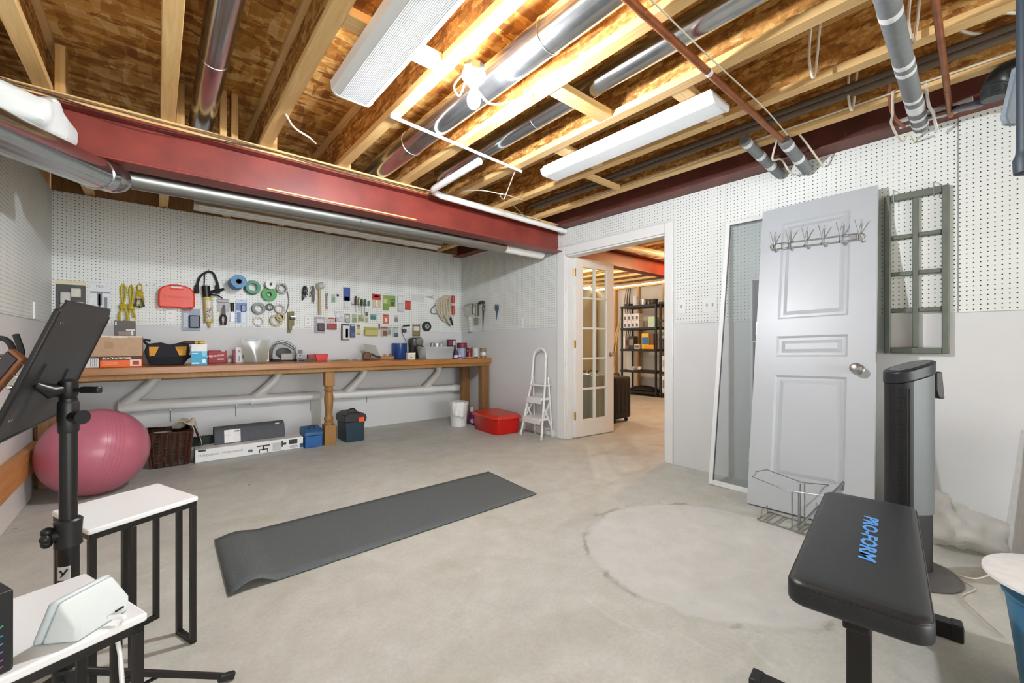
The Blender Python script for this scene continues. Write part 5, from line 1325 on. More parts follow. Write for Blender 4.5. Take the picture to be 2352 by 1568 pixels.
# yellow ropes
yl, yl2 = mat('#cbb733', .6, var=.2, nscale=60), mat('#b8a32c', .6, var=.2, nscale=60)
def rope(label, cx, y0, y1, w, m, tagc=None, loop=True, n=4, knot=.55):
    X, zt, zb = W(cx, y0).x, W(cx, y0).z, W(cx, y1).z
    t = thing('rope_hank', label, 'rope', (X, WY - .02, zb)); L = zt - zb
    for i in range(n):
        s = (i - (n - 1) / 2) / max(1, n - 1)
        ww = w * (.4 + .6 * abs(s)) * (1 if s >= 0 else -1)
        MB().tube(spline([(X, WY - .02, zt), (X + ww * .55, WY - .022 - .006 * i, zt - L * .12), (X + ww * .35, WY - .025 - .005 * i, zt - L * .35), (X + ww * .2, WY - .032, zt - L * knot), (X + ww * 1.0, WY - .026 - .006 * i, zt - L * (knot + .2)), (X + ww * .8, WY - .02 - .006 * i, zb + .006 * (i % 3))], 5), .0058, 7).build('strand', m if i % 2 else yl2, t)
    q = MB()
    for k in range(3): q.tube([Vector((X, WY - .034, zt - L * knot + (k - 1) * .013)) + Vector((math.cos(a) * w * .5, math.sin(a) * .016, .006 * math.sin(2 * a))) for a in [2 * math.pi * j / 14 for j in range(14)]], .0066, 7, closed=True)
    q.build('knot_wrap', m, t)
    if tagc: MB().cbox((X + w * .15, WY - .05, zt - L * tagc[0]), (w * .9, .003, L * .18)).build('paper_tag', mat(tagc[1], .5), t)
    hook(X, zt + .003, .0016, .04, t)
rope('thick yellow rope hank with a top loop on the pegboard', 284, 652, 748, .045, yl)
rope('yellow rope hank with a white label, second from the left', 302, 655, 746, .035, yl, (.92, '#dcdcd2'))
rope('short yellow cord bundle with a dark clip on the pegboard', 321, 652, 704, .04, yl, (.18, '#d9d3a8'), n=5, knot=.45)
X0, X1, z0, z1 = rect(309, 688, 331, 706)
tag(MB().tube([(X0, WY - .05, z0 + .01), (X0 + .015, WY - .052, z1), (X1 - .015, WY - .052, z1), (X1, WY - .05, z0 + .01), (X1 - .03, WY - .052, z0), ((X0 + X1) / 2, WY - .052, z0 + .02), (X0 + .03, WY - .052, z0)], .008, 8, closed=True).build('rope_clip', mat('#4b4a30', .5), None), 'dark olive carrying clip hung on the short yellow cord', 'clip')
for hx in (337, 354): hook(W(hx, 656).x, W(hx, 656).z, .002, .03, PANELS[0])
# red case
X0, X1, z0, z1 = rect(363, 655, 446, 708)
t = thing('drill_case', 'bright orange red plastic tool case hung on the pegboard', 'case', ((X0 + X1) / 2, WY - .06, z0))
w, h = X1 - X0, z1 - z0
prof = [(0, .12 * h), (.02 * w, .03 * h), (.06 * w, 0), (.94 * w, 0), (.98 * w, .03 * h), (w, .12 * h), (w, .55 * h), (.97 * w, .75 * h), (.88 * w, .88 * h), (.70 * w, .97 * h), (.5 * w, h), (.30 * w, .97 * h), (.12 * w, .88 * h), (.03 * w, .75 * h), (0, .55 * h)]
om = mat('#e8452a', .38, var=.04)
MB().prism(prof, (0, .085, 0), (X0, WY - .09, z0), (1, 0, 0), (0, 0, 1)).build('shell', om, t, bevel=.012, seg=3)
MB().cbox((X0 + w * .5, WY - .0915, z0 + h * .87), (w * .30, .004, h * .07)).build('handle_opening', mat('#dfe3df', .5), t, bevel=.0015)
MB().cbox((X0 + w * .5, WY - .093, z0 + h * .80), (w * .38, .010, h * .05)).build('carry_grip', om, t, bevel=.004)
text('lettering', 'BLACK&DECKER', w * .098, mat('#b92f1b', .4), t, (X0 + w * .52, WY - .0912, z0 + h * .45), (1, 0, 0), (0, 0, 1), .001)
for f in (.3, .7): MB().cbox((X0 + w * f, WY - .088, z0 + .002), (.05, .012, .014)).build('latch', mat('#d63c22', .4), t, bevel=.003)
hang('blue grey blister pack with a navy timer below the red case', (417, 709, 460, 759), '#8d9bab', [(.1, .04, .5, .12, '#b34a55'), (.1, .2, .36, .85, '#b9c3cc')], [(.38, .30, .97, .88, '#1d3550', .035)])
# black trouble light cord arch
t = thing('light_cord', 'black rubber work light cord arched over a pegboard hook', 'cord', W(478, 672))
MB().tube(spline([W(452, 671, .03), W(453, 655, .03), W(460, 635, .03), W(477, 624, .03), W(490, 628, .03), W(499, 650, .03), W(500, 668, .03)], 6), .0105, 9).build('cord', M['black_rubber'], t)
for a, b in (((452, 655), (452, 673)), ((499, 655), (500, 674))): MB().cyl(W(*a, .03), W(*b, .03), .019, .022, 14).build('plug_end', M['black_rubber'], t)
MB().tube([W(471, 626, .03), W(469, 660, .03)], .004, 6).build('wire_loop', M['black'], t); hook(W(478, 622).x, W(478, 622).z, .002, .05, t)
# caulking gun
t = thing('caulking_gun', 'black caulking gun loaded with a yellow and white tube', 'caulking gun', W(478, 752))
MB().cyl(W(477, 682, .04), W(480, 740, .04), .036, n=20).build('cartridge', mat('#cdbf6e', .45), t)
MB().cyl(W(478, 690, .0445), W(480, 733, .0445), .033, n=20).build('cartridge_label', mat('#e2dfd2', .45), t)
text('lettering', 'SEAL', .05, mat('#3a3d3c', .5), t, W(479.5, 718, .0785), (.12, 0, 1), (-1, 0, .12), .0004)
MB().cyl(W(480, 741, .04), W(482, 753, .04), .014, .006, 12).build('nozzle', mat('#b9a94e', .45), t)
MB().cyl(W(473, 656, .04), W(475, 682, .04), .033, n=16).build('drive_head', M['black'], t)
MB().tube([W(480, 672, .04), W(495, 668, .045), W(515, 664, .05)], [.016, .014, .012], 8).build('grip', M['black'], t)
MB().tube([W(482, 676, .04), W(500, 678, .045), W(511, 685, .05)], [.009, .008, .006], 8).build('trigger', M['black'], t)
hang('grey blister pack with dark handled pruning pliers', (498, 687, 526, 716), '#a8a2a6', [], [(.0, .05, 1, .25, '#9a9498', .012)])
t = thing('pruning_pliers', 'silver pliers with long brown black handles on the pegboard', 'pliers', W(513, 748))
MB().tube([W(515, 700, .03), W(513, 722, .03)], [.006, .022], 8).build('jaw', M['steel'], t)
for s in (-1, 1): MB().tube(spline([W(513, 720, .03), W(513 + 6 * s, 730, .03), W(513 + 4 * s, 746, .03)], 5), .011, 8).build('handle', mat('#3b2a2e', .45), t)
t = thing('putty_knife', 'dark handled utility scraper on the pegboard beside the pliers', 'scraper', W(534, 738))
MB().tube([W(533, 695, .02), W(534, 715, .02)], [.016, .013], 10).build('handle', M['black'], t)
MB().prism([(-.018, 0), (.018, 0), (.011, .09), (-.011, .09)], (0, .004, 0), (W(533, 738).x, WY - .02, W(533, 738).z), (1, 0, 0), (0, 0, 1)).build('blade', mat('#8a8c92', .35, .5), t)
hang('blue and white caulk tool pack on the pegboard', (541, 689, 567, 744), '#b9cbe0', [(.05, .12, 1, .45, '#4a6c9c'), (.1, .5, .45, .95, '#5472a0'), (.55, .5, .95, .95, '#d7dfe8')], [(.45, .2, .9, .5, '#3c5d92', .015)], tilt=.05)
# rolls
def roll(label, x0, y0, x1, y1, col, depth, inner=.55, name='tape_roll', cat='tape', core='#cfc8b4', tilt=(0, 0)):
    X0, X1, z0, z1 = rect(x0, y0, x1, y1); cx, cz = (X0 + X1) / 2, (z0 + z1) / 2; rad = max(z1 - z0, X1 - X0) / 2
    t = thing(name, label, cat, (cx, WY - depth / 2, z0))
    d = Vector((tilt[0], -1, tilt[1]))
    MB().ring((cx, WY - .004, cz), d, rad, rad * inner + .003, depth).build('roll', mat(col, .45), t, bevel=.0015)
    MB().ring((cx, WY - .0035, cz), d, rad * inner + .0025, rad * inner - .003, depth + .001).build('core', mat(core, .6), t)
    hook(cx, cz + rad * inner - .005, .0018, depth + .03, t)
    return t
t = thing('paper_towel_roll', 'blue shop towel roll sticking out from the pegboard', 'paper roll', W(540, 665))
d0 = W(541, 652, 0); out = Vector((.0, -1, 0))
MB().ring(d0 + Vector((0, -.006, 0)), out, .066, .026, .23).build('paper_roll', mat('#6f9dc4', .7, var=.04, nscale=50), t); MB().ring(d0 + Vector((0, -.005, 0)), out, .0265, .021, .233).build('core', mat('#2b2723', .6), t)
hook(d0.x, d0.z + .016, .003, .25, t)
t = roll('green tape roll with white tape behind it on a hook', 560, 645, 596, 677, '#2f7a56', .05, .62, core='#9ec4ae'); X0, X1, z0, z1 = rect(560, 645, 596, 677)
MB().ring(((X0 + X1) / 2, WY - .056, (z0 + z1) / 2), (0, -1, 0), .068, .04, .035).build('outer_roll', mat('#2f8a60', .45), t)
roll('big green string trimmer spool on the pegboard', 599, 661, 634, 692, '#3d9a44', .045, .30, 'trimmer_spool', 'spool', '#2b6a33')
t = thing('thread_spool', 'white plastic spool hanging above the green trimmer spool', 'spool', W(620, 666))
c = W(620, 654, .05); MB().ring(c + Vector((0, .045, 0)), (0, -1, 0), .048, .012, .09).build('spool_body', mat('#d8dcd8', .35), t); MB().cyl(c + Vector((0, -.046, 0)), c + Vector((0, -.075, .01)), .008, n=10).build('peg', mat('#6b6a3a', .5), t)
t = roll('grey fabric tape roll with a long unrolled tail', 634, 651, 657, 675, '#a9a6a2', .05, .66, core='#8f8b86')
X, Y, Z = W(652, 655, .03)
def tail(u, v):
    p = spline([W(646, 652, .035), W(657, 662, .03), W(663, 690, .02), W(658, 715, .025), W(650, 722, .03)], 5)[min(20, int(round(u * 20)))]
    return p + Vector((0, -.045 * v + .02, 0))
MB().grid(tail, 20, 2).build('loose_tail', mat('#b3afab', .6), t, solid=.002)
roll('grey duct tape roll on the pegboard', 578, 695, 607, 722, '#7c8484', .05, .62, core='#b9bcb8')
roll('small black electrical tape roll on the pegboard', 609, 697, 628, 714, '#2f3b3a', .02, .42, core='#d9d9d4')
roll('beige masking tape roll right of the black tape', 631, 699, 651, 720, '#b5aaa0', .03, .74, core='#d5cfc4')
roll('cream masking tape roll in the lowest row on the pegboard', 581, 727, 605, 749, '#d4cfc6', .025, .76, core='#e3ded2')
roll('tan packing tape roll low on the pegboard', 620, 723, 645, 749, '#c3b58f', .05, .70, core='#d9cfae')
roll('second tan packing tape roll overlapping the first', 633, 720, 650, 738, '#b3a47a', .07, .68, core='#cfc29c')
t = thing('ratchet_strap', 'olive webbing strap with a silver buckle on the pegboard', 'strap', W(670, 766))
ol = mat('#8b8560', .7, var=.15, nscale=120)
for i, (a, b) in enumerate((((664, 716), (664, 764)), ((672, 715), (672, 748)), ((668, 718), (667, 758)))):
    MB().bar(W(*a, .012 + i * .012), W(*b, .012 + i * .012), .032, .006, Vector((0, 1, 0))).build('webbing_loop', ol, t, bevel=.002)
MB().cbox(W(672, 730, .05), (.055, .02, .035)).build('buckle', mat('#3a3a32', .35, .6), t, bevel=.004); MB().cbox(W(673, 727, .06), (.05, .012, .008)).build('buckle_bar', M['chrome'], t)
def key_bunch(label, x0, y0, x1, y1, m, seed):
    rnd = random.Random(seed); X0, X1, z0, z1 = rect(x0, y0, x1, y1)
    t = thing('hook_bunch', label, 'hooks', ((X0 + X1) / 2, WY - .02, z0))
    for i in range(8):
        x = X0 + (X1 - X0) * rnd.random(); l = (z1 - z0) * (.6 + .4 * rnd.random())
        MB().tube(spline([((X0 + X1) / 2 + (x - (X0 + X1) / 2) * .5, WY - .015 - .003 * i, z1), (x, WY - .02 - .003 * i, z1 - l * .4), (x + .012 * rnd.uniform(-1, 1), WY - .02, z1 - l * .8), (x + .015 * rnd.uniform(-1, 1), WY - .025, z1 - l)], 4), .0042, 6).build('metal_hook', m, t)
    hook((X0 + X1) / 2, z1, parent=t)
key_bunch('bunch of black metal hooks on the pegboard', 692, 658, 708, 691, mat('#33373a', .35, .5), 1)
key_bunch('bunch of shiny silver hooks beside the black ones', 711, 657, 722, 698, M['steel'], 2)
t = thing('mallet', 'wooden handled mallet with a pale head on the pegboard', 'mallet', W(734, 722))
MB().tube([W(734, 662, .03), W(735, 722, .03)], [.014, .017], 10).build('handle', mat('#bfa67a', .5), t); MB().cyl(W(729, 657, .05), W(741, 655, .03), .036, n=16).build('head', mat('#c9c6ba', .5), t)
t = thing('wrench', 'slim reddish steel wrench on the pegboard', 'wrench', W(750, 709))
MB().tube([W(750, 676, .012), W(750, 706, .012)], [.009, .008], 8).build('shank', mat('#9b8480', .35, .6), t); MB().ring(W(750, 707, .016), (0, -1, 0), .016, .009, .01).build('ring_end', mat('#9b8480', .35, .6), t); MB().ring(W(750, 676, .016), (0, -1, 0), .016, .009, .01).build('jaw_end', mat('#8b7a78', .35, .6), t)
hang('small pale green pack right of the wrench', (761, 676, 770, 695), '#a8bdb2', [(.1, .35, .9, .9, '#7ea08d')])
tag(MB().sphere(W(776, 678, .014), .013, 12, 8).build('knob_piece', mat('#2a2f45', .4), None), 'tiny dark knob on a pegboard hook by the blue pack', 'knob')
hang('tall blue and white pack in the top row of the pegboard', (788, 660, 804, 710), '#dfe5ea', [(0, 0, 1, .62, '#3a5596'), (.15, .42, .85, .6, '#c4cfe2')], [(.05, .66, .95, .95, '#d7dbdd', .02)])
# screwdrivers on a little rack
t = thing('tool_rail', 'thin black rail holding the screwdrivers on the pegboard', 'rail', W(829, 700))
MB().tube([W(808, 694, .03), W(808, 698, .03), W(850, 700, .03), W(850, 694, .03)], .003, 6).build('rail', M['black'], t); hook(W(829, 699).x, W(829, 699).z, .002, .035, t)
for i, (x, y0, ym, y1, cc, lb) in enumerate(((817.5, 680, 700, 717, '#2a1d20', 'black handled screwdriver, leftmost on the rail'), (825, 682, 699, 714, '#b9bc72', 'yellow green handled screwdriver on the rail'), (831, 686, 703, 723, '#17403a', 'dark green screwdriver left of its twin on the rail'), (838, 687, 703, 720, '#174536', 'dark green screwdriver right of its twin on the rail'), (847.5, 691, 702, 705, '#4f7c68', 'stubby green screwdriver at the right end of the rail'))):
    s = thing('screwdriver', lb, 'screwdriver', W(x, y1), 'screwdrivers on the rail')
    MB().tube([W(x, y0, .045), W(x, (y0 + ym) / 2, .045), W(x, ym, .045)], [.010, .014, .009], 10).build('handle', mat(cc, .35), s); MB().tube([W(x, ym, .045), W(x, y1, .045)], .0035, 6).build('shaft', M['steel'], s)
hang('red and cream pack right of the screwdrivers', (854, 675, 874, 707), '#c9bca2', [(0, 0, 1, .42, '#b5302b'), (.25, .12, .75, .22, '#e2d8c8')], [(.4, .45, .65, .92, '#e3e1d6', .012)])
hang('tall lime green pack in the pegboard top row', (879, 678, 893.5, 713), '#8fa65a', [(.1, .25, .7, .55, '#b9cf86')], [(.1, .55, .9, .95, '#7d9a4a', .01)])
hang('short lime green pack overlapping the tall green one', (894, 679, 908, 705), '#86a052', [(.1, .3, .9, .5, '#557a3a'), (.25, .55, .8, .9, '#3f5b35')])
hang('clear white shoe shaped pack on the pegboard', (912, 679, 927, 716), '#c9ced0', [], [(.05, .02, .95, .5, '#d5d9dc', .02), (.15, .5, .95, .98, '#c4cbd0', .015)])
hang('small bright red bag on the pegboard', (930, 690, 943, 711), '#b7413c', [], [(.1, .2, .9, .95, '#c4453d', .012)])
hang('plain white card at the right of the top row', (946, 677, 975, 692), '#ced3d2', th=.002)
t = thing('spare_hooks', 'loose bunch of spare wire peg hooks', 'hooks', W(988, 688))
rnd = random.Random(9)
for i in range(7): MB().tube(spline([W(977 + 2 * i, 679 + rnd.random() * 3, .004), W(983 + 2 * i, 681 + rnd.random() * 5, .03), W(984 + 2.2 * i, 676 + rnd.random() * 12, .05)], 4), .0022, 5).build('wire_hook', mat('#8f9494', .35, .6), t)
# cord reel bundle
t = thing('extension_cord', 'big beige extension cord bundle with a red winder', 'extension cord', W(1022, 752))
bg, bg2 = mat('#b3a78e', .6, var=.2, nscale=40), mat('#cfc5b0', .6, var=.15, nscale=40)
for i in range(9):
    x = 1010 + i * 2.8; yb_ = 722 + 10 * math.sin(i * .5) + i
    MB().tube(spline([W(1022 + i, 679, .03 + .004 * i), W(x - 7, 694, .035 + .004 * i), W(x - 5, yb_ - 8, .04), W(x + 3, yb_ + 3, .045), W(x + 7, yb_ - 10, .04), W(x + 5, 694, .03), W(1024 + i, 679, .03)], 5), .0075, 7).build('cord_loop', bg if i % 2 else bg2, t)
MB().tube(spline([W(1010, 686, .03), W(1000, 700, .03), W(990, 712, .03), W(994, 720, .03), W(1010, 719, .03)], 5), .007, 7).build('cord_loop', mat('#7f8280', .5), t)
rm = mat('#b8442c', .4)
for a, b in (((1041, 679), (1041, 696)), ((1041, 702), (1041, 722))): MB().tube([W(*a, .05), W((a[0] + b[0]) / 2, (a[1] + b[1]) / 2, .05), W(*b, .05)], [.022, .028, .024], 10).build('red_winder', rm, t)
MB().cyl(W(1034, 728, .04), W(1040, 746, .04), .016, .013, 12).build('plug_end', M['black'], t)
MB().tube(spline([W(1020, 726, .04), W(1026, 738, .045), W(1034, 748, .04)], 4), .012, 7).build('cord_tail', mat('#8a8260', .6), t)
# second row
hang('grey hanging pack with a dark round disc, lower row left', (722, 728, 746, 765), '#a19ca2', [(.2, .12, .9, .35, '#d3d3d4')], [(.28, .38, .92, .85, '#3f2d33', .018)])
hang('red topped clear bag of parts on the pegboard', (749, 729, 773, 757), '#cdbcb9', [(.2, 0, .8, .12, '#a33a36')], [(.08, .5, .95, .98, '#973632', .025), (.35, .25, .8, .55, '#c9b2ae', .015)])
hang('crumpled clear plastic bag on the pegboard', (769, 715, 788, 740), '#d8d6da', [], [(.1, .1, .6, .6, '#e1e0e4', .018), (.3, .5, .95, .95, '#cccad0', .02)])
hang('small grey green pack in the middle row', (791, 720, 804, 741), '#8d958a', [(.15, .2, .85, .6, '#cfd4cb')], [(.2, .5, .8, .95, '#b5b9b0', .012)])
hang('pale green square pack in the middle row', (808, 722, 820, 741), '#a9b79a', [(.1, .4, .9, .9, '#8a9a78')])
hang('yellowish green wide pack in the middle row', (822, 723, 837, 738), '#bcbf98', [(.05, .55, .95, .95, '#8f9268')], [(.1, .1, .6, .6, '#a3a878', .012)])
hang('narrow dark and white pack below the screwdrivers', (838, 716, 846, 741), '#c9ccc8', [(.1, .05, .9, .4, '#5b5f58'), (.1, .6, .9, .95, '#a9a27c')])
hang('teal rounded pack in the middle row', (850, 721, 864.5, 735), '#7fa3a0', [(.1, .35, .9, .8, '#3f6568')], [(.12, .3, .88, .85, '#55807f', .015)])
hang('very narrow white pack in the middle row', (867, 722, 871, 741), '#dde1df', th=.003)
hang('orange pack with a white window in the middle row', (879, 722, 893, 744), '#c9694f', [(.35, .38, .7, .75, '#dfe0da'), (.1, .05, .8, .14, '#9c3528')])
hang('small clear pack right of the orange one', (905, 724, 914, 740), '#c0bcbc', [], [(.15, .3, .9, .9, '#8f8287', .014)])
hang('black and silver blade pack in the lowest row', (783, 743, 802, 781), '#47423f', [(.2, .12, .92, .95, '#d8dada'), (.55, .3, .85, .85, '#53565a')])
hang('navy blue pack in the lowest row', (803.5, 745, 816, 775), '#34486a', [(.2, .05, .8, .13, '#c9ced6'), (.25, .6, .8, .9, '#4e6488')])
hang('small tan pack beside the navy pack', (819, 746, 827, 768), '#b79b62', [(.1, .45, .9, .85, '#d9cba2'), (.1, 0, .9, .15, '#7a5c33')])
t = hang('wide yellow green organiser case in the lowest row', (835, 750, 868, 772), '#c5c07a', [(.03, .12, .97, .2, '#8f8a4a'), (.1, .45, .6, .8, '#dcd89c')], [(.04, .28, .96, .92, '#bdb86e', .03)], 'organiser_case', 'case')
hang('tiny maroon pouch beside the organiser case', (869, 743, 873, 757), '#8d5a5a', th=.003)
hang('brown topped pack in the lowest row', (874, 750, 890, 772), '#b9a79a', [(0, 0, 1, .2, '#84624f'), (.3, .4, .95, .95, '#7d5446')])
hang('grey pack tucked behind the brown topped one', (890.5, 751, 898, 769), '#a9b2ab', [(.2, .4, .9, .9, '#7e8b84')])
hang('clear pack of screws at the end of the lowest row', (902, 751, 915, 774), '#b8c2c0', [(.05, 0, .95, .12, '#8d9896')], [(.15, .6, .9, .95, '#56655f', .012)])
t = thing('soldering_iron', 'thin wire tool with black grip hanging above the bench', 'tool', W(932, 785))
MB().cyl(W(927, 748, .03), W(941, 747, .03), .012, n=10).build('grip', mat('#33332f', .5), t); MB().cbox(W(929, 759, .03), (.05, .03, .045)).build('plug_block', mat('#4a4a3e', .5), t, bevel=.005)
MB().tube(spline([W(928, 748, .03), W(923, 753, .03), W(924, 765, .03), W(930, 778, .04), W(933, 786, .05)], 5), .003, 6).build('cord', M['black'], t)
hang('brown framed pack with a white window near the bench end', (947, 743, 964.5, 772), '#6d6148', [(.15, .22, .9, .55, '#d9d9d4'), (.1, .02, .9, .14, '#c2b68e'), (.1, .6, .9, .95, '#877a52')])
roll('black abrasive wheel on the pegboard near the corner', 968.5, 739.5, 988, 759.5, '#1f2226', .03, .24, 'grinding_wheel', 'wheel', '#9aa0a2')
X0, X1, z0, z1 = rect(968.5, 739.5, 988, 759.5); MB().ring(((X0 + X1) / 2, WY - .0345, (z0 + z1) / 2), (0, -1, 0), .034, .016, .002).build('wheel_label', mat('#8e9496', .5), bpy.data.objects['grinding_wheel'])

# ================================================================== things hung on the right pegboard near the corner
VX = XR - PT - .0008
def V(x, y, off=0.0): return on_x(x, y, VX - off)
t = thing('power_bar', 'white power strip with its cord on the right pegboard', 'power strip', V(1080, 763))
MB().bar(V(1078, 728, .025), V(1080, 762, .025), .05, .045, Vector((0, 1, 0))).build('strip_body', mat('#c3c8c0', .45), t, bevel=.004)
for y in (735, 742, 749, 757): MB().cbox(V(1079.5, y, .049), (.002, .018, .012)).build('socket', mat('#5c625c', .5), t)
for k in range(4):
    MB().tube(spline([V(1082, 697, .03 + .006 * k), V(1066 + 2 * k, 702, .04), V(1065 + 2 * k, 716, .04), V(1072, 728, .035), V(1080, 712, .03), V(1083, 697, .03 + .006 * k)], 5), .006, 6).build('cord_loop', mat('#b9b5a5', .6), t)
t = thing('hand_saw_set', 'bundle of grey files and blades on the right pegboard', 'tools', V(1094, 747))
for x, y0, y1, c_, r in ((1086, 697, 722, '#5c5a50', .011), (1089, 706, 720, '#d8d6cc', .012), (1095, 696, 725, '#8a8578', .022), (1099, 697, 724, '#4e4a40', .009)): MB().cyl(V(x, y0, .03), V(x, y1, .03), r, n=10).build('handle', mat(c_, .5), t)
MB().prism([(-.05, 0), (.04, 0), (.05, .1), (-.05, .1)], (-.006, 0, 0), V(1094, 746, .03), (0, -1, 0), (0, 0, 1)).build('blade', mat('#9b9c98', .35, .5), t)
t = thing('keyhole_saw', 'dark keyhole saw with a pale ring hanging by the corner', 'saw', V(1110, 757))
MB().tube(spline([V(1100, 696, .03), V(1106, 693, .03), V(1111, 695, .03), V(1110, 712, .03)], 4), .018, 8).build('grip', mat('#4a3d31', .5), t)
MB().prism([(-.02, 0), (.022, 0), (-.004, -.28), (-.012, -.28)], (-.003, 0, 0), V(1110, 712, .03), (0, -1, 0), (0, 0, 1)).build('blade', mat('#55574f', .35, .5), t)
MB().tube([V(1112, 698, .035), V(1116, 700, .04), V(1117, 708, .04), V(1112, 711, .035), V(1109, 704, .035)], .005, 6, closed=True).build('pale_ring', mat('#c5cba6', .5), t)
t = thing('scissors', 'blue handled scissors on the right pegboard', 'scissors', V(1146, 731))
bs = mat('#27506a', .4)
for x in (1138.5, 1143): MB().tube([V(x - 2, 704, .015), V(x, 699, .015), V(x + 2, 704, .015), V(x + 1.5, 711, .015), V(x, 714, .015)], .006, 6, closed=True).build('finger_loop', bs, t)
MB().prism([(-.014, 0), (.014, 0), (-.010, -.12), (-.014, -.12)], (-.004, 0, 0), V(1142, 713, .012), (0, -1, 0), (0, 0, 1)).build('blade', mat('#355f78', .35, .4), t)

# ================================================================== things on the workbench
ZB = BT + .0008
def bench(px0, px1, pytop, pybot, ymin=4.44, ymax=4.95, Y=None):
    """front-plane rectangle of a thing standing on the bench: X0, X1, height, Y of its front"""
    if Y is None:
        Y = on_z((px0 + px1) / 2, pybot, BT).y; Y = max(ymin, min(ymax, Y))
    a, b = on_y(px0, pytop, Y), on_y(px1, pytop, Y)
    return a.x, b.x, max(.008, on_y((px0 + px1) / 2, pytop, Y).z - ZB), Y
def bench_box(name, label, cat, px0, px1, pt, pb, depth, col, Y=None, z=None, bevel=.003, rough=.5):
    X0, X1, h, Y = bench(px0, px1, pt, pb, Y=Y)
    z0 = ZB if z is None else z
    if z is not None: h = on_y((px0 + px1) / 2, pt, Y).z - z0
    t = thing(name, label, cat, ((X0 + X1) / 2, Y + depth / 2, z0))
    MB().box((X0, Y, z0), (X1, Y + depth, z0 + h)).build('body', mat(col, rough), t, bevel=bevel)
    return t, X0, X1, Y, z0, z0 + h
def face(t, X0, X1, Y, z0, z1, f, col, nm='printed_band', d=.0008):
    w, h = X1 - X0, z1 - z0
    return MB().box((X0 + f[0] * w, Y - d, z1 - f[3] * h), (X0 + f[2] * w, Y + .0004, z1 - f[1] * h)).build(nm, mat(col, .5), t)
# orange sander carton with a white box beside it and brown carton on top
t, X0, X1, Y, z0, z1 = bench_box('tool_carton', 'orange power tool carton at the front of the bench', 'box', 229, 327, 818.5, 843, .26, '#f0691c')
face(t, X0, X1, Y, z0, z1, (0, 0, 1, .34), '#4a1f10'); face(t, X0, X1, Y, z0, z1, (.06, .08, .11, .27), '#f0691c', 'logo_mark', .0014)
text('lettering', 'BLACK&DECKER', (z1 - z0) * .27, mat('#efe6da', .5), t, (X0 + (X1 - X0) * .40, Y - .0014, z1 - (z1 - z0) * .17), (1, 0, 0), (0, 0, 1), bold=.0006)
for i in range(3): face(t, X0, X1, Y, z0, z1, (.07, .42 + i * .13, .40, .46 + i * .13), '#f9b27c', 'small_print', .0012)
face(t, X0, X1, Y, z0, z1, (.70, .30, .97, .92), '#f3d3bb', 'product_print', .0012); face(t, X0, X1, Y, z0, z1, (.76, .42, .92, .8), '#a13a16', 'product_print', .0016)
otop = z1; oY = Y; oX = (X0, X1)
t, X0, X1, Y, z0, z1 = bench_box('tool_carton', 'white printed carton left of the orange carton', 'box', 192, 227, 822, 844, .24, '#dbd8cd', Y=oY)
for i in range(4): face(t, X0, X1, Y, z0, z1, (.42 + .13 * i, .12, .5 + .13 * i, .85), ['#8fa8b4', '#b3b9b6', '#7f97a5', '#a9b4b4'][i], 'small_print')
face(t, X0, X1, Y, z0, z1, (0, 0, 1, .05), '#3a3a36')
t, X0, X1, Y, z0, z1 = bench_box('cardboard_box', 'brown taped cardboard box on top of the orange carton', 'box', 200, 327, 771, 818, .25, '#b39372', Y=oY - .012, z=otop + .001)
face(t, X0, X1, Y, z0, z1, (.0, 0, 1, .07), '#d6c9b2', 'tape'); face(t, X0, X1, Y, z0, z1, (.30, .28, .46, .62), '#a68463', 'label_patch'); face(t, X0, X1, Y, z0, z1, (.42, .06, .72, .10), '#e6e0d2', 'tape')
bt_ = z1; bY = Y
t, X0, X1, Y, z0, z1 = bench_box('photo_carton', 'small dark photo printed carton on the brown cardboard box', 'box', 262, 311, 736.5, 770, .06, '#55514d', Y=bY + .12, z=bt_ + .001)
face(t, X0, X1, Y, z0, z1, (.04, .06, .12, .3), '#c9cac6', 'printed_band'); face(t, X0, X1, Y, z0, z1, (.2, .7, .95, .97), '#8a8079', 'product_print'); face(t, X0, X1, Y, z0, z1, (.55, .55, .98, .66), '#d3d2ce', 'product_print', .0014); face(t, X0, X1, Y, z0, z1, (.8, .66, .88, .95), '#e3e2de', 'product_print', .0014)
# tool bag
X0, X1, h, Y = bench(331, 437, 786, 838)
t = thing('tool_bag', 'black canvas tool bag with yellow corner patches', 'bag', ((X0 + X1) / 2, Y + .1, ZB)); w = X1 - X0
cv = mat('#23252b', .8, var=.2, nscale=90, bump=.3)
prof = [(.12, 0), (.85, 0), (.97, .30), (1.0, .62), (.98, .92), (.80, 1.0), (.55, .90), (.35, 1.0), (.06, .93), (.0, .62), (.05, .30)]
MB().prism([(a * w, b * h) for a, b in prof], (0, .20, 0), (X0, Y, ZB), (1, 0, 0), (0, 0, 1)).build('canvas_body', cv, t, bevel=.012, seg=3)
ym_ = mat('#e0a021', .6)
for pts in ([(.10, .80), (.31, .80), (.22, .42), (.11, .40)], [(.66, .80), (.92, .82), (.90, .42), (.75, .42)]):
    MB().prism([(a * w, b * h) for a, b in pts], (0, .003, 0), (X0, Y - .0022, ZB), (1, 0, 0), (0, 0, 1)).build('yellow_patch', ym_, t)
MB().prism([(.13 * w, .02 * h), (.84 * w, .02 * h), (.95 * w, .36 * h), (.08 * w, .36 * h)], (0, .003, 0), (X0, Y - .0030, ZB), (1, 0, 0), (0, 0, 1)).build('front_pocket', mat('#1b1d22', .85, bump=.2), t)
MB().tube(spline([(X0 + .03, Y + .1, ZB + h * .85), (X0 - .01, Y + .1, ZB + h * 1.1), (X0 + .04, Y + .11, ZB + h * 1.08)], 4), .010, 7).build('carry_strap', cv, t)
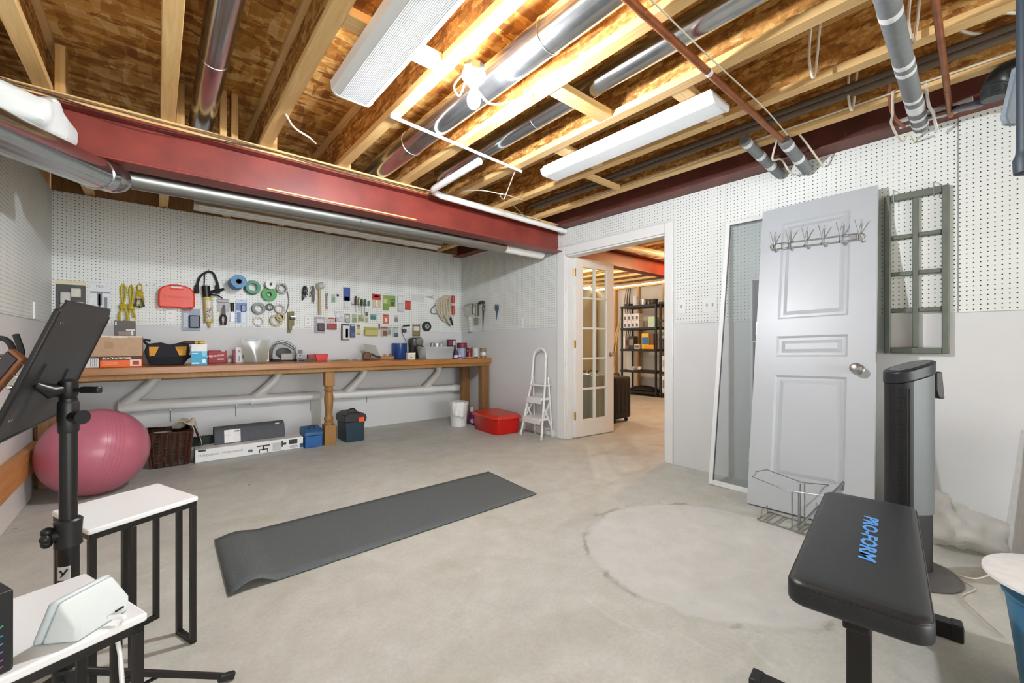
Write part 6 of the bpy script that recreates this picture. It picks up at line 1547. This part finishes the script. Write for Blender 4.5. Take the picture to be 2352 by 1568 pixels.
MB().tube(spline([(X1 - .02, Y + .03, ZB + h * .3), (X1 + .03, Y + .02, ZB + h * .5), (X1 + .01, Y + .05, ZB + h * .8)], 4), .012, 7).build('side_strap', cv, t)
# blue white carton with a torch on it
t, X0, X1, Y, z0, z1 = bench_box('product_carton', 'light blue and white carton beside the tool bag', 'box', 439, 476, 790, 838, .09, '#e4e8e9')
face(t, X0, X1, Y, z0, z1, (0, .34, 1, 1), '#3ba6cf'); face(t, X0, X1, Y, z0, z1, (.06, .42, .42, .47), '#cfe6ef', 'small_print', .0012); face(t, X0, X1, Y, z0, z1, (.05, .88, .5, .95), '#d8edf4', 'small_print', .0012); face(t, X0, X1, Y, z0, z1, (.70, .72, .9, .9), '#eef4f5', 'product_print', .0012); face(t, X0, X1, Y, z0, z1, (.68, .34, .97, .6), '#8fcbe2', 'product_print', .0011)
tz, ty = z1 + .014, Y + .045
a, b, c, d = (on_y(x, 786, ty).x for x in (412, 430, 447, 470))
t = thing('pen_torch', 'yellow and black torch lying on the blue white carton', 'torch', ((c + d) / 2, ty, z1))
MB().tube([(a, ty, tz), (a + .03, ty, tz + .002), (b, ty, tz), (c, ty, tz)], [.002, .009, .013, .0135], 12).build('nozzle', mat('#4a362b', .4), t)
MB().cyl((c, ty, tz), (d, ty, tz), .0138, n=16).build('canister', mat('#d6b53a', .35), t); MB().cyl((c + .02, ty, tz), (d - .03, ty, tz), .0141, n=16).build('canister_label', mat('#8d7a2a', .4), t)
# red case
t, X0, X1, Y, z0, z1 = bench_box('bit_case', 'small red plastic case with white lettering on the bench', 'case', 478, 520.5, 805, 834, .10, '#a8202c', bevel=.006)
text('lettering', 'Milwaukee', (z1 - z0) * .26, mat('#f0e6e6', .5), t, (X0 + (X1 - X0) * .38, Y - .001, z0 + (z1 - z0) * .60), (1, .0, .12), (-.12, 0, 1), shear=.3, bold=.0005)
face(t, X0, X1, Y, z0, z1, (.5, .64, .85, .74), '#d9c6c6', 'label_strip'); face(t, X0, X1, Y, z0, z1, (.0, .76, 1, .82), '#7f1620', 'seam'); face(t, X0, X1, Y, z0, z1, (.7, -.02, .9, .06), '#d8d2cf', 'latch', .002)
# clutter, left to right
def small(name, label, cat, px0, px1, pt, pb, depth, col, **kw): return bench_box(name, label, cat, px0, px1, pt, pb, depth, col, **kw)
t, *r = small('paper_packet', 'cream paper packet lying in front of the white cards', 'packet', 523, 557, 823, 832, .05, '#d4c4b2'); face(t, *r, (.08, .3, .25, .8), '#f0eeea'); face(t, *r, (.4, .3, .75, .7), '#8c6a58')
small('lip_balm', 'tiny dark red tube standing behind the cream packet', 'tube', 535, 541, 803, 817, .02, '#93303f', Y=4.86)
t, *r = small('instruction_card', 'white card with grey screw pictures leaning on the bench wall', 'card', 541, 575, 797, 826, .004, '#dcdede', Y=4.90)
for f in ((.18, .2, .32, .34), (.55, .12, .68, .26), (.4, .5, .8, .75), (.2, .55, .28, .9)): face(t, *r, f, '#8f9496', 'product_print')
X0, X1, h, Y = bench(557, 621, 780, 829, Y=4.80)
t = thing('zip_bag', 'clear zip bag full of white screws standing on the bench', 'bag', ((X0 + X1) / 2, Y + .05, ZB))
MB().grid(lambda u, v: Vector((X0 + (X1 - X0) * (u * (.8 + .2 * v) + .1 * (1 - v)), Y + .04 + .035 * math.sin(u * math.pi) * (1 - v) * 1.0 - .07 * math.sin(u * math.pi) * (1 - v) * (1 if True else 0) + .0015 * math.sin(9 * u + 5 * v), ZB + .002 + h * v)), 24, 14).build('bag_front', M['clear_plastic'], t)
MB().grid(lambda u, v: Vector((X0 + (X1 - X0) * (u * (.8 + .2 * v) + .1 * (1 - v)), Y + .045 + .045 * math.sin(u * math.pi) * (1 - v) + .0015 * math.sin(8 * u + 4 * v), ZB + .002 + h * v)), 24, 14).build('bag_back', M['clear_plastic'], t)
MB().box((X0 + .02, Y + .038, ZB + h - .012), (X1 - .01, Y + .047, ZB + h)).build('zip_seal', mat('#9fb3c4', .4), t)
rnd = random.Random(4)
for i in range(14):
    p = Vector((X0 + .06 + rnd.random() * (X1 - X0 - .14), Y + .03 + rnd.random() * .03, ZB + .008 + rnd.random() * .03)); d = Vector((rnd.uniform(-1, 1), rnd.uniform(-.3, .3), rnd.uniform(-.4, .4))).normalized() * .02
    MB().cyl(p - d, p + d, .0028, n=6).build('screw', M['steel'], t)
X0, X1, h, Y = bench(603, 618.5, 806, 829)
t = thing('glue_bottle', 'small white glue bottle with a red brown label on the bench', 'bottle', ((X0 + X1) / 2, Y + .02, ZB))
MB().box((X0, Y, ZB), (X1, Y + .035, ZB + h)).build('bottle', mat('#e4dfd2', .4), t, bevel=.008, seg=3)
face(t, X0, X1, Y, ZB, ZB + h, (.2, .12, .8, .82), '#b08968', 'label', .001); face(t, X0, X1, Y, ZB, ZB + h, (.28, .45, .72, .75), '#8b4a34', 'label_text', .0014)
# grey belt sander
X0, X1, h, Y = bench(624, 684, 784, 829)
w = X1 - X0; t = thing('belt_sander', 'grey and black belt sander on the workbench', 'power tool', ((X0 + X1) / 2, Y + .06, ZB))
gsm = mat('#7f8484', .4, .3)
MB().prism([(0, .25 * h), (.03 * w, .6 * h), (.15 * w, .85 * h), (.35 * w, .95 * h), (.6 * w, .82 * h), (.9 * w, .6 * h), (w, .35 * h), (.97 * w, .12 * h), (.9 * w, 0), (.15 * w, 0), (.03 * w, .1 * h)], (0, .12, 0), (X0, Y + .02, ZB), (1, 0, 0), (0, 0, 1)).build('housing', gsm, t, bevel=.012, seg=3)
MB().tube(spline([(X0 + .25 * w, Y + .08, ZB + .9 * h), (X0 + .42 * w, Y + .08, ZB + h * 1.0), (X0 + .65 * w, Y + .08, ZB + .95 * h), (X0 + .92 * w, Y + .08, ZB + .72 * h), (X0 + .97 * w, Y + .08, ZB + .45 * h)], 5), .014, 9).build('top_handle', mat('#8e9393', .35, .4), t)
MB().lathe([(.30 * w, 0), (.30 * w, .015), (.22 * w, .02), (.001, .02)], (X0 + .46 * w, Y + .022, ZB + .42 * h), (0, -1, 0), 24, sy=.75).build('belt_guard', mat('#2e2c2a', .5), t)
MB().box((X0 + .34 * w, Y - .012, ZB + .06 * h), (X0 + .80 * w, Y + .02, ZB + .40 * h)).build('dust_cover', mat('#aeada2', .5), t, bevel=.010, seg=3)
MB().box((X0 + .02 * w, Y - .002, ZB), (X0 + .98 * w, Y + .15, ZB + .12 * h)).build('sanding_belt', mat('#3a3530', .9, bump=.3), t, bevel=.008)
t, *r = small('grey_bracket', 'flat grey bracket plate behind the belt sander', 'bracket', 684, 695, 803, 826, .006, '#6f7476', Y=4.84)
MB().ring(((r[0] + r[1]) / 2, r[2] - .0015, r[3] + .5 * (r[4] - r[3])), (0, 1, 0), .02, .014, .003).build('hole_rim', mat('#d9dbd8', .5), t)
t = thing('chisel', 'dark handled chisel lying beside the belt sander', 'chisel', on_z(703, 828, ZB)); p = on_y(686, 826, 4.72); p.z = ZB + .012; q_ = on_y(722, 826, 4.74); q_.z = ZB + .012
MB().tube([p, p.lerp(q_, .3)], [.004, .009], 8).build('blade', mat('#2c332e', .4), t); MB().tube([p.lerp(q_, .3), q_], .012, 10).build('handle', mat('#6d5540', .5), t)
t, *r = small('red_organiser', 'flat dark red block behind the red tray', 'block', 708, 727, 814, 824, .06, '#8d3a33', Y=4.80)
X0, X1, h, Y = bench(725, 754, 813, 829)
t = thing('parts_tray', 'bright red tapered parts tray on the bench', 'tray', ((X0 + X1) / 2, Y + .05, ZB)); w = X1 - X0
q = MB(); fr = [(.10, 0), (.90, 0), (1.0, 1), (0, 1)]
MB().prism([(a * w, b * h) for a, b in fr], (0, .004, 0), (X0, Y, ZB), (1, 0, 0), (0, 0, 1)).build('tray_front', mat('#d3221c', .35), t, bevel=.0015)
MB().prism([(a * w, b * h) for a, b in fr], (0, .004, 0), (X0, Y + .09, ZB), (1, 0, 0), (0, 0, 1)).build('tray_back', mat('#d3221c', .35), t, bevel=.0015)
for s in (0, 1):
    xb, xt = (X0 + .10 * w, X0) if s == 0 else (X0 + .90 * w, X1)
    q.add([(xb, Y + .004, ZB), (xb, Y + .09, ZB), (xt, Y + .09, ZB + h), (xt, Y + .004, ZB + h)], [(0, 1, 2, 3)])
q.add([(X0 + .1 * w, Y + .004, ZB + .001), (X0 + .9 * w, Y + .004, ZB + .001), (X0 + .9 * w, Y + .09, ZB + .001), (X0 + .1 * w, Y + .09, ZB + .001)], [(0, 1, 2, 3)]); q.build('tray_side', mat('#c01f1a', .35), t, solid=.003)
for i, (x0, x1, lb, cc, r) in enumerate(((761, 790, 'brass file lying flat on the bench', '#a8905a', .006), (776, 792, 'short brass rod beside the file on the bench', '#c2a23c', .009), (796, 808, 'small clear drill bit tube on the bench', '#c9c9c6', .008), (810, 833, 'thin silver rule lying on the bench', '#c4c8ca', .004))):
    p = on_y(x0, 825, 4.66 + .03 * i); q_ = on_y(x1, 825, 4.68 + .02 * i); p.z = q_.z = ZB + r
    t = thing(['file', 'rod', 'bit_tube', 'steel_rule'][i], lb, 'tool', p.lerp(q_, .5)); MB().tube([p, p.lerp(q_, .35)], [r * .5, r * .6], 8).build('tip', M['steel'], t); MB().tube([p.lerp(q_, .35), q_], r, 8).build('handle', mat(cc, .4, .3), t)
X0, X1, h, Y = bench(837, 876, 789, 816, Y=4.86)
t = thing('zip_bag', 'clear bag with dark hardware leaning behind the wooden blocks', 'bag', ((X0 + X1) / 2, Y, ZB))
for nm, dy in (('bag_front', -.012), ('bag_back', .012)): MB().grid(lambda u, v: Vector((X0 + (X1 - X0) * (u * .75 + .25 * (1 - v)), Y + dy * math.sin(u * math.pi) * (1.2 - v) + .05 * v, ZB + .001 + h * v * (1 - .12 * u))), 16, 10).build(nm, M['clear_plastic'], t)
MB().tube(spline([(X0 + .08, Y - .01, ZB + .07), (X0 + .12, Y - .012, ZB + .045), (X0 + .18, Y - .01, ZB + .03)], 4), .010, 8).build('hardware_piece', mat('#3b3634', .5), t)
X0, X1, h, Y = bench(836, 849.5, 808, 827)
t = thing('wooden_mallet_head', 'dark rounded wooden block on the front of the bench', 'block', ((X0 + X1) / 2, Y + .04, ZB))
MB().prism([(0, 0), (.08, 0), (.09, h * .6), (.07, h), (.02, h), (.0, h * .6)], (0, .08, 0), (X0, Y, ZB), (1, 0, 0), (0, 0, 1)).build('block', mat('#6b4630', .45), t, bevel=.012, seg=3)
MB().tube([(X0 - .015, Y + .03, ZB + .012), (X1 + .13, Y + .03, ZB + .012)], .010, 8).build('handle', mat('#7d5434', .45), t)
t, *r = small('hand_plane', 'pale wooden hand plane lying on the bench', 'plane', 875, 906, 818, 825, .05, '#b08350', bevel=.006)
MB().sphere((r[0] + .06, r[2] + .025, r[4] + .016), .018, 14, 10).build('front_knob', mat('#c39a5e', .4), t); MB().prism([(0, 0), (.03, 0), (.045, .03), (.02, .03)], (0, .02, 0), (r[0] + .10, r[2] + .015, r[4]), (1, 0, 0), (0, 0, 1)).build('rear_tote', mat('#8d6236', .4), t, bevel=.004)
# blue canister, box, grinder, tub
X0, X1, h, Y = bench(909, 940.5, 788, 823)
t = thing('blue_canister', 'translucent blue plastic canister on the bench', 'canister', ((X0 + X1) / 2, Y + .09, ZB))
rr0 = (X1 - X0) / 2
MB().lathe([(.001, .002), (rr0 * .97, .002), (rr0, .01), (rr0, h), (rr0 - .003, h), (rr0 - .004, .012), (.001, .010)], ((X0 + X1) / 2, Y + rr0, ZB), n=28).build('shell', mat('#2d4f93', .25, var=.25, nscale=9, alpha=.9), t)
MB().lathe([(rr0 * .8, .012), (rr0 * .9, h * .55), (.001, h * .56)], ((X0 + X1) / 2, Y + rr0, ZB), n=20).build('contents', mat('#6f7fb4', .5), t)
t, *r = small('label_box', 'small cream box in front of the blue canister', 'box', 936, 954.5, 810, 823, .04, '#d8d2bd', Y=4.52); face(t, *r, (.3, .6, .6, .68), '#6b675c', 'small_print'); face(t, *r, (0, 0, 1, .12), '#e8e4d6', 'lid_edge', .001)
X0, X1, h, Y = bench(948, 978, 774.5, 821)
w = X1 - X0; cx = (X0 + X1) / 2; t = thing('steam_jug', 'grey and black jug shaped steamer standing on the bench', 'appliance', (cx, Y + .08, ZB))
MB().lathe([(.001, 0), (w * .42, 0), (w * .45, .01), (w * .40, h * .3), (w * .36, h * .55), (w * .44, h * .75), (w * .40, h * .92), (w * .2, h), (.001, h)], (cx - .02, Y + .1, ZB), n=28).build('body', mat('#4e4f4d', .35, .4), t)
MB().lathe([(w * .30, 0), (w * .32, .015), (w * .26, .03), (.001, .032)], (cx + .01, Y + .03, ZB + h * .80), (0, -1, 0), 24).build('round_head', mat('#8b8b83', .3, .5), t)
MB().tube(spline([(cx + w * .22, Y + .07, ZB + h * .62), (cx + w * .52, Y + .06, ZB + h * .5), (cx + w * .46, Y + .06, ZB + h * .2), (cx + w * .2, Y + .07, ZB + h * .1)], 5), .012, 8).build('handle', M['black'], t)
MB().prism([(-w * .42, 0), (-w * .1, 0), (-w * .15, h * .6), (-w * .4, h * .62)], (0, .02, 0), (cx, Y + .02, ZB), (1, 0, 0), (0, 0, 1)).build('front_shell', mat('#26262a', .4), t, bevel=.006)
X0, X1, h, Y = bench(977, 1043, 797, 822, Y=4.56)
t = thing('plastic_tub', 'milky clear plastic tub near the right end of the bench', 'tub', ((X0 + X1) / 2, Y + .1, ZB))
q = MB()
q.add([(X0 + .02, Y + .01, ZB), (X1 - .02, Y + .01, ZB), (X1 - .02, Y + .20, ZB), (X0 + .02, Y + .20, ZB), (X0, Y, ZB + h), (X1, Y, ZB + h), (X1, Y + .21, ZB + h), (X0, Y + .21, ZB + h)], [(0, 1, 2, 3), (0, 1, 5, 4), (1, 2, 6, 5), (2, 3, 7, 6), (3, 0, 4, 7)]); q.build('tub_shell', M['tub_plastic'], t, solid=.003)
MB().tube([(X0, Y, ZB + h), (X1, Y, ZB + h), (X1, Y + .21, ZB + h), (X0, Y + .21, ZB + h)], .004, 6, closed=True).build('tub_rim', mat('#c5cbca', .35), t)
for i, (x0, x1, lb) in enumerate(((988, 997, 'small tin at the left inside the milky tub'), (998, 1008, 'middle white tin inside the milky tub'), (1009, 1017, 'right white tin inside the milky tub'))):
    a, b = on_y(x0, 790, Y + .12).x, on_y(x1, 790, Y + .12).x; ztin = on_y((x0 + x1) / 2, 787.5, Y + .12).z
    o = MB().lathe([(.001, 0), ((b - a) / 2, 0), ((b - a) / 2, ztin - ZB - .006), ((b - a) / 2 * .8, ztin - ZB), (.001, ztin - ZB)], ((a + b) / 2, Y + .12, ZB + .003), n=18).build('small_tin', mat(['#8d8c86', '#c9c8c2', '#a9a8a2'][i], .35, .3), None); tag(o, lb, 'tin')
t, *r = small('tea_box', 'maroon carton standing behind the milky tub', 'box', 1030, 1047, 779.5, 822, .05, '#5b2a35', Y=4.84); face(t, *r, (.62, .06, .95, .32), '#d6d4d2', 'label_panel'); face(t, *r, (.08, .08, .5, .3), '#7a4a52', 'small_print')
# paint cans
def can(label, x0, x1, pt, pb, col, Y, lid='#b9bbb8', band=None, z=None, handle=True):
    a, b = on_y(x0, pt, Y).x, on_y(x1, pt, Y).x; r = (b - a) / 2; cx = (a + b) / 2; z0 = ZB if z is None else z
    h = max(.02, on_y((x0 + x1) / 2, pt, Y).z - z0)
    t = thing('paint_can', label, 'paint can', (cx, Y, z0))
    MB().lathe([(.001, 0), (r * .98, 0), (r, .004), (r * .97, .008), (r * .97, h - .008), (r, h - .004), (r * .99, h), (.001, h - .002)], (cx, Y, z0), n=26).build('can', mat(col, .4), t)
    MB().lathe([(r * .86, 0), (r * .86, .003), (r * .8, .001), (.001, .001)], (cx, Y, z0 + h - .001), n=24).build('lid', mat(lid, .35, .5), t)
    if band: MB().lathe([(r * .978, h * band[0]), (r * .978, h * band[1])], (cx, Y, z0), n=26).build('label', mat(band[2], .45), t)
    if handle: MB().tube(arc((cx, Y - r * .2, z0 + h * .8), (1, 0, 0), (0, -.5, -.85), r * 1.02, 0, math.pi, 10), .0018, 5).build('wire_handle', M['steel'], t)
    return z0 + h
zz_ = can('blue grey paint can in the row at the bench end', 1052, 1072, 798, 822, '#8f9cbd', 4.70, band=(.15, .9, '#a9b4cf'))
can('maroon paint can stacked on the blue grey can', 1051, 1071, 787.5, 798, '#6d1733', 4.70, '#5c1530', z=zz_ + .001, handle=False, band=(.2, .7, '#832444'))
can('dark red paint can right of the blue grey can', 1071.5, 1084, 798, 822, '#6f1b22', 4.56)
can('white paint can second from the bench end', 1085, 1103, 799, 822, '#dfdcd6', 4.70)
can('brown and white striped can near the bench end', 1104, 1115, 799, 822, '#8d7a63', 4.55, band=(.25, .6, '#d9d2c2'))
can('pale slim can at the very end of the bench', 1117.5, 1127, 799, 822, '#d2cec2', 4.66, handle=False)
t = thing('glue_bottle', 'dark blue bottle with white label before the paint cans', 'bottle', on_z(1048, 824, ZB)); p = on_y(1048, 822, 4.50); p.z = ZB
MB().lathe([(.001, 0), (.030, 0), (.032, .006), (.030, .05), (.020, .085), (.010, .095), (.010, .115), (.001, .117)], p, n=20).build('bottle', mat('#3c3450', .4), t); MB().lathe([(.0325, .008), (.0315, .045)], p, n=20).build('label', mat('#c9cde0', .5), t)
t = thing('glue_bottle', 'small white capped bottle in front of the dark blue one', 'bottle', on_z(1055, 824, ZB)); p = on_y(1056, 822, 4.46); p.z = ZB
MB().lathe([(.001, 0), (.026, 0), (.026, .03), (.018, .042), (.008, .047), (.008, .06), (.001, .061)], p, n=18).build('bottle', mat('#cfd3e2', .4), t); MB().lathe([(.0265, .006), (.0265, .026)], p, n=18).build('label', mat('#6b2c4a', .5), t)
t = thing('paint_brush', 'wooden handled brush lying before the paint cans', 'brush', on_z(1085, 824, ZB)); p = on_y(1069, 821, 4.47); q_ = on_y(1097, 821, 4.47); p.z = q_.z = ZB + .011
MB().tube([p, p.lerp(q_, .4), p.lerp(q_, .6)], [.006, .010, .007], 8).build('handle', mat('#c99a5c', .4), t); MB().tube([p.lerp(q_, .6), p.lerp(q_, .75)], .0105, 8).build('ferrule', M['brass'], t); MB().tube([p.lerp(q_, .75), q_], [.010, .008], 8).build('bristle', mat('#6b3d22', .8), t)
